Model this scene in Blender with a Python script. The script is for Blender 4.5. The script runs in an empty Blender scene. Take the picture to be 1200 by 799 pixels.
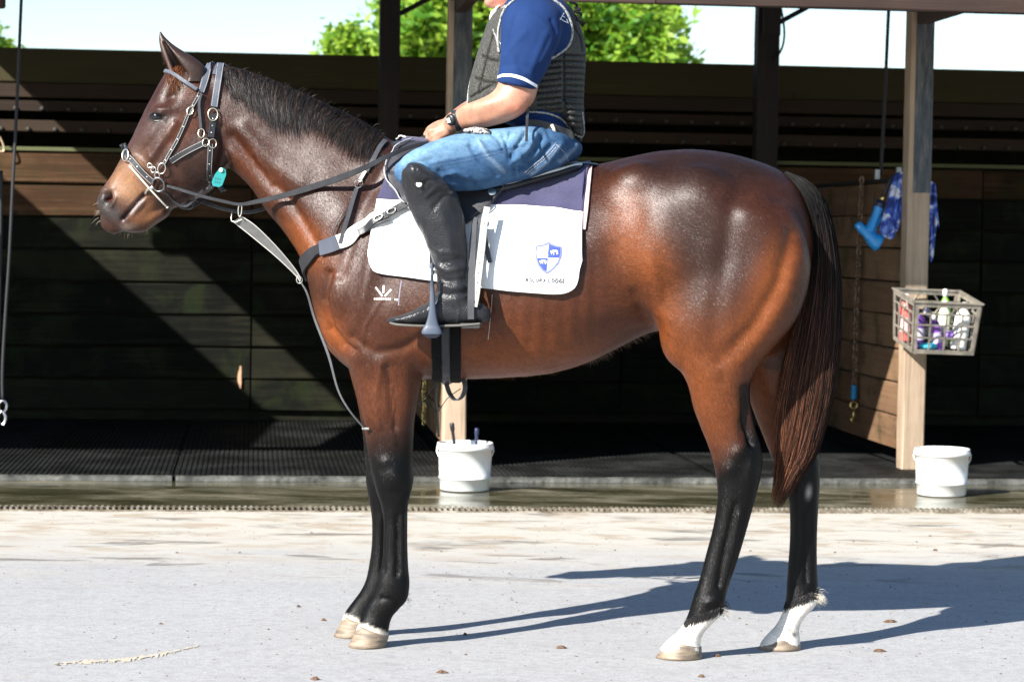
import bpy, bmesh, math, random
import numpy as np
from mathutils import Vector, Matrix
from mathutils.bvhtree import BVHTree
R = math.radians
rng = random.Random(7)
nr = np.random.default_rng(11)
SC = bpy.context.scene
COL = SC.collection

# ------------------------------------------------------------------ camera
CAMZ = 1.35; FPX = 2833.0; PITCH = math.atan((399.5-275)/FPX); ROLL = 0.0154
CX, CY = 600.0, 399.5
F = np.array([0, math.cos(PITCH), -math.sin(PITCH)])
R0 = np.array([1.0, 0, 0]); U0 = np.array([0, math.sin(PITCH), math.cos(PITCH)])
RR = R0*math.cos(ROLL)+U0*math.sin(ROLL); UU = U0*math.cos(ROLL)-R0*math.sin(ROLL)
EYE = np.array([0, 0, CAMZ])
cd = bpy.data.cameras.new('camera'); cam = bpy.data.objects.new('camera', cd); COL.objects.link(cam)
cam.matrix_world = Matrix([[RR[0], UU[0], -F[0], 0], [RR[1], UU[1], -F[1], 0], [RR[2], UU[2], -F[2], CAMZ], [0, 0, 0, 1]])
cd.sensor_width = 36; cd.lens = FPX*36/1200; cd.clip_start = .1; cd.clip_end = 2000
cd.dof.use_dof = True; cd.dof.focus_distance = 7.7; cd.dof.aperture_fstop = 6.3
SC.camera = cam

# ------------------------------------------------------------------ light
SUN_AZ = R(44.5)    # horizontal travel direction measured from +X toward +Y
SUN_EL = R(32.5)
world = bpy.data.worlds.new('World'); SC.world = world; world.use_nodes = True
wn = world.node_tree.nodes; wl = world.node_tree.links
sky = wn.new('ShaderNodeTexSky'); sky.sky_type = 'NISHITA'; sky.sun_disc = False
sky.sun_elevation = SUN_EL
sd = Vector((-math.cos(SUN_AZ), -math.sin(SUN_AZ)))       # toward the sun
sky.sun_rotation = math.atan2(sd.x, sd.y)
sky.air_density = 1.0; sky.dust_density = .2; sky.ozone_density = 1.6
hs = wn.new('ShaderNodeHueSaturation'); hs.inputs['Saturation'].default_value = 1.04; wl.new(sky.outputs[0], hs.inputs['Color']); wl.new(hs.outputs[0], wn['Background'].inputs[0]); wn['Background'].inputs[1].default_value = .076
sl = bpy.data.lights.new('sun', 'SUN'); sun = bpy.data.objects.new('sun', sl); COL.objects.link(sun)
sl.energy = 5.0; sl.angle = R(.5); sl.color = (1, .955, .89)
trav = Vector((math.cos(SUN_AZ)*math.cos(SUN_EL), math.sin(SUN_AZ)*math.cos(SUN_EL), -math.sin(SUN_EL)))
sun.rotation_euler = trav.to_track_quat('-Z', 'Y').to_euler(); sun.location = (-6, -6, 8)
SC.view_settings.view_transform = 'Standard'; SC.view_settings.look = 'None'
SC.view_settings.exposure = 1.34; SC.view_settings.gamma = 1

# ------------------------------------------------------------------ projection helpers
def ray(px, py):
    a = (px-CX)/FPX; b = -(py-CY)/FPX
    d = F + a*RR + b*UU
    return d
def proj(P):
    P = np.asarray(P, float)-EYE
    z = P@F
    return np.stack([CX+FPX*(P@RR)/z, CY-FPX*(P@UU)/z], -1)
def G(px, py, z=0.0):
    d = ray(px, py); t = (z-CAMZ)/d[2]
    return EYE+d*t
def plane_hit(px, py, n, c):
    d = ray(px, py); t = (c-EYE@n)/(d@n)
    return EYE+d*t
# horse frame: U toward the tail, V away from the camera
HTH = R(5.5)
HU = np.array([math.cos(HTH), -math.sin(HTH), 0]); HV = np.array([math.sin(HTH), math.cos(HTH), 0]); HZ = np.array([0, 0, 1.0])
_n = G(432, 756); _f = G(410, 745)
HC = (_n@HV+_f@HV)/2
HO = np.array([0, 0, 0.0]); HO = HU*((G(600, 700)@HU)) + HV*HC     # base point of the horse
def H(px, py, v=0.0):
    return plane_hit(px, py, HV, HC+v)
def DH(px, py):                                        # point straight in the camera's depth on the horse mid plane
    return H(px, py, 0)
# shed frame
STH = R(6.2)
SX = np.array([math.cos(STH), math.sin(STH), 0]); SY = np.array([-math.sin(STH), math.cos(STH), 0])
def S(px, py, t):                                      # pixel -> (s, t, z) on the plane at shed depth t
    p = plane_hit(px, py, SY, t); return np.array([p@SX, t, p[2]])
def W(s, t, z): return SX*s+SY*t+HZ*z
def SG(px, py, z=0.0):
    p = G(px, py, z); return np.array([p@SX, p@SY, z])

# ------------------------------------------------------------------ object helpers
def empty(name, loc=(0, 0, 0), rz=0, label=None, cat=None, group=None):
    o = bpy.data.objects.new(name, None); COL.objects.link(o); o.location = Vector(loc); o.rotation_euler = (0, 0, rz)
    o.empty_display_size = .05
    return tag(o, label, cat, group)
def tag(o, label=None, cat=None, group=None, kind=None):
    if label: o['label'] = label
    if cat: o['category'] = cat
    if group: o['group'] = group
    if kind: o['kind'] = kind
    return o
ORG = {}
def link(name, me, mat, parent=None, smooth=False):
    o = bpy.data.objects.new(name, me); COL.objects.link(o)
    if mat is not None and len(me.materials) == 0:
        for m in (mat if isinstance(mat, (list, tuple)) else [mat]): me.materials.append(m)
    if parent is not None: o.parent = parent
    if smooth: me.polygons.foreach_set('use_smooth', [True]*len(me.polygons))
    return o
def wmesh(name, verts, faces, mat, parent=None, smooth=True, base=None, colors=None, mi=None):
    """verts in world space; they are stored relative to the parent's base (or `base`)"""
    V = np.asarray(verts, float).reshape(-1, 3)
    b = np.zeros(3)
    if parent is not None:
        p = parent
        while p is not None: b = b+np.array(p.location); p = p.parent
    elif base is not None: b = np.array(base, float)
    me = bpy.data.meshes.new(name); me.from_pydata((V-b).tolist(), [], faces); me.update()
    o = link(name, me, mat, parent, smooth)
    if parent is None and base is not None: o.location = base
    if colors is not None:
        at = me.color_attributes.new('coat', 'FLOAT_COLOR', 'POINT')
        c = np.ones((len(V), 4)); c[:, :3] = colors; at.data.foreach_set('color', c.ravel())
    if mi is not None: me.polygons.foreach_set('material_index', mi)
    return o
class MB:
    """collects simple shapes into one mesh"""
    def __init__(s): s.v = []; s.f = []; s.mi = []
    def add(s, V, Fc, m=0):
        k = len(s.v); s.v.extend([tuple(map(float, p)) for p in V]); s.f.extend([tuple(i+k for i in f) for f in Fc]); s.mi.extend([m]*len(Fc)); return s
    def box8(s, P, m=0):   # 8 points: bottom 4 ccw, top 4 ccw
        return s.add(P, [(3, 2, 1, 0), (4, 5, 6, 7), (0, 1, 5, 4), (1, 2, 6, 5), (2, 3, 7, 6), (3, 0, 4, 7)], m)
    def sbox(s, s0, s1, t0, t1, z0, z1, m=0):          # box in shed frame
        return s.box8([W(a, b, c) for c in (z0, z1) for a, b in ((s0, t0), (s1, t0), (s1, t1), (s0, t1))], m)
    def lbox(s, x0, x1, y0, y1, z0, z1, m=0):
        return s.box8([(a, b, c) for c in (z0, z1) for a, b in ((x0, y0), (x1, y0), (x1, y1), (x0, y1))], m)
    def tube(s, pts, r, n=8, m=0, cap=True, closed=False):
        pts = [np.asarray(p, float) for p in pts]; N = len(pts)
        rs = r if isinstance(r, (list, tuple, np.ndarray)) else [r]*N
        V = []; up = None
        for i, p in enumerate(pts):
            if closed: t = pts[(i+1) % N]-pts[i-1]
            else: t = pts[min(i+1, N-1)]-pts[max(i-1, 0)]
            t = t/(np.linalg.norm(t)+1e-12)
            if up is None:
                up = np.array([0, 0, 1.0]) if abs(t[2]) < .9 else np.array([1.0, 0, 0])
            a = np.cross(t, up); a /= np.linalg.norm(a)+1e-12; b = np.cross(a, t); up = b
            for j in range(n):
                q = 2*math.pi*j/n; V.append(p+rs[i]*(a*math.cos(q)+b*math.sin(q)))
        Fc = []
        M = N if closed else N-1
        for i in range(M):
            for j in range(n):
                i2 = (i+1) % N
                Fc.append((i*n+j, i2*n+j, i2*n+(j+1) % n, i*n+(j+1) % n))
        if cap and not closed:
            Fc.append(tuple(range(n))); Fc.append(tuple(range((N-1)*n+n-1, (N-1)*n-1, -1)))
        return s.add(V, Fc, m)
    def lathe(s, prof, c, n=32, m=0, ax=None, e1=None):   # prof: (r,h) list, axis z by default
        c = np.asarray(c, float); ax = np.array([0, 0, 1.0]) if ax is None else np.asarray(ax, float)/np.linalg.norm(ax)
        e1 = np.cross(ax, [0, 1.0, .01]) if e1 is None else np.asarray(e1, float); e1 = e1/np.linalg.norm(e1); e2 = np.cross(ax, e1)
        V = [c+ax*h+r*(e1*math.cos(2*math.pi*j/n)+e2*math.sin(2*math.pi*j/n)) for r, h in prof for j in range(n)]
        Fc = [(i*n+j, i*n+(j+1) % n, (i+1)*n+(j+1) % n, (i+1)*n+j) for i in range(len(prof)-1) for j in range(n)]
        return s.add(V, Fc, m)
    def build(s, name, mat, parent=None, smooth=False, base=None):
        o = wmesh(name, s.v, s.f, mat, parent, smooth, base)
        if isinstance(mat, (list, tuple)): o.data.polygons.foreach_set('material_index', s.mi)
        return o
def bevel(o, w=.004, seg=2):
    m = o.modifiers.new('bevel', 'BEVEL'); m.width = w; m.segments = seg; m.limit_method = 'ANGLE'; m.angle_limit = R(40); return o
def subsurf(o, n=1):
    m = o.modifiers.new('sub', 'SUBSURF'); m.levels = n; m.render_levels = n; return o
def catmull(P, n):
    """P: (k,d) array -> resampled with n points per span"""
    P = np.asarray(P, float); K = len(P); out = []
    for i in range(K-1):
        p0 = P[i-1] if i > 0 else 2*P[0]-P[1]; p1 = P[i]; p2 = P[i+1]; p3 = P[i+2] if i+2 < K else 2*P[-1]-P[-2]
        for j in range(n):
            t = j/n
            out.append(.5*((2*p1)+(-p0+p2)*t+(2*p0-5*p1+4*p2-p3)*t*t+(-p0+3*p1-3*p2+p3)*t**3))
    out.append(P[-1]); return np.array(out)

# ------------------------------------------------------------------ material helpers
def mat(name, color=(.5, .5, .5), rough=.6, metal=0., spec=.5):
    m = bpy.data.materials.new(name); m.use_nodes = True
    b = m.node_tree.nodes['Principled BSDF']
    b.inputs['Base Color'].default_value = (*color, 1); b.inputs['Roughness'].default_value = rough
    b.inputs['Metallic'].default_value = metal; b.inputs['Specular IOR Level'].default_value = spec
    return m
class NT:
    def __init__(s, m): s.m = m; s.n = m.node_tree.nodes; s.l = m.node_tree.links; s.b = s.n['Principled BSDF']; s._c = {}
    def new(s, t, **k):
        n = s.n.new(t)
        for a, b in k.items(): setattr(n, a, b)
        return n
    def coord(s, kind='Object', scale=(1, 1, 1), rot=(0, 0, 0)):
        tc = s.new('ShaderNodeTexCoord'); mp = s.new('ShaderNodeMapping')
        if kind == 'World':
            g = s.new('ShaderNodeNewGeometry'); s.l.new(g.outputs['Position'], mp.inputs[0])
        else: s.l.new(tc.outputs[kind], mp.inputs[0])
        mp.inputs['Scale'].default_value = scale; mp.inputs['Rotation'].default_value = rot
        return mp.outputs[0]
    def noise(s, vec, scale=5, detail=4, rough=.6, dist=0):
        n = s.new('ShaderNodeTexNoise'); n.inputs['Scale'].default_value = scale; n.inputs['Detail'].default_value = detail
        n.inputs['Roughness'].default_value = rough; n.inputs['Distortion'].default_value = dist
        if vec is not None: s.l.new(vec, n.inputs['Vector'])
        return n.outputs[0]
    def ramp(s, fac, stops):
        r = s.new('ShaderNodeValToRGB'); e = r.color_ramp.elements
        while len(e) < len(stops): e.new(.5)
        for i, (p, c) in enumerate(stops):
            e[i].position = p; e[i].color = (c, c, c, 1) if not isinstance(c, (tuple, list)) else (*c, 1)
        s.l.new(fac, r.inputs[0]); return r.outputs[0]
    def mix(s, fac, a, b, mode='MIX'):
        x = s.new('ShaderNodeMix', data_type='RGBA', blend_type=mode)
        for sock, v in ((x.inputs[0], fac), (x.inputs[6], a), (x.inputs[7], b)):
            if hasattr(v, 'node'): s.l.new(v, sock)
            elif isinstance(v, (int, float)): sock.default_value = v if sock.type == 'VALUE' else (v, v, v, 1)
            else: sock.default_value = (*v, 1)
        return x.outputs[2]
    def math(s, op, a, b=0.0, c=None, clamp=False):
        x = s.new('ShaderNodeMath', operation=op, use_clamp=clamp)
        for i, v in enumerate((a, b) if c is None else (a, b, c)):
            if hasattr(v, 'node'): s.l.new(v, x.inputs[i])
            else: x.inputs[i].default_value = v
        return x.outputs[0]
    def bump(s, h, strength=.3, dist=.01, prev=None):
        b = s.new('ShaderNodeBump'); b.inputs['Strength'].default_value = strength; b.inputs['Distance'].default_value = dist
        s.l.new(h, b.inputs['Height'])
        if prev is not None: s.l.new(prev, b.inputs['Normal'])
        return b.outputs[0]
    def set(s, **k):
        for a, v in k.items():
            a = a.replace('_', ' ')
            if hasattr(v, 'node'): s.l.new(v, s.b.inputs[a])
            elif isinstance(v, (tuple, list)): s.b.inputs[a].default_value = (*v, 1) if len(v) == 3 else v
            else: s.b.inputs[a].default_value = v
        return s.m
def leather(name, c, rough=.38, scale=260, st=.35, spec=.28):
    m = mat(name, c, rough, 0, spec); t = NT(m); v = t.coord('World')
    vo = t.new('ShaderNodeTexVoronoi'); vo.inputs['Scale'].default_value = scale; t.l.new(v, vo.inputs['Vector'])
    n = t.noise(v, 22, 5, .65)
    col = t.mix(n, [x*.6 for x in c], [min(1, x*1.5+.006) for x in c])
    t.set(Base_Color=col, Roughness=t.math('ADD', t.math('MULTIPLY', n, .2), rough-.12), Normal=t.bump(n, .35, .006, t.bump(vo.outputs['Distance'], st, .0012)))
    return m
def fabric(name, c, rough=.85, scale=900, st=.4, var=.25, spec=.12):
    m = mat(name, c, rough, 0, spec); t = NT(m); v = t.coord('World')
    n = t.noise(v, scale, 2, .6); n2 = t.noise(v, 14, 5, .6)
    col = t.mix(n2, [x*(1-var) for x in c], [min(1, x*(1+var)) for x in c])
    t.set(Base_Color=col, Normal=t.bump(n2, .3, .008, t.bump(n, st, .0015))); t.b.inputs['Sheen Weight'].default_value = .02
    return m
METAL = mat('bright_metal', (.72, .69, .6), .28, 1.0)
BRASS = mat('brass', (.75, .55, .22), .3, 1.0)
GALV = mat('dull_steel', (.32, .34, .36), .5, .9)
# ================================================================== SETTING MATERIALS
def concrete():
    m = mat('sunlit_concrete', (.4, .39, .37), .85); t = NT(m); p = t.coord('World')
    n1 = t.noise(p, 1.4, 6, .62); n2 = t.noise(p, 28, 5, .75); n3 = t.noise(p, 330, 2, .7)
    sep = t.new('ShaderNodeSeparateXYZ'); t.l.new(p, sep.inputs[0])
    base = t.mix(t.ramp(n1, [(.3, 0.), (.7, 1.)]), (.42, .418, .418), (.47, .467, .465))
    g4 = t.noise(p, 110, 3, .75); base = t.mix(t.math('MULTIPLY', t.ramp(g4, [(.36, 1.), (.56, 0.)]), .6), base, (.22, .215, .21))
    mid = t.noise(t.coord('World', (1, 1.6, 1)), 6.5, 7, .72, .3); base = t.mix(t.math('MULTIPLY', t.ramp(mid, [(.5, 0.), (.68, 1.)]), .5), base, (.27, .262, .255))
    base = t.mix(t.math('MULTIPLY', t.ramp(n2, [(.38, 1.), (.55, 0.)]), .5), base, (.25, .245, .245))
    base = t.mix(t.math('MULTIPLY', t.ramp(n3, [(.35, 1.), (.6, 0.)]), .6), base, (.19, .19, .19))
    # straw / clay dust band spread in front of the wash bay
    wob = t.math('MULTIPLY', t.math('SUBTRACT', t.noise(t.coord('World', (.8, 2.4, 1)), 1.1, 5, .6), .5), 1.6)
    y = t.math('ADD', sep.outputs[1], t.math('MULTIPLY', wob, 1.5))
    band = t.new('ShaderNodeMapRange'); band.interpolation_type = 'SMOOTHSTEP'; t.l.new(y, band.inputs[0]); band.inputs[1].default_value = 9.1; band.inputs[2].default_value = 11.0
    base = t.mix(t.math('MULTIPLY', band.outputs[0], .8), base, (.47, .44, .375))
    pat = t.noise(t.coord('World', (1, 2.2, 1)), 3.2, 6, .65, .6)
    base = t.mix(t.math('MULTIPLY', t.math('MULTIPLY', t.ramp(pat, [(.5, 0.), (.6, 1.)]), band.outputs[0]), .7), base, (.31, .24, .165))
    # pale ochre smears of clay elsewhere
    oc = t.noise(t.coord('World', (.7, 3.5, 1), (0, 0, R(-8))), 1.3, 5, .6, .4)
    base = t.mix(t.math('MULTIPLY', t.ramp(oc, [(.66, 0.), (.74, 1.)]), .45), base, (.42, .34, .21))
    # damp dark patches
    st = t.noise(t.coord('World', (1.3, 4.2, 1)), 1.25, 5, .62, .5)
    msk = t.new('ShaderNodeMapRange'); msk.interpolation_type = 'SMOOTHSTEP'; t.l.new(sep.outputs[1], msk.inputs[0]); msk.inputs[1].default_value = 8.9; msk.inputs[2].default_value = 9.7
    stn = t.math('MULTIPLY', t.ramp(st, [(.57, 0.), (.64, 1.)]), msk.outputs[0])
    base = t.mix(t.math('MULTIPLY', stn, .7), base, (.13, .115, .1))
    # specks
    vo = t.new('ShaderNodeTexVoronoi'); vo.inputs['Scale'].default_value = 9; t.l.new(t.coord('World', (1, 1.4, 1)), vo.inputs['Vector'])
    base = t.mix(t.ramp(vo.outputs['Distance'], [(.02, .4), (.04, 0.)]), base, (.19, .15, .1))
    # joint line across the slab
    w = t.math('ABSOLUTE', t.math('ADD', t.math('SUBTRACT', sep.outputs[1], 9.02), t.math('MULTIPLY', sep.outputs[0], -.05)))
    base = t.mix(t.math('MULTIPLY', t.ramp(w, [(.006, 1.), (.012, 0.)]), .0), base, (.15, .14, .13))
    t.set(Base_Color=base, Roughness=t.math('SUBTRACT', .88, t.math('MULTIPLY', stn, .3)), Normal=t.bump(n2, .25, .006, t.bump(n3, .45, .003)))
    return m
def wet_concrete():
    m = mat('wet_concrete', (.12, .11, .08), .3); t = NT(m)
    p = t.coord('World', (1, 2.6, 1)); n = t.noise(p, 1.5, 7, .66, .4); n2 = t.noise(t.coord('World'), 90, 4, .7)
    c = t.ramp(n, [(.34, (.03, .029, .014)), (.46, (.065, .06, .034)), (.58, (.12, .11, .075)), (.72, (.24, .22, .16))])
    c = t.mix(t.math('MULTIPLY', t.ramp(n2, [(.55, 0.), (.7, 1.)]), .3), c, (.3, .25, .14))
    t.set(Base_Color=c, Roughness=t.ramp(n, [(.42, .03), (.68, .45)]), Normal=t.bump(n, .05, .004)); return m
def rubber(name, c, wet):
    m = mat(name, c, .5, 0, .25); t = NT(m); p = t.coord('World'); n = t.noise(p, 2.4, 6, .62, .3); n2 = t.noise(p, 60, 4, .7)
    col = t.mix(t.ramp(n, [(.42, 0.), (.7, 1.)]), c, [x*2.6+.008 for x in c])
    col = t.mix(t.math('MULTIPLY', t.ramp(n2, [(.6, 0.), (.72, 1.)]), .4), col, (.12, .105, .06))
    t.set(Base_Color=col, Roughness=t.ramp(n, [(.35, wet), (.7, .75)]), Normal=t.bump(n2, .3, .004)); return m
def wood(name, stops, rough=.75, grain=(1.2, 30, 30), moss=0., bumpy=.5, wet=0., spec=.3):
    m = mat(name, (.2, .1, .05), rough, 0, spec); t = NT(m)
    tc = t.new('ShaderNodeTexCoord'); oi = t.new('ShaderNodeObjectInfo')
    off = t.new('ShaderNodeVectorMath', operation='ADD'); sc = t.new('ShaderNodeVectorMath', operation='SCALE')
    cx = t.new('ShaderNodeCombineXYZ')
    for i in range(3): t.l.new(oi.outputs['Random'], cx.inputs[i])
    t.l.new(cx.outputs[0], sc.inputs[0]); sc.inputs['Scale'].default_value = 37.0
    t.l.new(tc.outputs['Object'], off.inputs[0]); t.l.new(sc.outputs[0], off.inputs[1])
    mp = t.new('ShaderNodeMapping'); t.l.new(off.outputs[0], mp.inputs[0]); mp.inputs['Scale'].default_value = grain
    g = t.noise(mp.outputs[0], 1, 7, .62, 1.2)
    big = t.noise(off.outputs[0], 2.2, 5, .6)
    c = t.ramp(t.math('ADD', t.math('MULTIPLY', g, .55), t.math('MULTIPLY', big, .45)), stops)
    # plank to plank variation
    c = t.mix(.35, c, t.ramp(oi.outputs['Random'], [(0., stops[0][1]), (1., stops[-1][1])]))
    if moss:
        ms = t.noise(off.outputs[0], 3.1, 6, .68, .5)
        c = t.mix(t.math('MULTIPLY', t.ramp(ms, [(.5, 0.), (.62, 1.)]), moss), c, (.02, .03, .008))
    kn = t.new('ShaderNodeTexVoronoi'); kn.inputs['Scale'].default_value = 3.1; t.l.new(off.outputs[0], kn.inputs['Vector'])
    c = t.mix(t.ramp(kn.outputs['Distance'], [(.03, .8), (.09, 0.)]), c, (.015, .01, .008))
    t.set(Base_Color=c, Roughness=t.ramp(big, [(.35, rough-.25*(1 if wet else .3)), (.65, rough)]), Normal=t.bump(g, bumpy, .004)); return m
M_CONC = concrete(); M_WET = wet_concrete()
M_MAT = rubber('black_rubber', (.003, .0035, .0035), .5)
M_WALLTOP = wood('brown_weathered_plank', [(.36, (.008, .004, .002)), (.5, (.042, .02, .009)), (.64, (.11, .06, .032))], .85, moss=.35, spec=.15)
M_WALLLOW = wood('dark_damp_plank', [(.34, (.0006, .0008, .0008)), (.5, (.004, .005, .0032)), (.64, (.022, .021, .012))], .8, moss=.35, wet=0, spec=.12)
M_PART = wood('partition_plank', [(.3, (.07, .035, .018)), (.5, (.17, .095, .05)), (.72, (.26, .165, .095))], .78, grain=(30, 1.2, 30), moss=.55)
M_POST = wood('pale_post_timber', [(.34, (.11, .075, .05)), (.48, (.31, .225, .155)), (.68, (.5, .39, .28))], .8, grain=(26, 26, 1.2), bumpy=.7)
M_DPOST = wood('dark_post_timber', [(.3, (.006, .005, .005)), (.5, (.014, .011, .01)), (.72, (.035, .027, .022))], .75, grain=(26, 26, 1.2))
M_FASCIA = wood('fascia_board', [(.3, (.02, .016, .004)), (.5, (.035, .029, .008)), (.75, (.055, .045, .016))], .8)
M_RAIL = wood('rail_timber', [(.3, (.008, .004, .002)), (.5, (.02, .011, .006)), (.75, (.05, .03, .017))], .8)
M_BEAM = wood('front_beam_timber', [(.3, (.02, .011, .009)), (.5, (.045, .026, .02)), (.75, (.09, .058, .045))], .8)
M_ROOF = mat('roof_sheet', (.05, .052, .055), .6, .3)

T_EDGE, T_DRAIN, T_POST, T_BACK, T_FACE = 13.02, 11.72, 13.58, 16.9, 17.3
S0, S1 = -6.6, 8.0

# ground: one sheet with the drain channel left open for its grate
def ground():
    b = MB(); far = 900
    def q(s0, s1, t0, t1, z=0.0): b.add([W(s0, t0, z), W(s1, t0, z), W(s1, t1, z), W(s0, t1, z)], [(0, 1, 2, 3)])
    ts = [-60, -10, 0, 4, 6, 8, 9, 10, 11, T_DRAIN-.07]
    for a, c in zip(ts[:-1], ts[1:]): q(-far if a < -20 else -60, far if a < -20 else 60, a, c)
    q(-60, 60, T_DRAIN+.07, 40); q(-60, 60, 40, far)
    d = -.09
    b.add([W(-60, T_DRAIN-.07, 0), W(60, T_DRAIN-.07, 0), W(60, T_DRAIN-.07, d), W(-60, T_DRAIN-.07, d)], [(0, 1, 2, 3)])
    b.add([W(-60, T_DRAIN+.07, 0), W(60, T_DRAIN+.07, 0), W(60, T_DRAIN+.07, d), W(-60, T_DRAIN+.07, d)], [(3, 2, 1, 0)])
    q(-60, 60, T_DRAIN-.07, T_DRAIN+.07, d)
    o = b.build('ground', M_CONC); tag(o, kind='structure')
ground()
# wet slab between the drain and the mats: a thin washed-down sheet with an uneven front edge
b = MB(); n = 240; A = []; B = []
for i in range(n+1):
    s = S0-6+(S1-S0+12)*i/n
    A.append(W(s, T_DRAIN+.075, .004)); B.append(W(s, T_EDGE+.3, .004))
b.add(A+B, [(i, i+1, n+2+i, n+1+i) for i in range(n)])
tag(b.build('wet_pavement', M_WET), kind='structure')
# drain grate: rim bars and hundreds of small cross bars
gr = empty('drain_grate', W(0, T_DRAIN, 0), 0, 'long narrow rusty drain grate set in the concrete in front of the wash bays', 'drain')
M_GR = mat('grate_steel', (.27, .2, .14), .7, .3); tt = NT(M_GR); tt.set(Base_Color=tt.ramp(tt.noise(tt.coord('World'), 9, 5, .7), [(.35, (.08, .055, .035)), (.5, (.2, .17, .125)), (.65, (.38, .35, .29))]))
for t0 in (T_DRAIN-.074, T_DRAIN+.052):
    b = MB(); b.sbox(S0-1, S1+1, t0, t0+.022, -.03, .007); b.build('rim_bar', M_GR, gr)
b = MB(); s = S0-1
while s < S1+1:
    b.box8([W(a+k, t, z) for z in (-.02, .016) for a, t, k in ((s, T_DRAIN-.05, 0), (s+.012, T_DRAIN-.05, 0), (s+.012, T_DRAIN+.05, .0)) + ((s, T_DRAIN+.05, .0),)]); s += .0285
tag(b.build('cross_bars', M_GR, gr), kind='stuff')

# rubber mats: ribbed slabs with a lip
def rubber_mat(s0, s1, t0, t1, label):
    h = .032; p = .0285; n = int((s1-s0)/p); V = []; Fc = []
    z0 = 0.005
    for i in range(n):
        a = s0+i*p
        for ds, dz in ((0, 0), (.013, 0), (.016, -.0045), (.026, -.0045)):
            V.append(W(a+ds, t0+.02, h+dz)); V.append(W(a+ds, t1, h+dz))
    for i in range(len(V)//2-1): Fc.append((2*i, 2*i+2, 2*i+3, 2*i+1))
    root = empty('rubber_mat', W((s0+s1)/2, (t0+t1)/2, 0), 0, label, 'mat', 'black rubber mats on the stall floors')
    wmesh('ribbed_top', V, Fc, M_MAT, root, smooth=False)
    b = MB()
    # lip: gently uneven front edge
    m = 60; P = []
    for i in range(m+1):
        s = s0+(s1-s0-.012)*i/m; dz = rng.uniform(-.001, .001)
        P += [W(s, t0-.004+rng.uniform(-.002, .002), z0), W(s, t0, h-.004+dz), W(s, t0+.025, h+.002+dz)]
    b.add(P, [(3*i+k, 3*i+3+k, 3*i+4+k, 3*i+1+k) for i in range(m) for k in (0, 1)])
    b.build('mat_lip', M_LIP, root)
M_LIP = mat('worn_mat_edge', (.13, .13, .12), .55); tt = NT(M_LIP); tt.set(Base_Color=tt.ramp(tt.noise(tt.coord('World'), 7, 6, .75), [(.36, (.02, .02, .018)), (.5, (.07, .07, .062)), (.66, (.15, .15, .135))]))
sA = S(205, 555, T_EDGE)[0]; sMid = S(530, 555, T_POST)[0]; sR = S(1073, 555, T_POST)[0]
# plain dark concrete of the stall floor just under the mats
b = MB(); b.sbox(S0-4, S1+4, T_EDGE+.1, T_BACK+3, -.05, .02); tag(b.build('stall_floor', M_MAT), kind='structure')
cuts = [S0-1, S0+1.4, sA, sMid, sMid+1.45, sR, S1+1.5]
labs = ['black ribbed rubber mat at the far left edge of the shed floor', 'black ribbed rubber mat below the horse head, left of the mat joint',
        'black ribbed rubber mat between the joint and the middle post', 'black rubber mat right behind the white bucket of brushes', 'black rubber mat between the horse belly and the right post', 'black rubber mat to the right of the crate post']
for a, c, l in zip(cuts[:-1], cuts[1:], labs): rubber_mat(a+.004, c-.004, T_EDGE, T_BACK-.03, l)

# ------------------------------------------------------------------ plank pieces (shared meshes)
_pl = {}
def plank(L, h, d, m, name='plank', axis='s', seed=0):
    """box with worn edges; local x along its length"""
    key = (round(L, 3), round(h, 3), round(d, 3), m.name, seed % 3)
    if key not in _pl:
        r = random.Random(seed % 3+5); n = 6; V = []
        for i in range(n+1):
            x = -L/2+L*i/n; j = lambda: r.uniform(-.0035, .0035)
            c = .006
            for y, z in ((-d/2, -h/2+c), (-d/2, h/2-c), (-d/2+c, h/2), (d/2, h/2), (d/2, -h/2), (-d/2+c, -h/2)): V.append((x, y+j()*.6, z+j()))
        Fc = [(6*i+k, 6*i+6+k, 6*i+6+(k+1) % 6, 6*i+(k+1) % 6) for i in range(n) for k in range(6)]
        Fc += [(0, 1, 2, 3, 4, 5), tuple(6*n+k for k in (5, 4, 3, 2, 1, 0))]
        me = bpy.data.meshes.new(name); me.from_pydata(V, [], Fc); me.update(); me.materials.append(m); _pl[key] = me
    return _pl[key]
def put_plank(parent, s, t, z, L, h, d, m, name='plank', seed=0, turn=0, tilt=0, flip=False):
    o = bpy.data.objects.new(name, plank(L, h, d, m, name, seed=seed)); COL.objects.link(o); o.parent = parent
    p = W(s, t, z)-np.array(parent.location); o.location = Vector(p)
    o.rotation_euler = (0, tilt, STH+turn)
    return o
# back wall of the stalls
bw = empty('back_wall', W(0, T_BACK, 0), 0, 'plank back wall of the wash stalls, brown on top and black with damp below', 'wall')
PH = .222; z = 1.87-PH/2; row = 0
joint = S(294, 400, T_BACK)[0]
while z > 0:
    segs = [(S0-1, joint-2.35), (joint-2.35, joint), (joint, joint+2.6), (joint+2.6, joint+5.2), (joint+5.2, joint+7.4), (joint+7.4, S1+1.6)]
    for k, (a, c) in enumerate(segs):
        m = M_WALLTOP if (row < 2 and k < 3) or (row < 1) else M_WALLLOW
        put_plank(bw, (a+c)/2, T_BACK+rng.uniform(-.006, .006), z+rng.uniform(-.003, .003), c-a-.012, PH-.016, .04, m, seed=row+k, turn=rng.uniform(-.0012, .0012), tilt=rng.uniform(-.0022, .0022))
    z -= PH; row += 1
b = MB(); b.sbox(S0-1, S1+1.6, T_BACK+.03, T_BACK+.06, .03, 1.86); b.build('backing_sheet', M_WALLLOW, bw)
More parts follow.
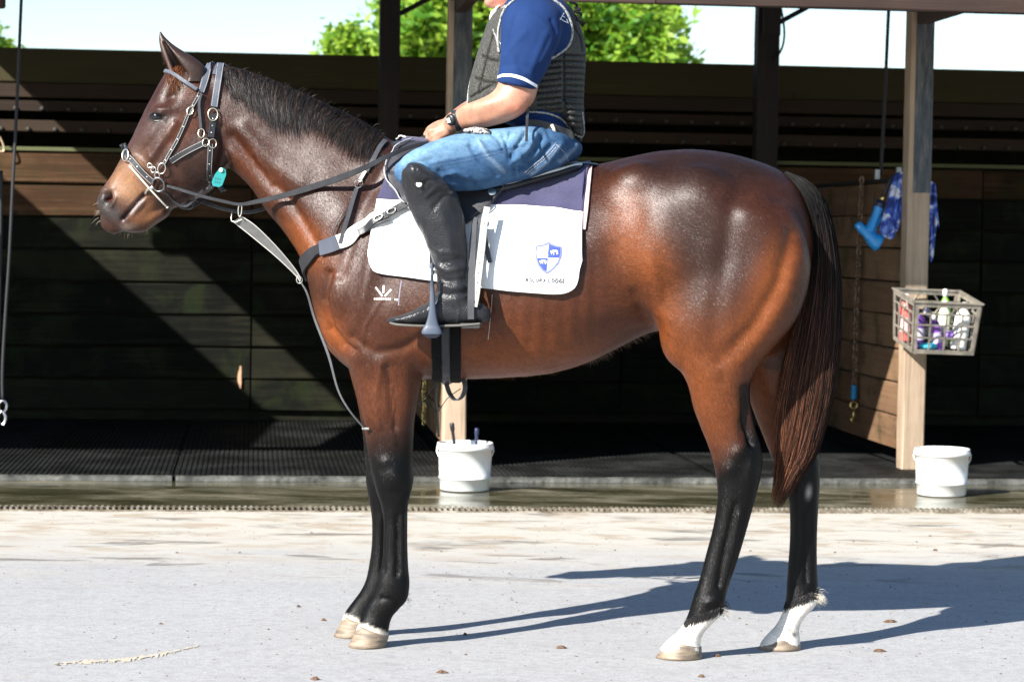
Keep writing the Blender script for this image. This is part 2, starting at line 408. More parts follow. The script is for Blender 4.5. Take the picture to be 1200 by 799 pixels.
b = MB(); b.sbox(S0-1, S1+1.6, T_BACK-.04, T_BACK+.05, 1.875, 1.9); cap = b.build('top_cap', mat('mossy_cap', (.09, .1, .04), .8), bw)
# split, pale hole in a plank of the back wall
def flake(px, py, w, h, t, m, parent):
    c = S(px, py, t); b = MB(); P = []
    for i in range(12):
        a = 2*math.pi*i/12; rr = 1+.25*math.sin(3*a+px)
        P.append(W(c[0]+w*rr*math.cos(a), t, c[2]+h*rr*math.sin(a)))
    Q = [p-SY*.006 for p in P]; b.add(P+Q, [(i, (i+1) % 12, 12+(i+1) % 12, 12+i) for i in range(12)]+[tuple(range(23, 11, -1))]); return b.build('bare_wood_chip', m, parent)
flake(281, 442, .013, .075, T_BACK-.025, mat('bare_wood', (.55, .33, .2), .8), bw)

# rear rails above the wall, with bolts, and the fascia of the far roof
def zt(py, t=T_FACE, px=60): return S(px, py, t)[2]
_bm = MB().lathe([(0, 0), (.016, 0), (.016, -.012), (.01, -.02), (0, -.022)], (0, 0, 0), 10, ax=(0, 1, 0))
BOLT = bpy.data.meshes.new('bolt'); BOLT.from_pydata(_bm.v, [], _bm.f); BOLT.materials.append(mat('dark_bolt_steel', (.06, .06, .055), .6, .5))
rail = empty('rear_rails', W(0, T_FACE, 0), 0, 'two dark bolted rails running above the back wall of the stalls', 'rails')
L = S1-S0+2; sc_ = (S0+S1)/2
for i, (ya, yb, tt_) in enumerate(((118, 131, T_FACE+.02), (142, 156, T_FACE-.1))):
    z1 = zt(ya); z0 = zt(yb)
    put_plank(rail, sc_, tt_, (z0+z1)/2, L, z1-z0, .05, M_RAIL, 'rail', seed=i)
    s = S0-.6
    while s < S1:
        o = bpy.data.objects.new('bolt', BOLT)
        COL.objects.link(o); o.parent = rail; o.location = Vector(W(s+(i*.1), tt_-.026, z0+.02)-np.array(rail.location)); o.rotation_euler = (0, 0, STH); s += .185
fas = empty('rear_fascia', W(0, T_FACE, 2.4), 0, 'wide olive painted fascia board along the top of the rear roofline', 'fascia')
zA, zB, zC = zt(57), zt(98), zt(115)
put_plank(fas, sc_, T_FACE-.02, (zA+zB)/2, L+2, zA-zB-.006, .04, M_FASCIA, 'fascia_board', 1)
put_plank(fas, sc_, T_FACE, (zB+zC)/2, L+2, zB-zC, .05, M_RAIL, 'lower_board', 2)
b = MB(); b.box8([W(a, t, z+k) for k in (-.03, 0) for a, t, z in ((S0-2, T_FACE+.01, zA), (S1+2, T_FACE+.01, zA), (S1+2, T_FACE+4.5, zA-.25), (S0-2, T_FACE+4.5, zA-.25))]); b.build('rear_roof_sheet', M_ROOF, fas)
# dark back-to-back stall behind
rw = empty('far_stall_wall', W(0, 19.6, 0), 0, 'dark wall of the stalls on the other side of the shed', 'wall')
for k in range(10): put_plank(rw, sc_, 19.6, .12+k*.24, L+3, .232, .04, M_WALLLOW, seed=k)
b = MB(); b.sbox(S0-3, S1+3, 19.625, 19.64, 0, 2.42); b.build('backing_sheet', M_WALLLOW, rw)

# roof over the stalls, in two parts with an open gap between them
TF, TB, ZF, ZB = 12.15, 17.95, 2.66, 3.42
def roof_hit(px, py, t):
    s_, t_, z_ = S(px, py, t); ds, dt, dz = trav_s
    k = (ZB-ZF)/(TB-TF)            # z = ZF + k (t-TF)
    u = (ZF+k*(t_-TF)-z_)/(dz+k*dt)
    return s_-ds*u, t_-dt*u
trav_s = (float(np.array(trav)@SX), float(np.array(trav)@SY), -float(trav[2]))
def edge_line(a, b):
    (s1, t1), (s2, t2) = roof_hit(*a), roof_hit(*b)
    f = lambda t: s1+(s2-s1)*(t-t1)/(t2-t1)
    return f
eR = edge_line((0, 80, T_FACE), (290, 372, T_BACK)); eL = edge_line((8, 215, T_BACK), (240, 420, T_BACK))
def roof(fl, fr, label):
    rt = empty('stall_roof', W((fl(15)+fr(15))/2, 14.5, 2.9), 0, label, 'roof', 'roofs over the wash stalls')
    b = MB(); n = int((fr(15)-fl(15))/.09); n += n % 2
    zz = lambda t: ZF+(ZB-ZF)*(t-TF)/(TB-TF)
    V = [W(fl(t)+(fr(t)-fl(t))*i/n, t, zz(t)+(.0 if i % 2 else .022)) for i in range(n+1) for t in (TF, TB)]
    b.add(V, [(2*i, 2*i+2, 2*i+3, 2*i+1) for i in range(n)]); b.build('roof_sheet', M_ROOF, rt)
    for t in (12.3, 13.6, 15.2, 16.8, 17.8):
        b = MB(); z = zz(t)-.03; b.sbox(fl(t), fr(t), t-.04, t+.04, z-.1, z); b.build('purlin', M_DPOST, rt)
roof(lambda t: S0-4, eL, 'left part of the stall roof, ending at the open gap above the horse head')
roof(eR, lambda t: S1+2, 'long right part of the stall roof over the horse')
# ================================================================== POSTS, PARTITIONS, BEAM
def post(px0, px1, py, t, z0, z1, m, label, name='timber_post', base=True, depth=.13):
    a = S(px0, py, t); c = S(px1, py, t); w = c[0]-a[0]; s = (a[0]+c[0])/2
    root = empty(name, W(s, t, z0), 0, label, 'post')
    b = MB(); n = 14; V = []
    r = random.Random(int(px0))
    for i in range(n+1):
        z = z0+(z1-z0)*i/n; c_ = .007
        pts = [(-w/2+c_, 0), (w/2-c_, 0), (w/2, c_), (w/2, depth-c_), (w/2-c_, depth), (-w/2+c_, depth), (-w/2, depth-c_), (-w/2, c_)]
        V += [W(s+x+r.uniform(-.0015, .0015), t+y+r.uniform(-.0015, .0015), z) for x, y in pts]
    Fc = [(8*i+k, 8*i+(k+1) % 8, 8*i+8+(k+1) % 8, 8*i+8+k) for i in range(n) for k in range(8)]+[tuple(range(7, -1, -1)), tuple(8*n+k for k in range(8))]
    o = wmesh('shaft', V, Fc, m, root, smooth=False); return root, s, w
zb = .033
pB, sB, wB = post(520, 547, 450, T_POST, zb, 2.75, M_POST, 'pale timber post behind the horse belly with a bucket of brushes at its foot')
pD, sD, wD = post(1059, 1085, 450, T_POST, zb, 2.79, M_POST, 'pale timber post on the right carrying the plastic crate')
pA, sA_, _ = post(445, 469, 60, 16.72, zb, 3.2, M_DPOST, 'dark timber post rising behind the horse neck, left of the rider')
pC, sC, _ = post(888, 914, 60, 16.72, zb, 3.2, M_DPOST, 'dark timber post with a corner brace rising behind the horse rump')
M_SLV = mat('steel_grey_shade_sheet', (.1, .11, .12), .6, .5); tt = NT(M_SLV); nn = tt.noise(tt.coord('World', (1, 1, .15)), 34, 5, .7); tt.set(Base_Color=tt.ramp(nn, [(.35, (.035, .04, .045)), (.55, (.09, .1, .11)), (.7, (.2, .17, .14))]), Normal=tt.bump(nn, .3, .003))
for par, s_, w_, zt_, zh in ((pD, sD, wD, 2.78, S(1073, 226, T_POST)[2]), (pB, sB, wB, 2.74, S(540, 215, T_POST)[2])):  # dark metal-grained sheets added to stand for the roof shade on upper posts
    b = MB(); g_ = .003; b.sbox(s_-w_*.28, s_+w_/2+g_, T_POST-g_, T_POST-.0005, zh, zt_); b.sbox(s_+w_/2+.0004, s_+w_/2+g_, T_POST, T_POST+.1, zh, zt_); b.build('shade_sleeve', M_SLV, par)
# brace + cable on the rear posts
def brace(par, s, sg, t):
    b = MB(); b.box8([W(s+sg*x, tt_, z) for x, z in ((.08, 2.83), (.08, 2.87)) for tt_ in (t+.03, t+.07)]+[W(s+sg*x, tt_, z) for x, z in ((.5, 3.05), (.5, 3.09)) for tt_ in (t+.03, t+.07)])
    b2 = MB(); b2.tube([W(s+sg*.07, t+.05, 2.86), W(s+sg*.5, t+.05, 3.1)], .02, 6); b2.build('brace', M_DPOST, par)
brace(pC, sC, 1, 16.72); brace(pA, sA_, 1, 16.72)
b = MB(); P = [S(915, 8, 16.7), S(919, 35, 16.7), S(917, 55, 16.7), S(908, 72, 16.7)]; b.tube(catmull([W(*p) for p in P], 6), .009, 6); b.build('cable', mat('cable_black', (.01, .01, .012), .6), pC)
b = MB(); p = S(906, 22, 16.69); b.sbox(p[0]-.07, p[0]+.05, 16.66, 16.715, p[2]-.12, p[2]+.14); b.build('bracket_block', M_DPOST, pC)
# front beam along the roof edge
TBM = 12.2; z0 = S(900, 9, TBM)[2]
bm = empty('front_beam', W(sD, TBM, z0), 0, 'long reddish brown beam along the front edge of the roof, above the right post', 'beam')
n = 7
for k in range(n):
    a = S0-2+(S1-S0+4)*k/n; c = S0-2+(S1-S0+4)*(k+1)/n
    put_plank(bm, (a+c)/2, TBM, z0+.09, c-a-.006, .18, .06, M_BEAM, 'beam_board', seed=k)
for s in (sB, sD):   # outriggers carrying the beam from the posts
    b = MB(); b.sbox(s-.03, s+.03, TBM+.035, T_POST, z0+.06, z0+.16); b.build('outrigger', M_BEAM, bm)
# partitions, running back from the two front posts
def partition(s, ztop, label, rows, m, name='stall_partition'):
    root = empty(name, W(s, T_POST+.13, 0), 0, label, 'partition')
    Lp = T_BACK-.05-(T_POST+.135); ph = .197; tc_ = T_POST+.135+Lp/2
    for k in range(rows):
        z = ztop-ph/2-k*ph
        if z-ph/2 < .03: break
        o = bpy.data.objects.new('plank', plank(Lp, ph-.009, .045, m, 'plank', seed=k)); COL.objects.link(o); o.parent = root
        o.location = Vector(W(s+rng.uniform(-.003, .003), tc_, z)-np.array(root.location)); o.rotation_euler = (0, 0, STH-math.pi/2)
    return root
M_PART2 = wood('partition_plank_along', [(.3, (.06, .03, .016)), (.48, (.16, .088, .046)), (.6, (.21, .125, .07)), (.75, (.3, .19, .11))], .78, grain=(1.2, 26, 26), moss=.6)
zp = S(1056, 211, T_POST)[2]
ptR = partition(sD-.005, zp, 'plank stall partition with a hanging chain, left of the right post', 8, M_PART2)
ptB = partition(sB-.005, zp, 'plank stall partition seen between the horse fore leg and the middle post', 8, M_PART2)
# metal channel along the partition's top, with pegs
b = MB(); b.sbox(sD-.04, sD+.03, T_POST+.14, T_BACK-.06, zp+.002, zp+.022); b.build('top_rail', M_DPOST, ptR)
for t in (T_POST+.45, T_POST+.95):
    b = MB(); b.tube([W(sD, t, zp+.02), W(sD, t, zp+.085)], .017, 10); b.build('peg', GALV, ptR)
# thin galvanised rail from the partition across the stall (seen right of the tail)
p0 = S(948, 216, 15.6); p1 = S(1004, 213, 15.6)
rl = empty('wall_pipe', W(*p0), 0, 'thin pale pipe running level behind the horse tail to the partition', 'pipe')
b = MB(); b.tube([W(p0[0]-1.2, 16.8, p0[2]), W(p1[0]+.25, 16.8, p0[2])], .011, 8); b.build('tube', GALV, rl)

# hanging cords
def cord(px_pts, t, r, label, name='hanging_rope', m=None):
    root = empty(name, W(*S(*px_pts[-1], t)), 0, label, 'rope')
    b = MB(); b.tube(catmull([W(*S(x, y, t)) for x, y in px_pts], 6), r, 8); b.build('cord', m or M_CORD, root, smooth=True); return root
M_CORD = mat('dark_rope', (.016, .016, .02), .75)
rp = cord([(28, -60), (25, 0), (22, 70), (18, 160), (15, 215), (11, 300), (7, 360), (3, 430), (3, 468)], 12.9, .0085, 'thin dark rope hanging down at the far left with a steel snap hook')
b = MB()   # snap hook at its end
cc = W(*S(3, 476, 12.9)); b.tube([cc+HZ*.03*math.sin(a)+SX*.022*math.cos(a) for a in np.linspace(0, 2*math.pi, 14)[:-1]], .006, 6, closed=True)
cc = W(*S(2, 490, 12.9)); b.tube([cc+HZ*.036*math.sin(a)+SX*.02*math.cos(a) for a in np.linspace(-1.2, 4.2, 14)], .007, 6)
b.build('snap_hook', mat('snap_steel', (.5, .5, .52), .35, 1.), rp)
cord([(1, 200), (0, 300), (-3, 420)], 13.6, .012, 'thick black hose hanging at the very left edge of the stall', 'hanging_hose')
cord([(1044, -30), (1041, 20), (1037, 110), (1032, 206)], 14.6, .011, 'dark cord dropping from the beam to the partition, left of the right post')
hk = empty('wall_hook', W(*S(3, 172, 15)), 0, 'small pale wire hook at the left edge, level with the top of the wall', 'hook')
b = MB(); b.tube(catmull([W(*S(x, y, 16.8)) for x, y in ((-3, 160), (1, 163), (5, 176), (-2, 178))], 4), .007, 6); b.build('wire', mat('pale_wire', (.6, .45, .3), .5, .6), hk)
tl = empty('corner_lamp_bracket', W(*S(0, 0, 12.9)), 0, 'dark wooden bracket end poking in at the top left corner', 'bracket')
b = MB(); q = S(-1, 2, 12.9); b.sbox(q[0]-.12, q[0]+.03, 12.85, 12.95, q[2]-.035, q[2]+.2); bevel(b.build('block', M_BEAM, tl), .012)

# tether chain on the right partition
tc = 14.55
ch = empty('tether_chain', W(*S(1002, 212, tc)), 0, 'rusty tether chain hanging on the right partition, ending in blue twine and a brass snap', 'chain')
CHAIN = mat('rusty_chain', (.22, .13, .08), .6, .7); tt = NT(CHAIN); tt.set(Base_Color=tt.ramp(tt.noise(tt.coord('World'), 60, 4), [(.4, (.12, .06, .035)), (.6, (.35, .27, .2))]))
sch = sD-.07
def onpart(px, py):
    """point on the left face of the right partition (plane s = const)"""
    d = ray(px, py); u = (sch-EYE@SX)/(d@SX); return EYE+d*u
pts = [onpart(1010, 208), onpart(1006, 300), onpart(1003, 380), onpart(1001, 452)]
pth = catmull(pts, 12); L = np.linalg.norm(np.diff(pth, axis=0), axis=1).sum(); nl = int(L/.036)
b = MB(); cum = np.concatenate([[0], np.cumsum(np.linalg.norm(np.diff(pth, axis=0), axis=1))])
for i in range(nl):
    u = (i+.5)*L/nl; p = np.array([np.interp(u, cum, pth[:, k]) for k in range(3)])
    sd_ = (SX+SY)/1.414 if i % 2 else (SX-SY)/1.414
    b.tube([p+HZ*.024*math.sin(a)+sd_*.013*math.cos(a) for a in np.linspace(0, 2*math.pi, 11)[:-1]], .0052, 6, closed=True)
tag(b.build('chain_links', CHAIN, ch, smooth=True), kind='stuff')
e = pth[-1]; b = MB()
for k in range(7): b.tube([e-HZ*(.004+k*.012)+SX*.013*math.cos(a)+SY*.013*math.sin(a)+HZ*rng.uniform(-.004, .004) for a in np.linspace(0, 2*math.pi, 9)[:-1]], .008, 5, closed=True)
b.build('blue_twine', mat('blue_twine', (.02, .25, .5), .7), ch, smooth=True)
b = MB(); q = e-HZ*.12; b.tube([q+HZ*.022*math.sin(a)+SX*.022*math.cos(a) for a in np.linspace(0, 2*math.pi, 13)[:-1]], .007, 6, closed=True)
b.tube([q-HZ*.02, q-HZ*.1], .008, 8); b.tube([q-HZ*.1+SX*.012, q-HZ*.1-SX*.012, q-HZ*.075-SX*.016], .006, 6); b.build('brass_snap', BRASS, ch, smooth=True)
# small chain on the middle partition
ch2 = empty('short_chain', G(497, 560), 0, 'short brass chain hanging beside the horse fore leg on the middle partition', 'chain')
sch2 = sB-.07
b = MB()
for i in range(13):
    d = ray(497+.6*math.sin(i), 440+i*4.6); p = EYE+d*((sch2-EYE@SX)/(d@SX)); sd_ = (SX+SY)/1.414 if i % 2 else (SX-SY)/1.414
    b.tube([p+HZ*.017*math.sin(a)+sd_*.011*math.cos(a) for a in np.linspace(0, 2*math.pi, 11)[:-1]], .0045, 6, closed=True)
tag(b.build('chain_links', BRASS, ch2, smooth=True), kind='stuff')

# ================================================================== BUCKETS
M_BUCK = mat('white_plastic', (.8, .8, .78), .38); M_BUCK.node_tree.nodes['Principled BSDF'].inputs['Subsurface Weight'].default_value = .08
tt = NT(M_BUCK); nn = tt.noise(tt.coord('World'), 9, 5, .7); tt.set(Base_Color=tt.mix(tt.math('MULTIPLY', tt.ramp(nn, [(.55, 0.), (.7, 1.)]), .35), (.8, .8, .78), (.5, .45, .36)))
def bucket(px0, px1, pyt, pyb, label, group='white plastic buckets at the post feet'):
    c = G((px0+px1)/2, pyb-5); d = c@F
    rt = (px1-px0)/2*d/FPX; h = (pyb-pyt-9)*d/FPX; rb = rt*.89
    root = empty('bucket', c+HZ*.004, 0, label, 'bucket', group)
    b = MB(); z = .003
    b.lathe([(0, z), (rb-.006, z), (rb, z+.006), (rb+(rt-rb)*.25, h*.26), (rb+(rt-rb)*.25+.004, h*.262), (rb+(rt-rb)*.26+.004, h*.285), (rb+(rt-rb)*.3, h*.29), (rt-.004, h*.86), (rt+.004, h*.865), (rt+.004, h*.955), (rt-.001, h*.96), (rt+.002, h), (rt-.004, h+.002), (rt-.007, h), (rb+.0, h*.3), (rb-.005, .012), (0, .012)], c+HZ*.004, 48)
    b.build('shell', M_BUCK, root, smooth=True)
    for k in (-1, 1):
        b = MB(); q = c+HZ*(h*.9)+HU*(rt+.006)*k; b.lathe([(0, 0), (.009, 0), (.009, .006), (.006, .008), (0, .009)], q-HU*k*.008, 14, ax=HU*k); b.build('handle_lug', M_BUCK, root, smooth=True)
    b = MB(); b.tube([c+HZ*(h*.9+.004)+HU*(rt+.007)*math.cos(a)+(-HV*.35-HZ*.75)*(rt*1.02)*math.sin(a)*1. for a in np.linspace(0, math.pi, 24)], .0028, 6); b.build('wire_handle', METAL, root, smooth=True)
    return root, c, rt, h
bk, c1, r1, h1 = bucket(512, 577, 515, 580, 'white bucket with two brush handles at the foot of the middle post')
bucket(1071, 1135, 522, 586, 'empty white bucket at the foot of the right post')
# shallow puddles shining in front of the buckets are part of the wet slab; the brushes stand in the bucket
def scraper(dx, dy, lean, m, label, ln=.33):
    q = c1+HZ*.03+HU*dx+HV*dy; root = empty('brush', q, 0, label, 'brush', 'long handled brushes standing in the white bucket')
    tip = q+HZ*ln+HU*lean
    b = MB(); b.tube(catmull([q, q+(tip-q)*.5+HU*.004, q+(tip-q)*.85, tip], 4), [.008]*5+[.0085]*4+[.012]*3+[.011], 8); b.build('handle', m, root, smooth=True)
    b = MB(); b.tube([q, q-HZ*.0+HV*.02+HZ*.04, q+HZ*.07], [.02, .026, .012], 8); b.build('head', m, root, smooth=True)
scraper(-.04, .02, -.035, mat('black_plastic', (.012, .013, .014), .35), 'black brush handle leaning left in the middle bucket', .325)
scraper(.045, .03, .012, mat('navy_plastic', (.02, .03, .07), .35), 'dark navy brush handle standing on the right in the middle bucket', .30)

# ================================================================== CRATE WITH GROOMING THINGS
M_CR = mat('grey_crate_plastic', (.33, .31, .27), .6); tt = NT(M_CR); tt.set(Base_Color=tt.mix(tt.ramp(tt.noise(tt.coord('World'), 18, 5, .7), [(.4, 0.), (.7, 1.)]), (.13, .12, .1), (.3, .26, .21)))
tcr = T_POST-.36
q = S(1069, 414, tcr)
CW = S(1139, 414, tcr)[0]-q[0]+.02; CDP = .33; CHH = .285
cr_rot = STH+R(4)
cx_ = np.array([math.cos(cr_rot), math.sin(cr_rot), 0]); cy_ = np.array([-math.sin(cr_rot), math.cos(cr_rot), 0])
C0 = W(q[0], tcr, q[2])
ctilt = R(-1.5); cX = cx_*math.cos(ctilt)+HZ*math.sin(ctilt)
cr = empty('crate', C0, 0, 'grey plastic milk crate of grooming bottles fixed to the right post', 'crate')
def CP(x, y, z):
    fl = 1+.1*z/CHH
    return C0+cX*((x-CW/2)*fl+CW/2)+cy_*((y-CDP/2)*fl+CDP/2-.19*z)+HZ*(z+.2*y)
def cbox(b, x0, x1, y0, y1, z0, z1): b.box8([CP(x, y, z) for z in (z0, z1) for x, y in ((x0, y0), (x1, y0), (x1, y1), (x0, y1))])
def side(name, ax):
    b = MB(); th = .007
    def bar(a0, a1, z0, z1):
        if ax == 'f': cbox(b, a0*CW, a1*CW, 0, th, z0, z1)
        if ax == 'b': cbox(b, a0*CW, a1*CW, CDP-th, CDP, z0, z1)
        if ax == 'l': cbox(b, 0, th, a0*CDP, a1*CDP, z0, z1)
        if ax == 'r': cbox(b, CW-th, CW, a0*CDP, a1*CDP, z0, z1)
    bar(0, 1, CHH-.022, CHH); bar(0, 1, 0, .022)
    bar(0, .07, .022, CHH-.022); bar(.93, 1, .022, CHH-.022)
    for k in (.26, .5, .74): bar(k-.012, k+.012, .022, CHH*.78)
    for z in (CHH*.3, CHH*.55, CHH*.77): bar(.07, .93, z, z+.009)
    def dia(a0, z0, a1, z1):
        f = {'f': lambda a, z: CP(a*CW, .003, z), 'b': lambda a, z: CP(a*CW, CDP-.003, z), 'l': lambda a, z: CP(.003, a*CDP, z), 'r': lambda a, z: CP(CW-.003, a*CDP, z)}[ax]
        b.tube([f(a0, z0), f(a1, z1)], .006, 4)
    dia(.3, CHH*.78, .38, CHH*.93); dia(.7, CHH*.78, .62, CHH*.93)
    b.build(name, M_CR, cr)
for ax in 'fblr': side('crate_side', ax)
b = MB()
for k in range(7): cbox(b, CW*(k+.2)/7, CW*(k+.6)/7, 0.008, CDP-.008, .002, .009)
cbox(b, 0.008, CW-.008, CDP*.3, CDP*.36, .0, .004); cbox(b, .008, CW-.008, CDP*.65, CDP*.7, 0, .004); b.build('crate_floor', M_CR, cr)
b = MB()
for (x0, x1, y0, y1) in ((-.006, CW+.006, -.006, .012), (-.006, CW+.006, CDP-.012, CDP+.006), (-.006, .012, .014, CDP-.014), (CW-.012, CW+.006, .014, CDP-.014)): cbox(b, x0, x1, y0, y1, CHH+.001, CHH+.009)
b.build('crate_rim', M_CR, cr)
GR = 'grooming things packed in the crate'
def rag(x, y, z, s, col, label):
    b = MB(); r_ = random.Random(label); n1, n2 = 9, 12; V = [CP(x, y, z)+(cX*math.cos(2*math.pi*j/n2)+cy_*math.sin(2*math.pi*j/n2))*s*math.sin(math.pi*i/n1)*r_.uniform(.65, 1.25)-HZ*s*.8*math.cos(math.pi*i/n1)*r_.uniform(.8, 1.1) for i in range(n1+1) for j in range(n2)]
    b.add(V, [(i*n2+j, i*n2+(j+1) % n2, (i+1)*n2+(j+1) % n2, (i+1)*n2+j) for i in range(n1) for j in range(n2)]); o = b.build('rag', fabric('rag_cloth', col, .9, 120, .6, .5), None, smooth=True, base=CP(x, y, z)); tag(o, label, 'rag', GR)
def bottle(x, y, r, h, col, cap, label, lean=0., name='bottle'):
    root = empty(name, CP(x, y, .012), 0, label, name, GR); ax = HZ+cX*lean; m = mat(name+'_plastic', col, .35)
    b = MB(); b.lathe([(0, 0), (r*.95, 0), (r, .006), (r, h*.68), (r*.8, h*.78), (r*.38, h*.85), (r*.38, h*.88), (0, h*.88)], CP(x, y, .012), 20, ax=ax); b.build('body', m, root, smooth=True)
    b = MB(); p = CP(x, y, .012)+ax/np.linalg.norm(ax)*h*.86; b.lathe([(0, 0), (r*.48, 0), (r*.48, h*.12), (r*.3, h*.14), (0, h*.14)], p, 14, ax=ax); b.build('cap', mat('cap_plastic', cap, .4), root, smooth=True)
    b = MB(); b.lathe([(r*1.012, h*.2), (r*1.012, h*.5)], CP(x, y, .012), 20, ax=ax); b.build('label_band', mat('label_paper', tuple(.5*c+.35 for c in col), .6), root, smooth=True)
bottle(.285*CW/.35, .08, .045, .27, (.78, .78, .74), (.7, .7, .68), 'large white bottle leaning in the right of the crate', .15)
bottle(.17*CW/.35, .06, .032, .2, (.16, .05, .3), (.7, .7, .7), 'purple bottle near the front middle of the crate', -.2)
bottle(.06*CW/.35, .09, .036, .22, (.07, .02, .16), (.03, .03, .04), 'dark purple bottle with a black cap at the crate left', .05)
bottle(.22*CW/.35, .15, .034, .26, (.62, .66, .45), (.6, .6, .55), 'pale cream bottle in the middle of the crate', .05)
bottle(.27*CW/.35, .22, .03, .31, (.16, .4, .03), (.75, .75, .75), 'bright green bottle at the back right of the crate', -.05)
bottle(.04*CW/.35, .24, .036, .27, (.65, .12, .1), (.7, .65, .6), 'pinkish red bottle at the left side of the crate', .0)
bottle(.13*CW/.35, .2, .034, .24, (.03, .03, .05), (.05, .05, .06), 'black spray bottle at the back of the crate', .08)
def sponge(x, y, z, sx, sy, sz, col, label, name='sponge'):
    b = MB(); n1, n2 = 10, 14; r_ = random.Random(label); V = [CP(x+sx*math.cos(2*math.pi*j/n2)*abs(math.sin(math.pi*i/n1))**.7*(1+r_.uniform(-.06, .06)), y+sy*math.sin(2*math.pi*j/n2)*abs(math.sin(math.pi*i/n1))**.7, z-sz*math.cos(math.pi*i/n1)) for i in range(n1+1) for j in range(n2)]
    b.add(V, [(i*n2+j, i*n2+(j+1) % n2, (i+1)*n2+(j+1) % n2, (i+1)*n2+j) for i in range(n1) for j in range(n2)])
    o = b.build(name, fabric(name+'_foam', col, .9, 120, .6), None, smooth=True, base=CP(x, y, z)); tag(o, label, name, GR)
sponge(.1*CW/.35, .04, .035, .055, .022, .018, (.05, .4, .55), 'turquoise sponge at the bottom front of the crate')
sponge(.21*CW/.35, .035, .105, .03, .02, .02, (.35, .2, .6), 'lilac sponge wedged against the front slats of the crate')
rag(.1*CW/.35, .14, .15, .05, (.02, .015, .03), 'dark crumpled rag stuffed in the left of the crate')
rag(.19*CW/.35, .12, .06, .045, (.1, .04, .2), 'purple crumpled rag low in the crate')
rag(.3*CW/.35, .2, .1, .045, (.3, .3, .28), 'grey crumpled rag behind the white bottle in the crate')
# crate hangs on the post by two steel straps
for z in (.06, .2):
    b = MB(); a = CP(-.0, CDP-.03, z); c = W(sD-.0, T_POST-.004, (a[2])); b.tube([CP(CW*.05, CDP, z), c], .007, 6); b.build('hanging_strap', GALV, cr)

# ================================================================== TOWEL + HOSE GUN
def cloth_prints():
    m = mat('printed_towel', (.1, .12, .5), .9); t = NT(m); p = t.coord('World'); n = t.noise(p, 13, 3, .5, .8)
    t.set(Base_Color=t.ramp(n, [(.4, (.008, .03, .2)), (.49, (.03, .1, .5)), (.56, (.2, .3, .7)), (.62, (.7, .72, .8))]), Normal=t.bump(t.noise(p, 500, 2), .4, .002)); t.b.inputs['Sheen Weight'].default_value = .2; return m
M_TW = cloth_prints()
def sheet(cols, label, name, m, parent=None, th=.006, t0=None, amp=.02):
    """cloth from pixel columns [(x_top,y_top,x_bot,y_bot)], folds in depth"""
    n = len(cols); k = 14; V = []
    C = catmull(np.array(cols, float), 5); n = len(C)
    for i, (xa, ya, xb, yb) in enumerate(C):
        for j in range(k+1):
            u = j/k; px = xa+(xb-xa)*u; py = ya+(yb-ya)*u
            V.append(W(*S(px, py, t0+amp*math.sin(i*1.15)*(.3+u)+.012*math.sin(j*.9))))
    Fc = [(i*(k+1)+j, (i+1)*(k+1)+j, (i+1)*(k+1)+j+1, i*(k+1)+j+1) for i in range(n-1) for j in range(k)]
    o = wmesh(name, V, Fc, m, parent, True, None if parent else V[0])
    so = o.modifiers.new('thick', 'SOLIDIFY'); so.thickness = th; subsurf(o, 1); return o
tw = empty('towel', W(sD-.1, T_POST+.2, 1.5), 0, 'blue and lilac printed towel draped over the partition beside the right post', 'towel')
sheet([(1047, 206, 1030, 270), (1052, 203, 1038, 279), (1058, 201, 1046, 280), (1063, 200, 1051, 272), (1066, 201, 1055, 262)], '', 'near_half', M_TW, tw, t0=T_POST+.16)
sheet([(1086, 212, 1087, 300), (1090, 212, 1092, 306), (1095, 214, 1098, 262), (1096, 218, 1101, 268)], '', 'far_half', M_TW, tw, t0=T_POST+.16)
b = MB(); b.box8([W(s_, t_, z_) for s_, t_, z_ in ((sD-.09, T_POST+.14, zp+.022), (sD+.1, T_POST+.14, zp+.022), (sD+.1, T_POST+.26, zp+.03), (sD-.09, T_POST+.26, zp+.03), (sD-.05, T_POST+.14, zp+.05), (sD+.06, T_POST+.14, zp+.05), (sD+.06, T_POST+.26, zp+.055), (sD-.05, T_POST+.26, zp+.055))]); b.build('fold_over', M_TW, tw)
M_GUN = mat('blue_plastic', (.02, .25, .62), .3)
tg = T_POST+.2
gp = lambda x, y, dt=0: W(*S(x, y, tg+dt))
hg = empty('hose_gun', gp(1025, 270), 0, 'bright blue hose spray gun hanging beside the towel', 'spray gun')
b = MB(); b.tube(catmull([gp(1031, 240), gp(1027, 252), gp(1022, 264), gp(1018, 272)], 4), [.028, .028, .027, .026, .026, .026, .027, .028, .03, .03, .032, .033, .034], 12); b.build('grip', M_GUN, hg, smooth=True)
b = MB(); b.tube(catmull([gp(1004, 262), gp(1010, 268), gp(1018, 275), gp(1024, 281), gp(1031, 285)], 3), [.02, .024, .026, .026, .028, .03, .034, .036, .042, .046, .05, .054, .054], 14); b.build('barrel', M_GUN, hg, smooth=True)
b = MB(); b.tube(catmull([gp(1026, 278), gp(1026, 268), gp(1032, 258), gp(1038, 250)], 4), .009, 8); b.build('trigger', M_GUN, hg, smooth=True)
b = MB(); b.tube([gp(1030, 243), gp(1033, 236)], .03, 12); b.build('collar', mat('dark_navy_plastic', (.015, .02, .06), .4), hg, smooth=True)
b = MB(); b.tube([gp(1033, 236), gp(1036, 229)], .016, 10); b.build('brass_coupling', BRASS, hg, smooth=True)
b = MB(); b.tube(catmull([gp(1036, 230), gp(1040, 218), gp(1046, 208), gp(1054, 204)], 5), .011, 8); b.build('hose_end', mat('hose_black', (.015, .018, .03), .5), hg, smooth=True)

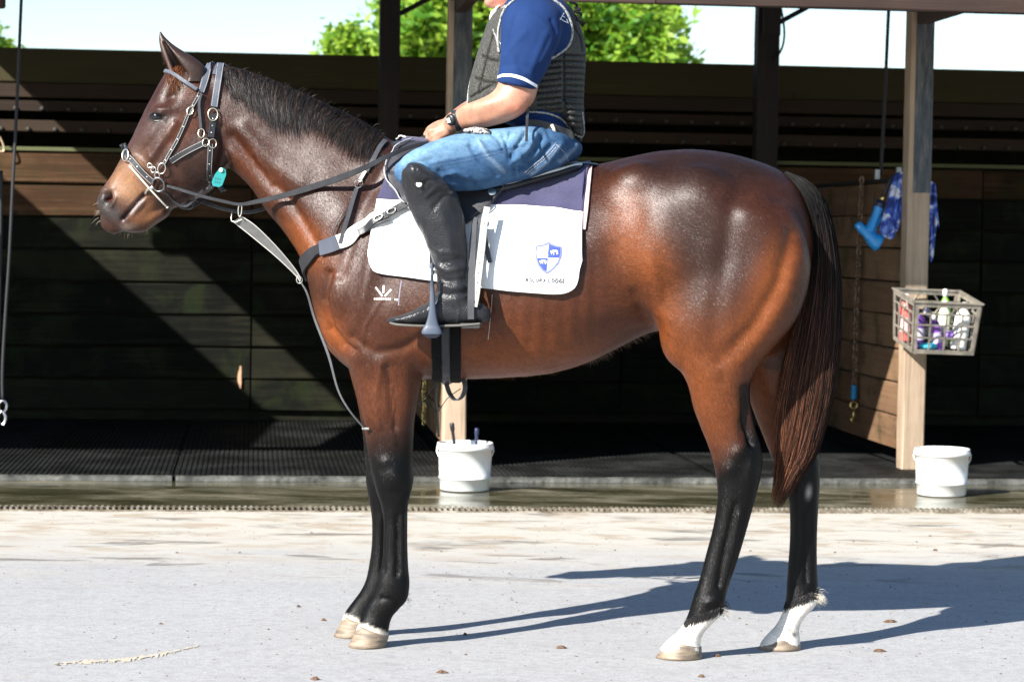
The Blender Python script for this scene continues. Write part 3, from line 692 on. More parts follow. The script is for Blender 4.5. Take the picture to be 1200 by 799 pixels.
# ================================================================== TREES BEYOND THE SHED
def leafmat():
    m = mat('sunlit_leaves', (.09, .2, .02), .5); t = NT(m)
    a = t.new('ShaderNodeVertexColor'); a.layer_name = 'coat'
    t.set(Base_Color=a.outputs[0]); t.b.inputs['Transmission Weight'].default_value = 0
    tr = t.new('ShaderNodeBsdfTranslucent'); t.l.new(t.mix(.5, a.outputs[0], (.3, .5, .04)), tr.inputs[0])
    ms = t.new('ShaderNodeMixShader'); ms.inputs[0].default_value = .4
    t.l.new(t.b.outputs[0], ms.inputs[1]); t.l.new(tr.outputs[0], ms.inputs[2]); t.l.new(ms.outputs[0], t.n['Material Output'].inputs[0]); return m
M_LEAF = leafmat(); M_BARK = mat('bark', (.09, .065, .045), .9); tt = NT(M_BARK); tt.set(Normal=tt.bump(tt.noise(tt.coord('Object', (1, 1, .2)), 30, 5), .8, .02))
def tree(pxc, Y, blobs, label, n, lf=.085, seed=1, trunk_px=None):
    g = np.random.default_rng(seed)
    base = plane_hit(trunk_px or pxc, 300, np.array([0, 1.0, 0]), Y); base = np.array([base[0], Y, 0.0])
    root = empty('leafy_tree', base, 0, label, 'tree', 'green trees beyond the shed')
    B = [(plane_hit(x, y, np.array([0, 1.0, 0]), Y+dy), r*Y/FPX) for x, y, r, dy in blobs]
    # trunk + limbs
    b = MB(); top = base+HZ*B[0][0][2]*.72
    b.tube(catmull([base, base+HZ*top[2]*.4+R0*.04, base+HZ*top[2]*.75-R0*.03, top], 4), np.linspace(.16, .07, 13), 10)
    for c, r in B: b.tube(catmull([base+HZ*top[2]*g.uniform(.55, .9), (base*.4+top*0+c*.6)*np.array([1, 1, 0])+HZ*(top[2]*.35+c[2]*.6), c+HZ*r*.4], 4), np.linspace(.06, .012, 9), 6)
    b.build('trunk', M_BARK, root, smooth=True)
    # clumps of leaves
    w = np.array([r**2 for _, r in B]); w = w/w.sum(); V = []; Cc = []
    ncl = n//26; P = []
    for k in range(ncl):
        c, r = B[g.choice(len(B), p=w)]; d = g.normal(size=3); d /= np.linalg.norm(d)
        P.append(c+d*r*(g.uniform(.35, 1.08)))
    P = np.array(P); idx = np.repeat(np.arange(ncl), 26); N = len(idx)
    ctr = P[idx]+g.normal(size=(N, 3))*.1*np.array([1, 1, .8])
    a = g.normal(size=(N, 3)); a[:, 2] *= .6; a /= np.linalg.norm(a, axis=1)[:, None]
    b2 = np.cross(a, g.normal(size=(N, 3))); b2 /= np.linalg.norm(b2, axis=1)[:, None]
    sz = lf*g.uniform(.55, 1.25, N)[:, None]
    q = np.stack([ctr-a*sz, ctr-b2*sz*.42+a*sz*.05, ctr+a*sz, ctr+b2*sz*.42+a*sz*.05], 1)
    col0 = np.array([.06, .2, .012]); col1 = np.array([.36, .5, .05])
    mix_ = np.clip(g.normal(.5, .25, ncl)[idx]+g.normal(0, .15, N), 0, 1)[:, None]
    col = col0*(1-mix_)+col1*mix_
    Fc = (np.arange(N*4).reshape(N, 4)).tolist()
    wmesh('crown', q.reshape(-1, 3), Fc, M_LEAF, root, False, colors=np.repeat(col, 4, 0))
tree(640, 30, [(640, -20, 85, 0), (560, 25, 72, .4), (500, 45, 55, -.3), (600, 60, 70, .3), (700, 40, 75, .2), (745, 50, 55, -.4), (770, 62, 34, .2), (485, 70, 40, .3), (665, -70, 60, 0), (730, 0, 52, .3), (535, -20, 50, 0), (660, 70, 60, .6), (790, 78, 20, 0), (475, 20, 40, 0)], 'big bright green tree behind the rider, over the rear fascia', 30000, seed=3)
tree(412, 31, [(405, 48, 20, 0), (425, 62, 20, .2), (392, 62, 13, 0), (440, 72, 18, 0), (410, 74, 22, 0), (412, 95, 26, 0)], 'small bright green tree top showing left of the dark post', 3300, seed=5, lf=.07)
tree(-12, 31, [(-18, 52, 24, 0), (-2, 62, 14, 0), (-22, 80, 30, 0), (-60, 50, 50, 0)], 'leafy tree edge at the top left corner of the photo', 2600, seed=8, lf=.07)
# ================================================================== LOFTED BODIES
def loft_pts(st, n=6, ring=28, e=1.0, flip=1):
    """stations (ax,ay,bx,by,w,v[,pear]) -> rings of points in the horse frame"""
    A = []
    for s in st:
        s = list(s)+[0]*(7-len(s)); v = s[5]
        a = H(s[0], s[1], v); b = H(s[2], s[3], v); A.append(np.concatenate([a, b, [s[4], s[6]]]))
    A = catmull(np.array(A), n); out = []
    for r in A:
        c = (r[:3]+r[3:6])/2; h = (r[:3]-r[3:6])/2; w = max(r[6], .002); k = r[7]; row = []
        for j in range(ring):
            q = 2*math.pi*j/ring; cs, sn = math.cos(q), math.sin(q)
            cs2 = math.copysign(abs(cs)**e, cs); sn2 = math.copysign(abs(sn)**e, sn)
            row.append(c+h*cs2+HV*w*sn2*(1-k*cs))
        out.append(row)
    return np.array(out)
def loft_mesh(b, st, n=6, ring=28, e=1.0, dome=(0, 0)):
    P = loft_pts(st, n, ring, e); rows = list(P)
    def cap(row, prev, d):
        c = row.mean(0); dirn = c-prev.mean(0); dirn /= np.linalg.norm(dirn)+1e-9; rad = np.linalg.norm(row-c, axis=1).mean()*d; o = []
        for k in (1, 2, 3):
            a = k*math.pi/8; o.append(c+(row-c)*math.cos(a)+dirn*rad*math.sin(a))
        return o
    if dome[0]: rows = cap(rows[0], rows[1], dome[0])[::-1]+rows
    if dome[1]: rows = rows+cap(rows[-1], rows[-2], dome[1])
    N = len(rows); V = np.concatenate(rows)
    Fc = [(i*ring+j, i*ring+(j+1) % ring, (i+1)*ring+(j+1) % ring, (i+1)*ring+j) for i in range(N-1) for j in range(ring)]
    V = np.vstack([V, rows[0].mean(0), rows[-1].mean(0)])
    Fc += [(N*ring, (j+1) % ring, j) for j in range(ring)]+[(N*ring+1, (N-1)*ring+j, (N-1)*ring+(j+1) % ring) for j in range(ring)]
    b.add(V, Fc)
def ellipsoid(b, c, ru, rv, rz, n=14):
    V = [c+HU*ru*math.sin(a)*math.cos(q)+HV*rv*math.sin(a)*math.sin(q)+HZ*rz*math.cos(a) for a in np.linspace(0.001, math.pi-.001, n) for q in np.linspace(0, 2*math.pi, 2*n, endpoint=False)]
    m = 2*n; b.add(V, [(i*m+j, i*m+(j+1) % m, (i+1)*m+(j+1) % m, (i+1)*m+j) for i in range(n-1) for j in range(m)])
def remesh(b, vox):
    me = bpy.data.meshes.new('tmp'); me.from_pydata(b.v, [], b.f); me.update()
    bm = bmesh.new(); bm.from_mesh(me); bmesh.ops.recalc_face_normals(bm, faces=bm.faces); bm.to_mesh(me); bm.free()
    o = bpy.data.objects.new('tmp', me); COL.objects.link(o); m = o.modifiers.new('r', 'REMESH'); m.mode = 'VOXEL'; m.voxel_size = vox; m.adaptivity = 0
    ev = o.evaluated_get(bpy.context.evaluated_depsgraph_get()); mm = bpy.data.meshes.new_from_object(ev)
    V = np.empty(len(mm.vertices)*3); mm.vertices.foreach_get('co', V); V = V.reshape(-1, 3)
    Ed = np.empty(len(mm.edges)*2, int); mm.edges.foreach_get('vertices', Ed); Ed = Ed.reshape(-1, 2)
    Fc = [tuple(p.vertices) for p in mm.polygons]
    bpy.data.objects.remove(o); bpy.data.meshes.remove(me); bpy.data.meshes.remove(mm)
    return V, Ed, Fc
def lap(V, Ed, w, it):
    n = len(V); deg = np.bincount(Ed.ravel(), minlength=n).astype(float)
    w = np.broadcast_to(w, (n,))[:, None]
    for _ in range(it):
        S_ = np.stack([np.bincount(Ed[:, 0], V[Ed[:, 1], k], n)+np.bincount(Ed[:, 1], V[Ed[:, 0], k], n) for k in range(3)], 1)
        V = V+w*(S_/deg[:, None]-V)
    return V
def taubin(V, Ed, w, it):
    for _ in range(it):
        V = lap(V, Ed, .55*w, 1); V = lap(V, Ed, -.57*w, 1)
    return V
def normals(V, Fc):
    me = bpy.data.meshes.new('t'); me.from_pydata(V.tolist(), [], Fc); me.update()
    N = np.empty(len(V)*3); me.vertices.foreach_get('normal', N); bpy.data.meshes.remove(me); return N.reshape(-1, 3)
def seg_dist(P, a, b):
    a = np.array(a, float); b = np.array(b, float); d = b-a; t = np.clip(((P-a)@d)/(d@d), 0, 1); return np.linalg.norm(P-(a+t[:, None]*d), axis=1), t
def poly_dist(P, pts):
    D = None
    for a, b in zip(pts[:-1], pts[1:]):
        d, _ = seg_dist(P, a, b); D = d if D is None else np.minimum(D, d)
    return D
def sstep(x, a, b):
    t = np.clip((x-a)/(b-a), 0, 1); return t*t*(3-2*t)

# ================================================================== HORSE
TORSO = [  # top x,y  bottom x,y  half width  v  pear
 (378, 345, 378, 372, .07, 0, 0), (386, 300, 380, 398, .135, 0, 0), (402, 240, 395, 420, .19, 0, .05), (430, 178, 420, 437, .215, 0, .22),
 (460, 166, 462, 443, .235, 0, .34), (495, 168, 500, 444, .25, 0, .36), (540, 180, 545, 444, .272, 0, .28), (590, 192, 595, 442, .29, 0, .18), (640, 197, 645, 437, .297, 0, .12),
 (685, 196, 690, 424, .295, 0, .08), (722, 188, 728, 406, .285, 0, .02), (762, 178, 768, 388, .28, 0, -.02), (806, 175, 800, 392, .282, 0, -.02), (846, 178, 838, 410, .278, 0, 0),
 (884, 187, 876, 420, .258, 0, 0), (914, 200, 908, 410, .215, 0, 0), (936, 217, 932, 380, .15, 0, 0), (949, 245, 948, 335, .08, 0, 0), (953, 270, 953, 310, .03, 0, 0)]
NECK = [(246, 76, 250, 175, .07, 0, .1), (262, 77, 264, 193, .074, 0, .15), (284, 82, 280, 206, .078, 0, .2), (312, 91, 298, 224, .083, 0, .28), (344, 105, 313, 248, .09, 0, .32),
 (380, 121, 328, 266, .105, 0, .36), (411, 135, 342, 284, .125, 0, .38), (438, 150, 354, 303, .148, 0, .4), (456, 162, 362, 330, .17, 0, .4), (470, 180, 368, 356, .185, 0, .35), (486, 210, 376, 385, .19, 0, .3), (500, 250, 396, 410, .18, 0, .2)]
HEAD = [(246, 82, 268, 168, .07, 0), (222, 76, 268, 186, .088, 0), (200, 80, 262, 206, .1, 0), (190, 93, 250, 221, .108, 0, .0), (180, 112, 236, 231, .108, 0, .04), (169, 134, 219, 239, .1, 0, .08),
 (156, 160, 203, 244, .084, 0, .06), (143, 185, 191, 250, .072, 0, 0), (131, 206, 181, 261, .064, 0, -.05), (121, 220, 173, 270, .06, 0, -.06), (115, 231, 162, 273, .054, 0), (114, 242, 152, 272, .045, 0), (119, 251, 144, 268, .032, 0)]
LOWLIP = [(186, 240, 190, 258, .045, 0), (166, 248, 172, 269, .04, 0), (152, 257, 158, 273, .036, 0), (143, 263, 147, 271, .025, 0)]
def fore(v, dx=0, far=False):
    if not far:
        return [(392, 330, 470, 330, .10, v*1.1), (398, 385, 492, 385, .105, v*1.12), (410, 430, 496, 425, .098, v*1.1), (418, 455, 492, 455, .082, v), (423, 480, 488, 480, .07, v), (427, 505, 485, 505, .06, v), (431, 528, 483.5, 528, .053, v),
          (434, 547, 484, 547, .052, v), (438, 563, 484.5, 563, .052, v), (442, 578, 481.5, 578, .045, v), (447, 593, 478, 593, .037, v), (449.5, 612, 477.5, 612, .033, v), (449, 640, 477.5, 640, .031, v), (446.5, 665, 478.5, 665, .033, v),
          (442, 682, 480, 684, .038, v), (437, 696, 477, 702, .037, v), (430, 708, 468, 713, .035, v), (425, 719, 460, 722, .035, v), (421, 728, 456, 734, .04, v), (417, 738, 455, 745, .046, v), (413, 748, 453, 752, .048, v)]
    return [(392, 330, 462, 330, .10, v*1.1), (400, 385, 478, 385, .105, v*1.12), (408, 430, 480, 425, .095, v*1.1), (415, 455, 474, 455, .08, v), (421, 480, 470, 480, .068, v), (425, 505, 467, 505, .058, v), (427, 528, 466, 528, .052, v),
          (429, 547, 467, 547, .052, v), (429, 563, 468, 563, .052, v), (431, 578, 466, 578, .045, v), (434, 593, 463, 593, .037, v), (436, 612, 462, 612, .033, v), (435.5, 640, 462, 640, .031, v), (432, 665, 463, 665, .033, v),
          (428.5, 680, 463, 684, .038, v), (422, 693, 459, 698, .037, v), (413, 705, 450, 709, .035, v), (407, 713, 442, 716, .035, v), (403, 720, 438, 726, .04, v), (400, 729, 437, 735, .046, v), (397, 738, 436, 742, .048, v)]
def hind(v, far=False):
    if not far:
        return [(770, 250, 930, 240, .12, v*.95), (768, 310, 951, 300, .135, v*.98), (768, 360, 944, 350, .14, v), (774, 392, 930, 380, .132, v), (786, 415, 910, 404, .118, v), (797, 433, 890, 430, .102, v), (806, 453, 880, 449, .085, v*.98), (813, 478, 879, 470, .07, v*.96), (822, 502, 882, 492, .058, v*.94),
          (829, 520, 889, 514, .052, v*.93), (834, 535, 893.5, 531, .05, v*.92), (838, 553, 893, 552, .048, v*.9), (840.5, 572, 888, 574, .043, v*.9), (840, 592, 881.5, 598, .038, v*.9), (835, 620, 873, 628, .034, v*.9), (827, 650, 864, 658, .033, v*.9), (819, 680, 855, 684, .036, v*.9), (812, 700, 849.5, 704, .042, v*.9),
          (807, 717, 848, 717, .044, v*.9), (801, 730, 837, 728, .04, v*.9), (793, 741, 825, 741, .04, v*.9), (785, 747, 821, 752, .044, v*.9), (777, 755, 822, 760, .049, v*.9), (771, 762, 821, 765, .05, v*.9)]
    return [(790, 250, 930, 240, .12, v*.95), (800, 310, 951, 300, .135, v*.98), (815, 360, 955, 350, .14, v), (835, 392, 955, 380, .13, v), (852, 415, 953, 404, .115, v), (866, 440, 950, 430, .10, v), (876, 462, 949, 455, .085, v), (884, 485, 949, 478, .07, v), (892, 505, 951, 500, .058, v),
          (900, 525, 957, 520, .052, v), (908, 545, 960.5, 540, .05, v), (916, 563, 961, 562, .048, v), (923, 582, 960, 582, .043, v), (925.5, 604, 958.5, 604, .037, v), (925.5, 632, 957.5, 632, .034, v), (923.5, 660, 957.5, 660, .033, v), (922, 682, 958.5, 682, .038, v), (921, 698, 959.5, 697, .042, v),
          (919, 710, 956, 709, .042, v), (914, 724, 943, 723, .038, v), (907, 735, 937, 734, .04, v), (900, 742, 937, 744, .044, v), (893, 750, 938, 752, .049, v), (889, 757, 938, 757, .05, v)]
VF = -.105; VFF = .085; VH = -.145; VHF = .10
hb = MB()
loft_mesh(hb, TORSO, 6, 40, 1.0, (1, 1))
loft_mesh(hb, NECK, 6, 32, .95)
loft_mesh(hb, HEAD, 5, 28, .86, (1, 1)); loft_mesh(hb, LOWLIP, 4, 18, .9, (1, 1))
for st in (fore(VF), fore(VFF, far=True), hind(VH), hind(VHF, far=True)): loft_mesh(hb, st, 4, 24, .95)
def blobpx(px, py, v, ru, rv, rz): ellipsoid(hb, H(px, py, v), ru, rv, rz)
for sg in (-1, 1):
    blobpx(425, 330, sg*.115, .15, .115, .21)      # shoulder
    blobpx(462, 395, sg*.14, .11, .085, .12)       # triceps
    blobpx(392, 350, sg*.085, .075, .085, .10)     # point of shoulder / breast
    blobpx(238, 176, sg*.055, .088, .05, .10)      # jowl
    blobpx(193, 131, sg*.082, .032, .022, .024)    # orbit
    blobpx(750, 235, sg*.15, .12, .09, .13)      # hip point
    blobpx(803, 390, sg*.15, .085, .09, .12)      # stifle
    blobpx(880, 300, sg*.16, .14, .10, .22)        # buttock
    blobpx(820, 280, sg*.17, .17, .11, .24)
    blobpx(127, 234, sg*.034, .03, .026, .026)     # nostril rim
    blobpx(447, 210, sg*.07, .12, .07, .10)
hV, hE, hF = remesh(hb, .0068)
def px_of(V, mirror=False):
    if mirror:
        d = V@HV-HC; V = V-np.outer(d+np.abs(d), HV)
    return proj(V)
PX = px_of(hV); PM = px_of(hV, True); side_v = hV@HV-HC
# junction smoothing
w = np.full(len(hV), .0)
def addw(px, py, r, a):
    d = np.linalg.norm(PM-np.array([px, py]), axis=1); np.maximum(w, a*(1-sstep(d, r*.5, r)), out=w)
for a in ((430, 300, 120, 1), (430, 400, 75, 1), (470, 380, 70, 1), (500, 300, 110, .9), (600, 300, 160, .8), (740, 300, 110, 1), (840, 300, 160, 1), (745, 215, 60, 1), (800, 400, 80, 1), (880, 400, 60, .9), (400, 200, 100, 1), (330, 180, 60, .6), (262, 150, 40, .9), (240, 180, 30, .5), (205, 130, 24, .3), (215, 210, 30, .5)): addw(*a)
legz = sstep(hV[:, 2], .62, .8)
hV = taubin(hV, hE, np.ones(len(hV)), 5)
hV = lap(hV, hE, .5*w*legz, 60)
hV = lap(hV, hE, .3*sstep(hV[:, 2], .5, .9), 3)
N = normals(hV, hF)
PX = px_of(hV); PM = px_of(hV, True); side_v = hV@HV-HC
facing = np.clip(np.abs(N@HV)*1.6, 0, 1)
disp = np.zeros(len(hV)); KM = 1.0
def bump_(px, py, rx, ry, ang, amp, P=None):
    P = PM if P is None else P; a = R(ang); d = P-np.array([px, py]); u = d[:, 0]*math.cos(a)+d[:, 1]*math.sin(a); v = -d[:, 0]*math.sin(a)+d[:, 1]*math.cos(a)
    disp[:] += KM*amp*np.exp(-((u/rx)**2+(v/ry)**2))*facing
def groove(pts, wd, amp, P=None, soft=True):
    P = PM if P is None else P; d = poly_dist(P, pts); disp[:] += KM*amp*np.exp(-(d/wd)**2)*facing
# body relief
KM = 1.45
for a in ((452, 380, 26, 34, 20, .012), (395, 350, 14, 26, 0, .009), (432, 330, 14, 60, 12, .006), (400, 250, 40, 22, -50, .006), (330, 190, 60, 14, 35, .005), (330, 140, 50, 16, 28, .006),
          (741, 205, 26, 16, 10, .002), (725, 300, 28, 60, 10, -.009), (762, 250, 16, 40, 0, -.005), (815, 230, 60, 26, 15, .007), (885, 262, 40, 26, 35, .010), (900, 300, 22, 50, 15, .006), (798, 390, 20, 34, 0, .004), (770, 340, 10, 40, -12, .008), (840, 350, 30, 60, 8, .006),
          (600, 330, 90, 40, 0, .005), (560, 400, 60, 16, 0, .004), (840, 470, 22, 34, -15, .006), (447, 470, 16, 30, 0, .006), (475, 470, 9, 36, 0, .005)): bump_(*a)
groove([(385, 320), (381, 350), (388, 385), (402, 403), (415, 411)], 5, -.012)
groove([(272, 160), (300, 195), (340, 235), (372, 290)], 7, -.010)
groove([(285, 150), (320, 195), (352, 215)], 8, .005)
groove([(298, 180), (312, 200), (318, 212)], 4, .005)
groove([(452, 190), (420, 250), (398, 320)], 9, -.007); groove([(470, 200), (446, 270), (428, 340), (415, 380)], 9, .005)
groove([(415, 395), (440, 412), (470, 408), (492, 395)], 6, -.006)
groove([(455, 430), (460, 470), (462, 500)], 4, -.005); groove([(447, 425), (440, 470), (444, 500)], 3.5, .003)
groove([(925, 275), (912, 330), (885, 380), (858, 408), (842, 425)], 9, -.006); groove([(935, 300), (920, 350), (895, 392), (870, 420)], 10, .004)
groove([(858, 240), (850, 300), (838, 360), (834, 410)], 12, -.005)
groove([(842, 412), (850, 430), (846, 446)], 7, -.003)
groove([(872, 455), (874, 490), (880, 520)], 4, -.012, PX); groove([(880, 440), (880, 480), (888, 520)], 3.5, .004, PX)
groove([(745, 345), (757, 372), (772, 382)], 8, -.005)
for k in range(9): groove([(560+k*17, 300), (552+k*18, 360), (545+k*19, 405)], 6, -.0012)
# veins / tendons on forearm and shoulder
KM = 1.7
groove([(458, 452), (462, 474), (458, 498), (463, 520)], 1.6, .0025); groove([(449, 350), (430, 380), (424, 405)], 2.2, .0015)
groove([(452, 610), (450, 640), (450, 668)], 3, -.0035, PX); groove([(466, 604), (466, 672)], 2.6, -.005, PX); groove([(472, 604), (472, 672)], 2.4, .003, PX)
groove([(862, 590), (850, 640), (842, 685)], 3, -.005, PX); groove([(868, 600), (858, 650), (848, 690)], 2.5, .003, PX)
groove([(945, 600), (945, 680)], 3, -.005, PX); groove([(934, 575), (933, 680)], 2.6, .002, PX)
bump_(462, 556, 12, 14, 0, .006, PX); bump_(452, 540, 7, 6, 0, .004, PX); bump_(470, 575, 9, 5, 0, -.004, PX)
bump_(868, 527, 12, 9, -40, .007, PX); bump_(856, 548, 9, 10, 0, .005, PX); bump_(880, 548, 6, 16, 10, .004, PX); bump_(870, 500, 5, 18, 0, -.006, PX)
groove([(448, 700), (462, 703), (470, 712)], 3, -.004, PX); groove([(830, 706), (846, 702)], 4, .004, PX)
# head relief
KM = 1.35
bump_(201, 112, 9, 7, -50, -.010); bump_(192, 129, 12, 4.5, -8, .006); bump_(185, 138, 6.2, 3.4, 5, -.011); groove([(177, 139), (185, 142.5), (194, 139)], 1.6, .003)
groove([(205, 146), (190, 168), (178, 184)], 5, .006); groove([(196, 166), (180, 192)], 5, -.004); bump_(165, 178, 8, 16, 35, -.005); bump_(175, 160, 5, 18, 35, .003)
groove([(226, 232), (208, 216), (204, 196)], 6, -.006); bump_(236, 172, 22, 24, 0, .005); groove([(258, 150), (264, 172), (258, 196)], 6, -.007)
bump_(126, 231, 5.4, 7.2, 30, -.026); groove([(120, 224), (130, 222), (135, 232), (131, 241)], 2.4, .006); bump_(146, 214, 10, 12, 0, -.003); bump_(158, 240, 8, 5, -30, .005)
groove([(170, 227), (160, 238), (152, 247), (143, 257)], 2.1, -.014); groove([(167, 236), (155, 250)], 3, .004); bump_(152, 268, 8, 5, 0, .004)
groove([(185, 248), (193, 236), (205, 226)], 5, -.004)
groove([(158, 182), (168, 190), (182, 210)], 1.6, .0018); groove([(172, 175), (180, 190), (190, 200)], 1.5, .0018)
hV = hV+N*disp[:, None]
# soft fine unevenness of muscle under the coat
def vnoise(P, f, seed=0):
    g = np.random.default_rng(seed); o = np.zeros(len(P))
    for _ in range(7):
        d = g.normal(size=3); d /= np.linalg.norm(d); o += np.sin(P@d*f*g.uniform(.7, 1.4)*6.28+g.uniform(0, 6.28))
    return o/7
hV = hV+N*(vnoise(hV, 5, 1)*.0028+vnoise(hV, 11, 2)*.0012)[:, None]*sstep(hV[:, 2], .5, .85)[:, None]
hV[:, 2] = np.maximum(hV[:, 2], .0015)

# coat colours (patches that belong to the coat)
def c3(r, g, b): return np.array([r, g, b], float)
BROWN = c3(.038, .0128, .0068); DARK = c3(.014, .0078, .0062); TAN = c3(.2, .055, .012); BLACK = c3(.0028, .0026, .0026); RED = c3(.095, .0275, .0095); WHITE = c3(.72, .68, .62); MEAL = c3(.25, .125, .06)
col = np.tile(BROWN, (len(hV), 1))
def paint(px, py, rx, ry, ang, c, s, P=None):
    P = PM if P is None else P; a = R(ang); d = P-np.array([px, py]); u = d[:, 0]*math.cos(a)+d[:, 1]*math.sin(a); v = -d[:, 0]*math.sin(a)+d[:, 1]*math.cos(a)
    k = (s*np.exp(-((u/rx)**2+(v/ry)**2)**1.3))[:, None]; col[:] = col*(1-k)+c*k
def paintl(pts, wd, c, s, P=None):
    P = PM if P is None else P; k = (s*np.exp(-(poly_dist(P, pts)/wd)**2))[:, None]; col[:] = col*(1-k)+c*k
for a in ((600, 400, 170, 62, 0, RED, .85), (620, 425, 120, 34, 0, TAN, .8), (735, 270, 26, 55, 0, TAN, .6), (765, 330, 32, 62, -10, TAN, .95), (735, 355, 55, 38, 20, RED, .8), (800, 420, 42, 50, 0, TAN, .62), (905, 340, 26, 70, 20, TAN, .85), (870, 400, 50, 34, -40, TAN, .65),
          (840, 475, 50, 50, 0, TAN, .55), (835, 380, 40, 60, 0, RED, .35), (820, 300, 50, 80, 0, DARK, .5), (830, 195, 120, 26, 0, DARK, .8), (360, 120, 120, 22, 30, DARK, .6),
          (385, 395, 22, 38, -20, TAN, .95), (380, 300, 26, 40, -30, RED, .8), (355, 280, 22, 34, -35, TAN, .7), (450, 460, 60, 48, 0, RED, .8), (440, 420, 30, 20, 0, DARK, .3), (460, 380, 30, 30, 0, DARK, .25), (318, 215, 22, 20, 40, RED, .7), (215, 150, 12, 26, 40, RED, .8),
          (290, 190, 26, 16, 45, RED, .6), (225, 105, 14, 14, 0, RED, .5), (235, 200, 34, 22, -30, DARK, .6), (165, 160, 22, 34, 35, c3(.06, .03, .024), .7), (146, 208, 28, 17, -52, MEAL, .9), (162, 224, 14, 11, 0, MEAL, .6), (170, 250, 20, 14, -20, c3(.2, .085, .035), .85), (150, 225, 12, 12, 0, MEAL, .6),
          (195, 240, 14, 10, 0, DARK, .6), (121, 238, 14, 18, 0, c3(.03, .024, .023), .95), (134, 251, 15, 9, 25, c3(.04, .033, .031), .9), (150, 266, 10, 5, 0, c3(.12, .09, .075), .7), (126, 231, 5.2, 6.6, 30, c3(.02, .008, .008), .95), (127, 232, 3, 3.6, 30, c3(.14, .015, .014), .85)): paint(*a)
paintl([(168, 229), (160, 238), (152, 247), (144, 256)], 3, c3(.03, .012, .014), .95); paintl([(165, 236), (154, 249)], 3, c3(.3, .26, .25), .7)
paintl([(176, 138), (186, 133), (196, 138), (186, 142), (176, 138)], 3, c3(.01, .008, .007), .85)
# legs
leg = hV[:, 2] < .95
front = PX[:, 0] < 560
far = side_v > .0
jit = vnoise(hV, 30, 5)*7
yb_f = np.where(far, 492, 520)+jit-8*(PX[:, 0]-455)/30.
kf = sstep(PX[:, 1], yb_f-46, yb_f+26)*(leg & front)
yb_h = np.where(far, 520, 540)+jit-(PX[:, 0]-np.where(far, 930, 850))*1.1
kh = sstep(PX[:, 1], yb_h-26, yb_h+18)*(leg & ~front)
k = np.maximum(kf, kh)[:, None]; col = col*(1-k)+BLACK*k
paintl([(876, 452), (875, 490), (880, 520)], 7, BLACK, .9, PX)
infar = (leg & ~front & far & (PX[:, 1] < 530))[:, None]; col = np.where(infar, col*.35+TAN*.65*.9, col)
jit2 = vnoise(hV, 60, 6)*4+vnoise(hV, 130, 7)*2
for cond, y0 in ((~front & ~far & leg, 722), (~front & far & leg, 703)):
    yy = y0-(PX[:, 0]-(830 if y0 > 710 else 940))*.35*(1 if y0 > 710 else 1.1)
    kk = (sstep(PX[:, 1]+jit2, yy-2.5, yy+2.5)*cond)[:, None]; col = col*(1-kk)+WHITE*kk
for cond, p in ((front & ~far & leg, [(417, 727), (436, 733), (457, 742)]), (front & far & leg, [(402, 717), (420, 724), (442, 734)])):
    Pn = PX; yl = np.interp(Pn[:, 0], [a[0] for a in p], [a[1] for a in p]); kk = (sstep(Pn[:, 1]+jit2*.5, yl-1, yl+2)*cond)[:, None]; col = col*(1-kk)+c3(.5, .46, .4)*kk
for q in ((925, 738, 3.4, 2), (931, 743, 3, 3), (918, 736, 2, 1)): paint(q[0], q[1], q[2], q[3], 20, BLACK, .95, PX)
paint(948, 576, 3, 7, 5, c3(.35, .33, .3), .9, PX)
col = col*(1+.13*vnoise(hV, 22, 9)+.1*vnoise(hV, 60, 10))[:, None]
col = np.clip(col, .002, 1)

def coatmat():
    m = mat('bay_coat', (.05, .02, .01), .4); t = NT(m)
    a = t.new('ShaderNodeVertexColor'); a.layer_name = 'coat'
    p = t.coord('Object'); hair = t.noise(t.coord('Object', (1, 1, .35), (0, R(25), 0)), 420, 3, .7); hair2 = t.noise(t.coord('Object', (.6, 1, .25), (0, R(-15), 0)), 150, 3, .65); blot = t.noise(p, 26, 5, .65)
    c = t.mix(.65, a.outputs[0], t.mix(1., a.outputs[0], t.ramp(hair, [(.3, (.5, .5, .5)), (.7, (1.65, 1.6, 1.55))]), 'MULTIPLY'))
    c = t.mix(.5, c, t.mix(1., c, t.ramp(blot, [(.3, (.75, .72, .7)), (.7, (1.35, 1.35, 1.35))]), 'MULTIPLY'))
    r = t.math('ADD', t.math('MULTIPLY', hair, .2), .27)
    bw_ = t.new('ShaderNodeRGBToBW'); t.l.new(a.outputs[0], bw_.inputs[0]); spc = t.ramp(bw_.outputs[0], [(.0025, .14), (.014, .38)])
    t.set(Base_Color=c, Roughness=r, Specular_IOR_Level=spc, Normal=t.bump(hair2, .3, .0022, t.bump(hair, .5, .0014)))
    t.b.inputs['Sheen Weight'].default_value = .0; t.b.inputs['Sheen Roughness'].default_value = .35; t.b.inputs['Sheen Tint'].default_value = (.9, .85, .9, 1)
    return m
M_COAT = coatmat()
HB = HO+HU*0; HB = np.array([H(600, 700)[0], H(600, 700)[1], 0.0])
horse = empty('horse', HB, 0, 'glossy dark bay horse standing side on, facing left, with two white hind socks', 'horse')
body = wmesh('body', hV, hF, M_COAT, horse, True, colors=col)
HBVH = BVHTree.FromPolygons([Vector(v) for v in hV], hF)
CAMV = Vector(EYE)
def hit(px, py, off=0.0, bvh=None):
    """point of the horse's skin that the photo shows at this pixel, and its normal"""
    d = Vector(ray(px, py)).normalized(); loc, nn, i, dd = (bvh or HBVH).ray_cast(CAMV, d, 30)
    if loc is None:
        q = Vector(H(px, py)); loc, nn, i, dd = (bvh or HBVH).find_nearest(q)
        if loc is None: return None
    return np.array(loc)+np.array(nn)*off, np.array(nn)
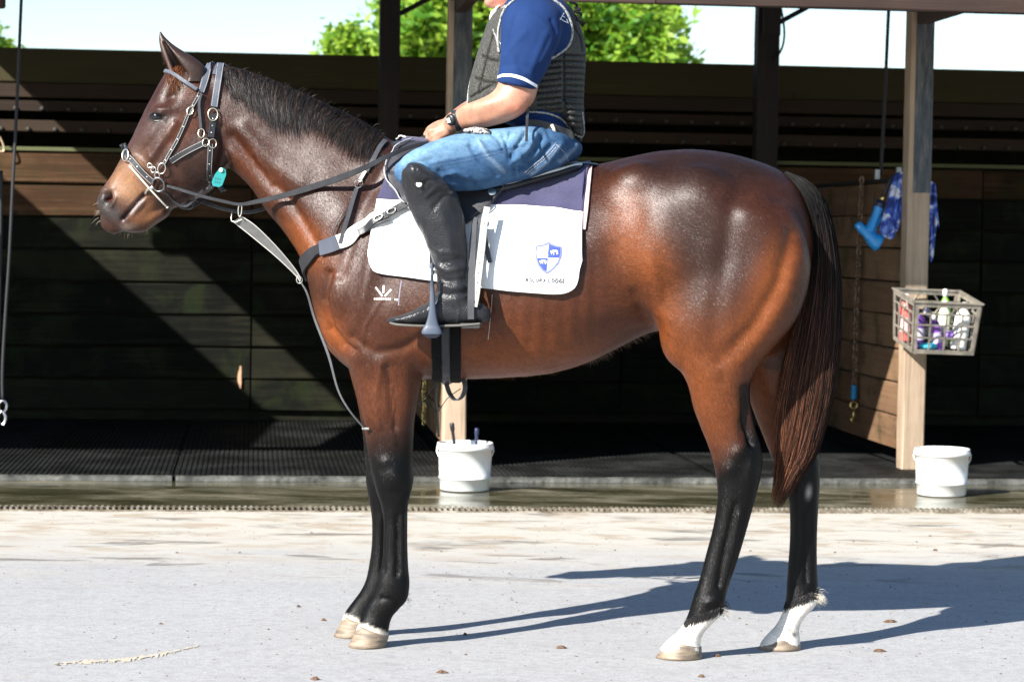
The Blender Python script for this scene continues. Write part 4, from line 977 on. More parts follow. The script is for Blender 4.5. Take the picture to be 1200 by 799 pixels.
def push(P, off, bvh=None):
    loc, nn, i, dd = (bvh or HBVH).find_nearest(Vector(P))
    loc = np.array(loc); nn = np.array(nn); d = (np.asarray(P)-loc)@nn
    return loc+nn*off if d < off else np.asarray(P)
# eye
def sph(name, c, r, m, par, sq=1.0):
    b = MB(); b.lathe([(r*math.sin(a), r*math.cos(a)*sq) for a in np.linspace(0.001, math.pi, 14)], c, 24, ax=HV); return b.build(name, m, par, smooth=True)
M_EYE = mat('dark_eye', (.004, .003, .003), .06); M_EYE.node_tree.nodes['Principled BSDF'].inputs['Specular IOR Level'].default_value = .4
for sg in (1, -1):
    p, nn = hit(185.5, 137.5)
    if sg < 0: vv = p@HV-HC; p = p-HV*2*vv; nn = nn-HV*2*(nn@HV)
    b = MB(); b.lathe([(.028*math.sin(a), .0245*math.cos(a)) for a in np.linspace(0.001, math.pi, 16)], p-nn*.0095, 24, ax=nn, e1=HU); b.build('eye', M_EYE, horse, smooth=True)
    # lids: two rolled rims over the ball
    e1 = np.cross(nn, HZ); e1 /= np.linalg.norm(e1); e2 = np.cross(e1, nn); e2 = e2 if e2[2] > 0 else -e2
    M_LID = bpy.data.materials.get('eyelid') or mat('eyelid', (.014, .011, .011), .35)
    for up in (1, -1):
        pts = [p+e1*.0285*math.cos(a)+e2*up*(.0175 if up > 0 else .0145)*math.sin(a)+nn*(.0085*math.sin(a)+.001) for a in np.linspace(0, math.pi, 13)]
        b = MB(); b.tube(pts, [.0015+.0022*math.sin(a) for a in np.linspace(0, math.pi, 13)], 6); b.build('eyelid', M_LID, horse, smooth=True)
# hooves
M_HOOF = mat('hoof_horn', (.32, .24, .15), .6); t = NT(M_HOOF); nn_ = t.noise(t.coord('World', (1, 1, 6)), 14, 5, .65); n2_ = t.noise(t.coord('World', (1, 1, .4)), 60, 5, .7)
t.set(Base_Color=t.mix(t.math('MULTIPLY', n2_, .5), t.ramp(nn_, [(.35, (.1, .078, .06)), (.5, (.22, .165, .11)), (.68, (.33, .26, .18))]), (.12, .1, .085)), Normal=t.bump(nn_, .6, .004))
def hoof(v, top, bot, label=None):
    """top/bottom edge in px: (front x,y, heel x,y)"""
    a = H(top[0], top[1], v); b_ = H(top[2], top[3], v); c = H(bot[0], bot[1], v); d = H(bot[2], bot[3], v); c[2] = .001; d[2] = .001
    rows = []
    for u in np.linspace(0, 1, 7):
        f = a*(1-u)+c*u; h = b_*(1-u)+d*u; m = (f+h)/2; hf = (f-h)/2; w_ = .047+.014*u; row = []
        if u > .99: w_ += .001
        for j in range(28):
            q = 2*math.pi*j/28; x = math.cos(q); y = math.sin(q)
            row.append(m+hf*x+HV*w_*y*(1-.12*(-x if x < 0 else 0)))
        rows.append(np.array(row))
    V = np.concatenate(rows); Fc = [(i*28+j, i*28+(j+1) % 28, (i+1)*28+(j+1) % 28, (i+1)*28+j) for i in range(6) for j in range(28)]+[tuple(range(6*28, 7*28)), tuple(range(27, -1, -1))]
    o = wmesh('hoof', V, Fc, M_HOOF, horse, True)
    if label: o['label'] = label
hoof(VF, (421, 730, 456, 744), (408, 757, 452, 758)); hoof(VFF, (404, 720, 439, 733), (391, 745.5, 436, 746))
hoof(VH*.9, (787, 748, 822, 757), (768, 768, 823, 769)); hoof(VHF, (901, 743, 938, 752), (888, 759.5, 939, 760))
# ears: folded leaf shapes with a hollow front
def ear2(v, lean, near):
    """ear as a loft whose camera-front side is pressed inward into a hollow"""
    st = [(200, 96, 240, 96, .03), (198, 84, 240, 80, .03), (195, 75, 229, 69, .029), (191, 66, 216, 61, .026), (188, 56, 203, 52.5, .019), (186.5, 47, 193.5, 44, .011), (187.2, 38, 188.6, 37.5, .003)]
    A = catmull(np.array([list(H(s[0], s[1], v+lean*(90-s[1])/50))+list(H(s[2], s[3], v+lean*(90-s[1])/50))+[s[4]] for s in st]), 9); n = 64; V = []; C_ = []; K = len(A)
    sg = -1 if near else 1
    for i, r in enumerate(A):
        f, h, w_ = r[:3], r[3:6], r[6]; m = (f+h)/2; hf = (f-h)/2; L_ = np.linalg.norm(hf); fu = hf/L_
        for j in range(n):
            q = 2*math.pi*j/n; x = math.cos(q); y = math.sin(q)
            p = m+hf*x+HV*w_*y
            V.append(p); C_.append(c3(.028, .015, .011))
    V = np.array(V); C_ = np.array(C_)
    Q = V.copy()
    if not near: Q = Q-np.outer(2*(Q@HV-HC), HV)
    Pq = proj(Q); nside = (Q@HV-HC) < v*(1 if near else -1)+.002
    D_, T_ = seg_dist(Pq, (192, 50), (212, 89)); wdt = 1.8+5.2*T_
    e = np.exp(-(D_/wdt)**4)*nside*sstep(Pq[:, 1], 42, 54)
    V = V-np.outer(e*.045*(.3+.7*T_)*(-1 if near else 1), HV)
    C_ = C_*(1-e[:, None])+c3(.004, .0025, .002)*e[:, None]
    rim = np.exp(-((D_-wdt*1.2)/1.7)**2)*nside*sstep(-(Pq[:, 0]-(192+(Pq[:, 1]-50)*.5)), -2, 2); C_ = C_*(1-rim[:, None]*.7)+c3(.2, .13, .11)*rim[:, None]*.7
    Fc = [(i*n+j, i*n+(j+1) % n, (i+1)*n+(j+1) % n, (i+1)*n+j) for i in range(K-1) for j in range(n)]+[tuple(range((K-1)*n, K*n))]
    o = wmesh('ear', V, Fc, M_COAT, horse, True, colors=np.array(C_))
ear2(-.055, .0, True); ear2(.055, .0, False)

# ------------------------------------------------------------------ hair
def hairmat(name, rough=.42, spec=.5):
    m = mat(name, (.02, .015, .012), rough, 0, spec); t = NT(m); a = t.new('ShaderNodeVertexColor'); a.layer_name = 'coat'; t.set(Base_Color=a.outputs[0]); return m
M_HAIR = hairmat('mane_hair', .5, .2)
def strands(name, paths, widths, cols, par, m=None, kind=None):
    """thin tapering ribbons"""
    V = []; Fc = []; C_ = []
    for P, w_, c in zip(paths, widths, cols):
        P = np.asarray(P); n = len(P); T = np.gradient(P, axis=0); k = len(V)
        c = np.asarray(c)
        for i in range(n):
            view = P[i]-EYE; s_ = np.cross(T[i], view+nr.normal(size=3)*3.5); s_ /= np.linalg.norm(s_)+1e-9
            ww = w_*(1-.85*(i/(n-1))**3); V += [P[i]-s_*ww, P[i]+s_*ww]; cc2 = c if c.ndim == 1 else c[i]; C_ += [cc2, cc2]
        Fc += [(k+2*i, k+2*i+1, k+2*i+3, k+2*i+2) for i in range(n-1)]
    return wmesh(name, V, Fc, m or M_HAIR, par, True, colors=np.array(C_))
# mane
crest = catmull(np.array([(262, 78), (290, 84), (320, 94.5), (350, 107), (380, 120.5), (410, 134), (434, 147), (446, 158), (449, 168)], float), 10)
tips = catmull(np.array([(272, 112), (300, 128), (322, 152), (346, 157), (368, 152), (392, 168), (418, 186), (436, 187), (440, 184)], float), 10)
paths = []; wd = []; cs = []
for i in range(5200):
    u = rng.random()**.95*(len(crest)-1); i0 = int(min(u, len(crest)-2)); f = u-i0
    c = crest[i0]*(1-f)+crest[i0+1]*f; tp = tips[i0]*(1-f)+tips[i0+1]*f
    clump = math.sin(u*1.9)*4+math.sin(u*4.3+1)*3
    tp = tp+np.array([clump+rng.gauss(0, 3.5), rng.gauss(0, 7)+3*math.sin(u*2.7)]); ln = rng.uniform(.55, 1.04); lift = rng.uniform(.001, .006)
    P = []
    st = c+np.array([rng.gauss(0, 1.2), rng.uniform(-1.5, 7)])
    for k in np.linspace(0, 1, 7):
        q = st+(tp-st)*k*ln+np.array([-6*math.sin(k*math.pi)*.5, 0])
        h_, n_ = hit(q[0], q[1]+ (1.6 if k < .2 else 0), lift*(1-.55*k)+.001)
        P.append(h_)
    P = np.array(P)
    if np.linalg.norm(np.diff(P, axis=0), axis=1).max() > .06: continue
    paths.append(P); wd.append(rng.uniform(.0004, .0009)); g = rng.random(); cs.append(np.array([.006, .0048, .0045])*(.6+1.5*g)+(np.array([.035, .018, .01]) if rng.random() < .12 else 0))
strands('mane', paths, wd, cs, horse)
# flyaway hairs along the crest
paths = []; wd = []; cs = []
for i in range(110):
    u = rng.random()*(len(crest)-1); i0 = int(min(u, len(crest)-2)); c = crest[i0]; p = H(c[0]+rng.uniform(-2, 2), c[1]+1.5, rng.uniform(-.012, .012)); d = HZ*.9+HU*rng.uniform(-.2, 1)-HV*rng.uniform(0, 1)
    L_ = rng.uniform(.008, .022); paths.append([p, p+d*L_*.6, p+d*L_*.9+HU*L_*.5]); wd.append(.0006); cs.append([.02, .015, .012])
tag(strands('crest_hair', paths, wd, cs, horse), kind='stuff')
# forelock
paths = []; wd = []; cs = []
for i in range(170):
    s0_ = np.array([207+rng.uniform(-8, 9), 78+rng.uniform(-3, 6)]); e0_ = np.array([203+rng.gauss(0, 5), 104+rng.uniform(-10, 10)]); P = [hit(*(s0_+(e0_-s0_)*k), .006+.004*math.sin(k*3)+rng.uniform(0, .006))[0] for k in np.linspace(0, 1, 5)]
    paths.append(P); wd.append(rng.uniform(.0006, .0011)); g = rng.random(); cs.append(np.array([.09, .03, .011])*(.35+1.4*g))
strands('forelock', paths, wd, cs, horse)
# tail
TL = catmull(np.array([(918, 203), (932, 222), (943, 250), (946, 290), (940, 335), (930, 385), (920, 430), (913, 475), (911, 520), (909, 555), (906, 578)], float), 8)
TR = catmull(np.array([(922, 201), (950, 214), (970, 243), (981, 290), (985, 340), (984, 395), (979, 440), (969, 490), (955, 535), (932, 566), (914, 586)], float), 8)
tb = MB(); loft_mesh(tb, [tuple(TL[i]+(TR[i]-TL[i])*.13)+tuple(TR[i]-(TR[i]-TL[i])*.13)+(.045 if 5 < i < 50 else .02, .0) for i in range(0, 48, 5)], 3, 18, 1, (1, 1))
core_col = np.tile(np.array([.010, .008, .0075]), (len(tb.v), 1))
wmesh('tail_core', tb.v, tb.f, hairmat('tail_core_hair', .8, .02), horse, True, colors=core_col*.5)
paths = []; wd = []; cs = []; NTL = len(TL)
for i in range(7000):
    a = rng.betavariate(.8, .8); th = rng.uniform(0, 2*math.pi); rad = .055*rng.random()**.4
    st_ = 0 if rng.random() < .6 else rng.randint(2, 34); en = min(NTL-1, int((.62+.38*rng.random()**1.3)*NTL)) if rng.random() < .85 else rng.randint(36, 70)
    en = max(en, st_+16); en = min(en, NTL-1)
    idx = np.linspace(st_, en, 13); P = []; C1 = []
    ci = rng.randrange(46); rc = random.Random(ci); a = min(1, max(0, rc.betavariate(.85, .85)+rng.gauss(0, .012))); a2 = min(1.03, max(-.05, a+rc.gauss(0, .13)+rng.gauss(0, .035))); ph = rng.uniform(0, 6.28); vv = -abs(math.sin(th))*rad if rng.random() < .78 else rad*.7
    redn = rng.random()*(.6+.8*(1-a))
    for k, q in enumerate(idx):
        i0 = int(min(q, NTL-2)); f = q-i0; L_ = TL[i0]*(1-f)+TL[i0+1]*f; R_ = TR[i0]*(1-f)+TR[i0+1]*f
        aa = a+(a2-a)*k/12+.02*math.sin(k*.9+ph); p = L_+(R_-L_)*aa; taper = math.sin(min(1, (q+4)/18)*math.pi/2)
        edge = math.sqrt(max(0, 1-(2*min(1, max(0, aa))-1)**2)); P.append(H(p[0]-(2 if k == 12 else 0), p[1]+(rng.uniform(0, 15) if k == 12 and en > .9*NTL else 0), vv*taper*(.35+.65*edge)-.012*edge*taper))
        rr_ = np.clip((q/NTL-.22)*1.25, 0, 1)**1.2*redn*(1.25-.8*aa)
        C1.append(np.array([.0045, .004, .004])*(1-rr_)+np.array([.2, .075, .038])*rr_)
    paths.append(P); wd.append(rng.uniform(.0005, .0011)); cs.append(np.array(C1)*rng.choice([.3, .6, 1.1, 2.2])*rc.uniform(.5, 1.6))
M_TAIL = hairmat('tail_hair_matte', .55, .09); strands('tail_hair', paths, wd, cs, horse, M_TAIL)
# feathers: fetlock tufts, belly fringe, chin whiskers, ear edge
paths = []; wd = []; cs = []
def tuft(n, px, py, v, spread, d, L0, L1, c, w_=.0008, bend=0.3):
    for _ in range(n):
        q = H(px+rng.gauss(0, spread[0]), py+rng.gauss(0, spread[1]), v+rng.gauss(0, .012)); dd_ = HU*(d[0]+rng.gauss(0, .25))+HZ*(d[1]+rng.gauss(0, .25))+HV*rng.gauss(0, .3); dd_ /= np.linalg.norm(dd_); L_ = rng.uniform(L0, L1)
        paths.append([q, q+dd_*L_*.5, q+dd_*L_-HZ*L_*bend]); wd.append(w_); cs.append(np.array(c)*rng.uniform(.7, 1.3))
tuft(200, 956, 699, VHF, (2.5, 4), (1, -.1), .012, .035, (.62, .56, .45), .0004); tuft(110, 846, 716, VH*.9, (3, 3), (1, -.2), .008, .026, (.55, .5, .42), .0004); tuft(80, 848, 708, VH*.9, (2, 3), (1, -.4), .006, .02, (.015, .013, .012), .0004)
tuft(60, 476, 700, VF, (2, 5), (1, -.6), .005, .012, (.012, .01, .01), .0004); tuft(16, 130, 253, 0, (8, 3), (-.6, -.7), .01, .028, (.3, .25, .2), .0004); tuft(22, 155, 270, 0, (10, 2), (-.1, -1), .008, .025, (.2, .15, .1), .0004); tuft(8, 118, 246, -.02, (2, 5), (-1, -.5), .015, .03, (.35, .3, .25), .0004)
for i in range(420):
    x = rng.uniform(550, 768); yb_ = np.interp(x, [550, 600, 650, 700, 740, 768], [443.5, 442.5, 436.5, 420.5, 400.5, 384])
    tuft(1, x, yb_-1.5, 0, (0, .5), (.8, -.5), .006, .014 if x < 690 else .024, (.2, .09, .04) if x < 680 else (.3, .22, .16), .0003)
for yy in range(46, 92, 1):
    tuft(1, 189+(0 if yy < 60 else (yy-60)*.3), yy, -.05, (.8, .5), (-.8, .3), .003, .007, (.06, .04, .03), .0004)
tag(strands('fine_hair', paths, wd, cs, horse), kind='stuff')
# sock edge hairs: black over white and back
paths = []; wd = []; cs = []
for v, xs, yc, sl in ((VH*.9, (803, 848), 722, -.35), (VHF, (919, 958), 703, -.38)):
    for _ in range(520):
        x = rng.uniform(*xs); y = yc-(x-(xs[0]+xs[1])/2)*abs(sl)*1.0+rng.uniform(-5, 1)
        r0 = hit(x, y, .0008); r1 = hit(x-1.2+rng.gauss(0, 1), y+rng.uniform(4, 9), .0022); paths.append([r0[0], (r0[0]+r1[0])/2+r1[1]*.0008, r1[0]]); wd.append(.0007); cs.append([.01, .009, .009])
tag(strands('sock_edge_hair', paths, wd, cs, horse), kind='stuff')
# white freeze brand on the shoulder
M_BRAND = mat('white_brand_hair', (.62, .58, .55), .7)
def decal(pts, w_, name, par, m, off=.0016, bvh=None, seg=6):
    P = []; 
    for a, b2 in zip(pts[:-1], pts[1:]):
        for k in range(seg): P.append(np.array(a)+(np.array(b2)-np.array(a))*k/seg)
    P.append(np.array(pts[-1], float)); V = []
    for i, p in enumerate(P):
        t_ = P[min(i+1, len(P)-1)]-P[max(i-1, 0)]; t_ = t_/(np.linalg.norm(t_)+1e-9); nn2 = np.array([-t_[1], t_[0]])*w_/2
        V += [hit(*(p-nn2), off, bvh)[0], hit(*(p+nn2), off, bvh)[0]]
    return V, [(2*i, 2*i+1, 2*i+3, 2*i+2) for i in range(len(P)-1)]
def decal_set(name, lines, par, m, off=.0016, bvh=None):
    b = MB()
    for pts, w_ in lines: b.add(*decal(pts, w_, name, par, m, off, bvh))
    return b.build(name, m, par)
decal_set('shoulder_brand', [([(440.2, 336.5), (448.3, 347.2)], 2.0), ([(449.8, 334.5), (449.2, 343.6)], 2.3), ([(458.6, 339.2), (451, 347.2)], 2.0)]+[([(438.4+k*2.05, 350.1+.03*k), (438.4+k*2.05+1.45, 350.4+.03*k)], 2.2) for k in range(10)]+[([(462.6, 351), (463.6, 351.3)], 2), ([(464.6, 351), (466.3, 351.5)], 2.4)], horse, M_BRAND)
decal_set('sweat_streak', [([(470.5, 329), (469, 338), (467.5, 350), (467, 358)], 1.3)], horse, mat('dried_sweat', (.2, .19, .24), .8), .0008)
decal_set('sweat_line', [([(577, 345), (576, 360), (574, 380), (572, 398)], .8)], horse, mat('dried_sweat_pale', (.4, .35, .3), .8), .0008)
# ------------------------------------------------------------------ short coat hair lying on the skin
def coat_hair(n):
    g = np.random.default_rng(77); F4 = np.array([f if len(f) == 4 else (f[0], f[1], f[2], f[2]) for f in hF])
    a, b_, c, d = (hV[F4[:, k]] for k in range(4)); ar = np.linalg.norm(np.cross(c-a, d-b_), axis=1)/2
    fN = np.cross(c-a, d-b_); fN /= np.linalg.norm(fN, axis=1)[:, None]+1e-12
    cen = (a+b_+c+d)/4; toward = ((EYE-cen)*fN).sum(1) > 0
    ar = ar*np.where(toward, 1.0, .22)
    idx = g.choice(len(F4), n, p=ar/ar.sum()); u = g.random((n, 1)); v = g.random((n, 1)); q = F4[idx]
    w4 = [(1-u)*(1-v), u*(1-v), u*v, (1-u)*v]
    P = sum(w4[k]*hV[q[:, k]] for k in range(4)); N_ = normals(hV, hF)[q[:, 0]]; cc_ = col[q[:, 0]]
    px = proj(P); x, y = px[:, 0], px[:, 1]
    D = np.tile(HU*.85-HZ*.45, (n, 1))
    def bl(w_, vec):
        nonlocal D; D = D*(1-w_[:, None])+vec*w_[:, None]
    bl(sstep(-x, -470, -400)*sstep(-y, -360, -300), HU*.5-HZ*.85)
    bl(sstep(x, 740, 840), HU*.6-HZ*.8)
    bl(sstep(-P[:, 2], -1.12, -.85), HU*.12-HZ)
    bl(sstep(-np.hypot(x-748, y-330), -70, -15)*.8, HU*.1+HZ*.2)
    head = (x < 262); bl(sstep(-x, -275, -240), -HU*.55-HZ*.8)
    D = D+np.stack([vnoise(P, 3.5, 61+k)*.7 for k in range(3)], 1)
    D = D-N_*(D*N_).sum(1)[:, None]; D /= np.linalg.norm(D, axis=1)[:, None]+1e-9
    D = D+g.normal(size=(n, 3))*.12+N_*g.uniform(.04, .14, (n, 1)); D /= np.linalg.norm(D, axis=1)[:, None]
    S_ = np.cross(D, N_)+N_*g.normal(0, .15, (n, 1)); S_ /= np.linalg.norm(S_, axis=1)[:, None]
    L = g.uniform(.006, .012, (n, 1)); wd_ = g.uniform(.00016, .00028, (n, 1))
    L[head] *= .6; lg = P[:, 2] < .62; L[lg] *= .65; wd_[lg] *= .75
    base = P+N_*.0002
    V = np.stack([base-S_*wd_, base+S_*wd_, base+D*L], 1).reshape(-1, 3)
    var = np.exp(g.normal(0, .3, (n, 1))); C_ = np.repeat(np.clip(cc_*var, 0, 1), 3, 0)
    me = bpy.data.meshes.new('coat_hair'); me.vertices.add(3*n); me.vertices.foreach_set('co', (V-HB).ravel().astype(np.float32))
    me.loops.add(3*n); me.loops.foreach_set('vertex_index', np.arange(3*n, dtype=np.int32)); me.polygons.add(n); me.polygons.foreach_set('loop_start', np.arange(0, 3*n, 3, dtype=np.int32))
    me.update(); at = me.color_attributes.new('coat', 'FLOAT_COLOR', 'POINT'); at.data.foreach_set('color', np.hstack([C_, np.ones((3*n, 1))]).ravel().astype(np.float32))
    o = link('coat_hair', me, M_CH, horse); tag(o, kind='stuff'); return o
M_CH = hairmat('short_coat_hair', .37, .27)
coat_hair(900000)
# ================================================================== TACK
M_STRAP = leather('black_strap_leather', (.022, .023, .026), .36, 400, .25)
M_STRAPG = leather('worn_grey_strap', (.042, .044, .05), .62, 400, .3)
M_SHEEN = leather('polished_head_strap', (.07, .08, .1), .42, 500, .25)
M_PALE = leather('pale_old_leather', (.36, .34, .30), .6, 300, .3)
M_STITCH = mat('pale_stitching', (.45, .43, .4), .8)
def smooth_path(P, N, n=5):
    Q = catmull(np.array(P), n); M = catmull(np.array(N), n); M /= np.linalg.norm(M, axis=1)[:, None]; return Q, M
def strap(name, pts, width, mt, parent, off=.004, th=.0032, bvh=None, stitch=False, holes=0, n=5, twist=None):
    """pts: (px,py) follow the skin; (px,py,v) hang free at lateral v. width in metres (number or list)"""
    P = []; N = []
    for p in pts:
        if len(p) == 2: a, b_ = hit(p[0], p[1], off, bvh)
        else: a = H(*p); b_ = -HV
        P.append(a); N.append(b_)
    P, N = smooth_path(P, N, n); K = len(P)
    wv = np.interp(np.linspace(0, 1, K), np.linspace(0, 1, len(width)), width) if isinstance(width, (list, tuple)) else np.full(K, width)
    T = np.gradient(P, axis=0); T /= np.linalg.norm(T, axis=1)[:, None]+1e-9; V = []
    for i in range(K):
        s_ = np.cross(T[i], N[i]); s_ /= np.linalg.norm(s_)+1e-9; nn2 = np.cross(s_, T[i]); h = wv[i]/2; c = min(.0012, h*.3)
        V += [P[i]-s_*h, P[i]-s_*(h-c)+nn2*th, P[i]+s_*(h-c)+nn2*th, P[i]+s_*h, P[i]+s_*h*.9-nn2*.0015, P[i]-s_*h*.9-nn2*.0015]
    Fc = [(6*i+k, 6*i+(k+1) % 6, 6*i+6+(k+1) % 6, 6*i+6+k) for i in range(K-1) for k in range(6)]+[(5, 4, 3, 2, 1, 0), tuple(6*(K-1)+k for k in range(6))]
    o = wmesh(name, V, Fc, mt, parent, False)
    if stitch:
        b = MB()
        for sg in (-1, 1):
            for i in range(K-1):
                for u in np.arange(0, 1, .34):
                    q = P[i]*(1-u)+P[i+1]*u; s_ = np.cross(T[i], N[i]); s_ /= np.linalg.norm(s_); nn2 = np.cross(s_, T[i]); q = q+s_*sg*(wv[i]/2-.0028)+nn2*(th+.0002)
                    b.add([q-T[i]*.0016-s_*.0005, q+T[i]*.0016-s_*.0005, q+T[i]*.0016+s_*.0005, q-T[i]*.0016+s_*.0005], [(0, 1, 2, 3)])
        st = b.build('stitching', M_STITCH, o); tag(st, kind='stuff')
    if holes:
        b = MB()
        for k in range(holes):
            i = int((k+.7)*K/(holes+.4)); i = min(i, K-1); s_ = np.cross(T[i], N[i]); s_ /= np.linalg.norm(s_); nn2 = np.cross(s_, T[i]); b.lathe([(0, th+.0006), (.0017, th+.0006), (.0021, th+.0001)], P[i], 8, ax=nn2)
        tag(b.build('studs', METAL, o, smooth=True), kind='stuff')
    return o
def ring(name, px, py, rx, ry, ang, r, mt, parent, off=.009, v=None, bvh=None, stand=0):
    if v is None: c, nn = hit(px, py, off, bvh)
    else: c = H(px, py, v); nn = -HV
    zz = HZ-nn*(HZ@nn); zz /= np.linalg.norm(zz); xx = np.cross(zz, nn); xx = xx if xx@HU > 0 else -xx
    if stand: zz = HZ; xx = HU*math.cos(stand)-HV*math.sin(stand)
    a = R(ang); e1 = xx*math.cos(a)-zz*math.sin(a); e2 = xx*math.sin(a)+zz*math.cos(a); k = 7.85/FPX
    b = MB(); b.tube([c+e1*rx*k*math.cos(q)+e2*ry*k*math.sin(q) for q in np.linspace(0, 2*math.pi, 25)[:-1]], r, 8, closed=True); return b.build(name, mt, parent, smooth=True)

br = empty('bridle', hit(241, 168)[0], 0, 'black leather bridle with pale metal buckles on the horse head', 'bridle')
pale_metal = mat('brassy_buckle', (.78, .72, .52), .28, 1.0)
strap('throat_strap', [(258.5, 77.5), (256.5, 92), (254, 108), (251, 126)], .0235, M_SHEEN, br, .006, stitch=True)
strap('throat_strap', [(250, 134), (248.5, 148), (247, 162)], .021, M_STRAP, br, .006, holes=3)
strap('headpiece', [(246.5, 75), (243, 86), (239, 98), (235.5, 109)], [.025, .025, .02], M_SHEEN, br, .006, stitch=True)
strap('browband', [(196, 86.5), (200, 87.5), (207, 91), (218, 98), (231, 106.5)], .0135, M_SHEEN, br, .012, th=.005)
strap('cheek_strap', [(234, 110), (229, 120), (222, 132), (215, 149), (207, 167), (199, 181), (193, 192)], .0135, M_STRAP, br, .006, stitch=True, holes=7)
strap('cheek_strap', [(236, 111), (233.5, 122), (234.5, 140), (236, 154)], .0095, M_STRAPG, br, .008)
strap('halter_cheek', [(240, 168), (228, 173.5), (214, 180.5), (200, 188.5)], .0215, M_STRAP, br, .0065, stitch=True)
strap('halter_drop', [(246, 170), (245.5, 182), (245, 198), (245, 212), (245, 223, -.11)], .0195, M_STRAP, br, .008, stitch=True, holes=4)
strap('noseband', [(143.5, 169, -.005), (146, 174), (150, 182), (158, 191), (169, 203), (180, 213)], .0225, M_STRAP, br, .006, stitch=True, holes=5)
strap('jaw_strap', [(188, 220), (197, 229, -.07), (207, 238.5, -.055), (218, 241.5, -.05), (228, 234, -.06), (238, 222.5, -.085)], .0085, M_STRAP, br, .005)
strap('chin_strap', [(192, 222), (200, 232, -.05), (212, 242, -.03), (222, 243, -.01), (226, 238, .02)], .0125, M_STRAP, br, .004)
# far side pieces that show past the outline or from the side
def far_copy(o):
    c = o.copy(); c.data = o.data.copy(); COL.objects.link(c)
    base = np.zeros(3); p = o.parent
    while p is not None: base = base+np.array(p.location); p = p.parent
    V = np.empty(len(c.data.vertices)*3); c.data.vertices.foreach_get('co', V); V = V.reshape(-1, 3)+base
    V = V-np.outer(2*(V@HV-HC), HV)-base; c.data.vertices.foreach_set('co', V.ravel()); c.data.flip_normals(); return c
for o in [q for q in list(br.children) if not q.name.startswith('browband')]: far_copy(o)
far_copy([q for q in br.children if q.name.startswith('browband')][0])
# arcs that carry the straps over poll and nose
def over(name, px, py, w_, mt, parent, v0=.05, lift=.004, tdir=(1, 0)):
    pts = []; nn = []
    top = H(px, py, 0)
    for v in np.linspace(-v0, v0, 9):
        o_ = top+HV*v+(HZ*.0 if True else 0); 
        d = np.array(tdir[0])*HU+np.array(tdir[1])*HZ
        src = top+HV*v-d*.0+ (HU*OD[0]+HZ*OD[1])*.12
        loc, n_, i_, _ = HBVH.ray_cast(Vector(src), Vector(-(HU*OD[0]+HZ*OD[1])), .4)
        if loc is None: continue
        pts.append(np.array(loc)+np.array(n_)*lift); nn.append(np.array(n_))
    P, N_ = smooth_path(pts, nn, 3); V = []; T = np.gradient(P, axis=0)
    for i in range(len(P)):
        t_ = T[i]/np.linalg.norm(T[i]); s_ = np.cross(t_, N_[i]); s_ /= np.linalg.norm(s_); V += [P[i]-s_*w_/2, P[i]-s_*w_/2+N_[i]*.003, P[i]+s_*w_/2+N_[i]*.003, P[i]+s_*w_/2]
    wmesh(name, V, [(4*i+k, 4*i+(k+1) % 4, 4*i+4+(k+1) % 4, 4*i+4+k) for i in range(len(P)-1) for k in range(4)], mt, parent, False)
OD = (.15, .98); over('headpiece', 247, 77, .025, M_SHEEN, br); over('throat_strap', 259, 78, .0235, M_SHEEN, br)
OD = (-.8, .6); over('noseband', 145, 172, .0225, M_STRAP, br, .05)
for a in ((249.7, 135, 5.6, 7.4, 0, .0022), (223.2, 131, 3.4, 5, 20, .0018), (236.2, 157.5, 3.6, 5.4, 0, .0019), (150, 183, 5.2, 7.2, -20, .0024), (190.8, 197.5, 4.6, 6.4, 15, .0018), (248.5, 169, 4.4, 5.4, 0, .0018), (241, 168, 3.6, 5, 10, .0018), (182, 199, 3.4, 3.2, 0, .0016), (177, 194.5, 3, 2.6, 0, .0016), (186, 205, 3, 3.6, 0, .0016)):
    o = ring('buckle_ring', *a, pale_metal if a[1] < 200 and a[0] > 200 else METAL, br, .012)
br2 = ring('bit_ring', 187.5, 215.5, 7.6, 8.2, 0, .0034, mat('dark_bit_steel', (.2, .2, .2), .4, 1.), br, .014)
b = MB(); P = [hit(154, 195, .012)[0], hit(165, 207, .013)[0], hit(178, 221, .014)[0], hit(187, 231, .012)[0], H(196, 243, -.055)]; b.tube(catmull(P, 4), .0032, 8); b.tube([H(196, 243, -.055), H(196.6, 243.8, -.055)], .0046, 8); b.build('lip_rod', mat('pale_cord', (.6, .56, .48), .5), br, smooth=True)
b = MB(); P = [hit(169, 224.5, .008)[0], hit(175, 221, .013)[0], hit(182, 218, .014)[0]]; b.tube(catmull(P, 4), [.0058, .005, .0046, .0044, .0044, .0044, .005, .006, .006], 8); b.build('bit_mouthpiece', METAL, br, smooth=True)
b = MB(); b.tube(catmull([H(188, 219, -.08), H(186, 222, -.01), H(186, 223, .0), H(188, 219, .08)], 4), .006, 8); b.build('bit_bar', METAL, br, smooth=True)
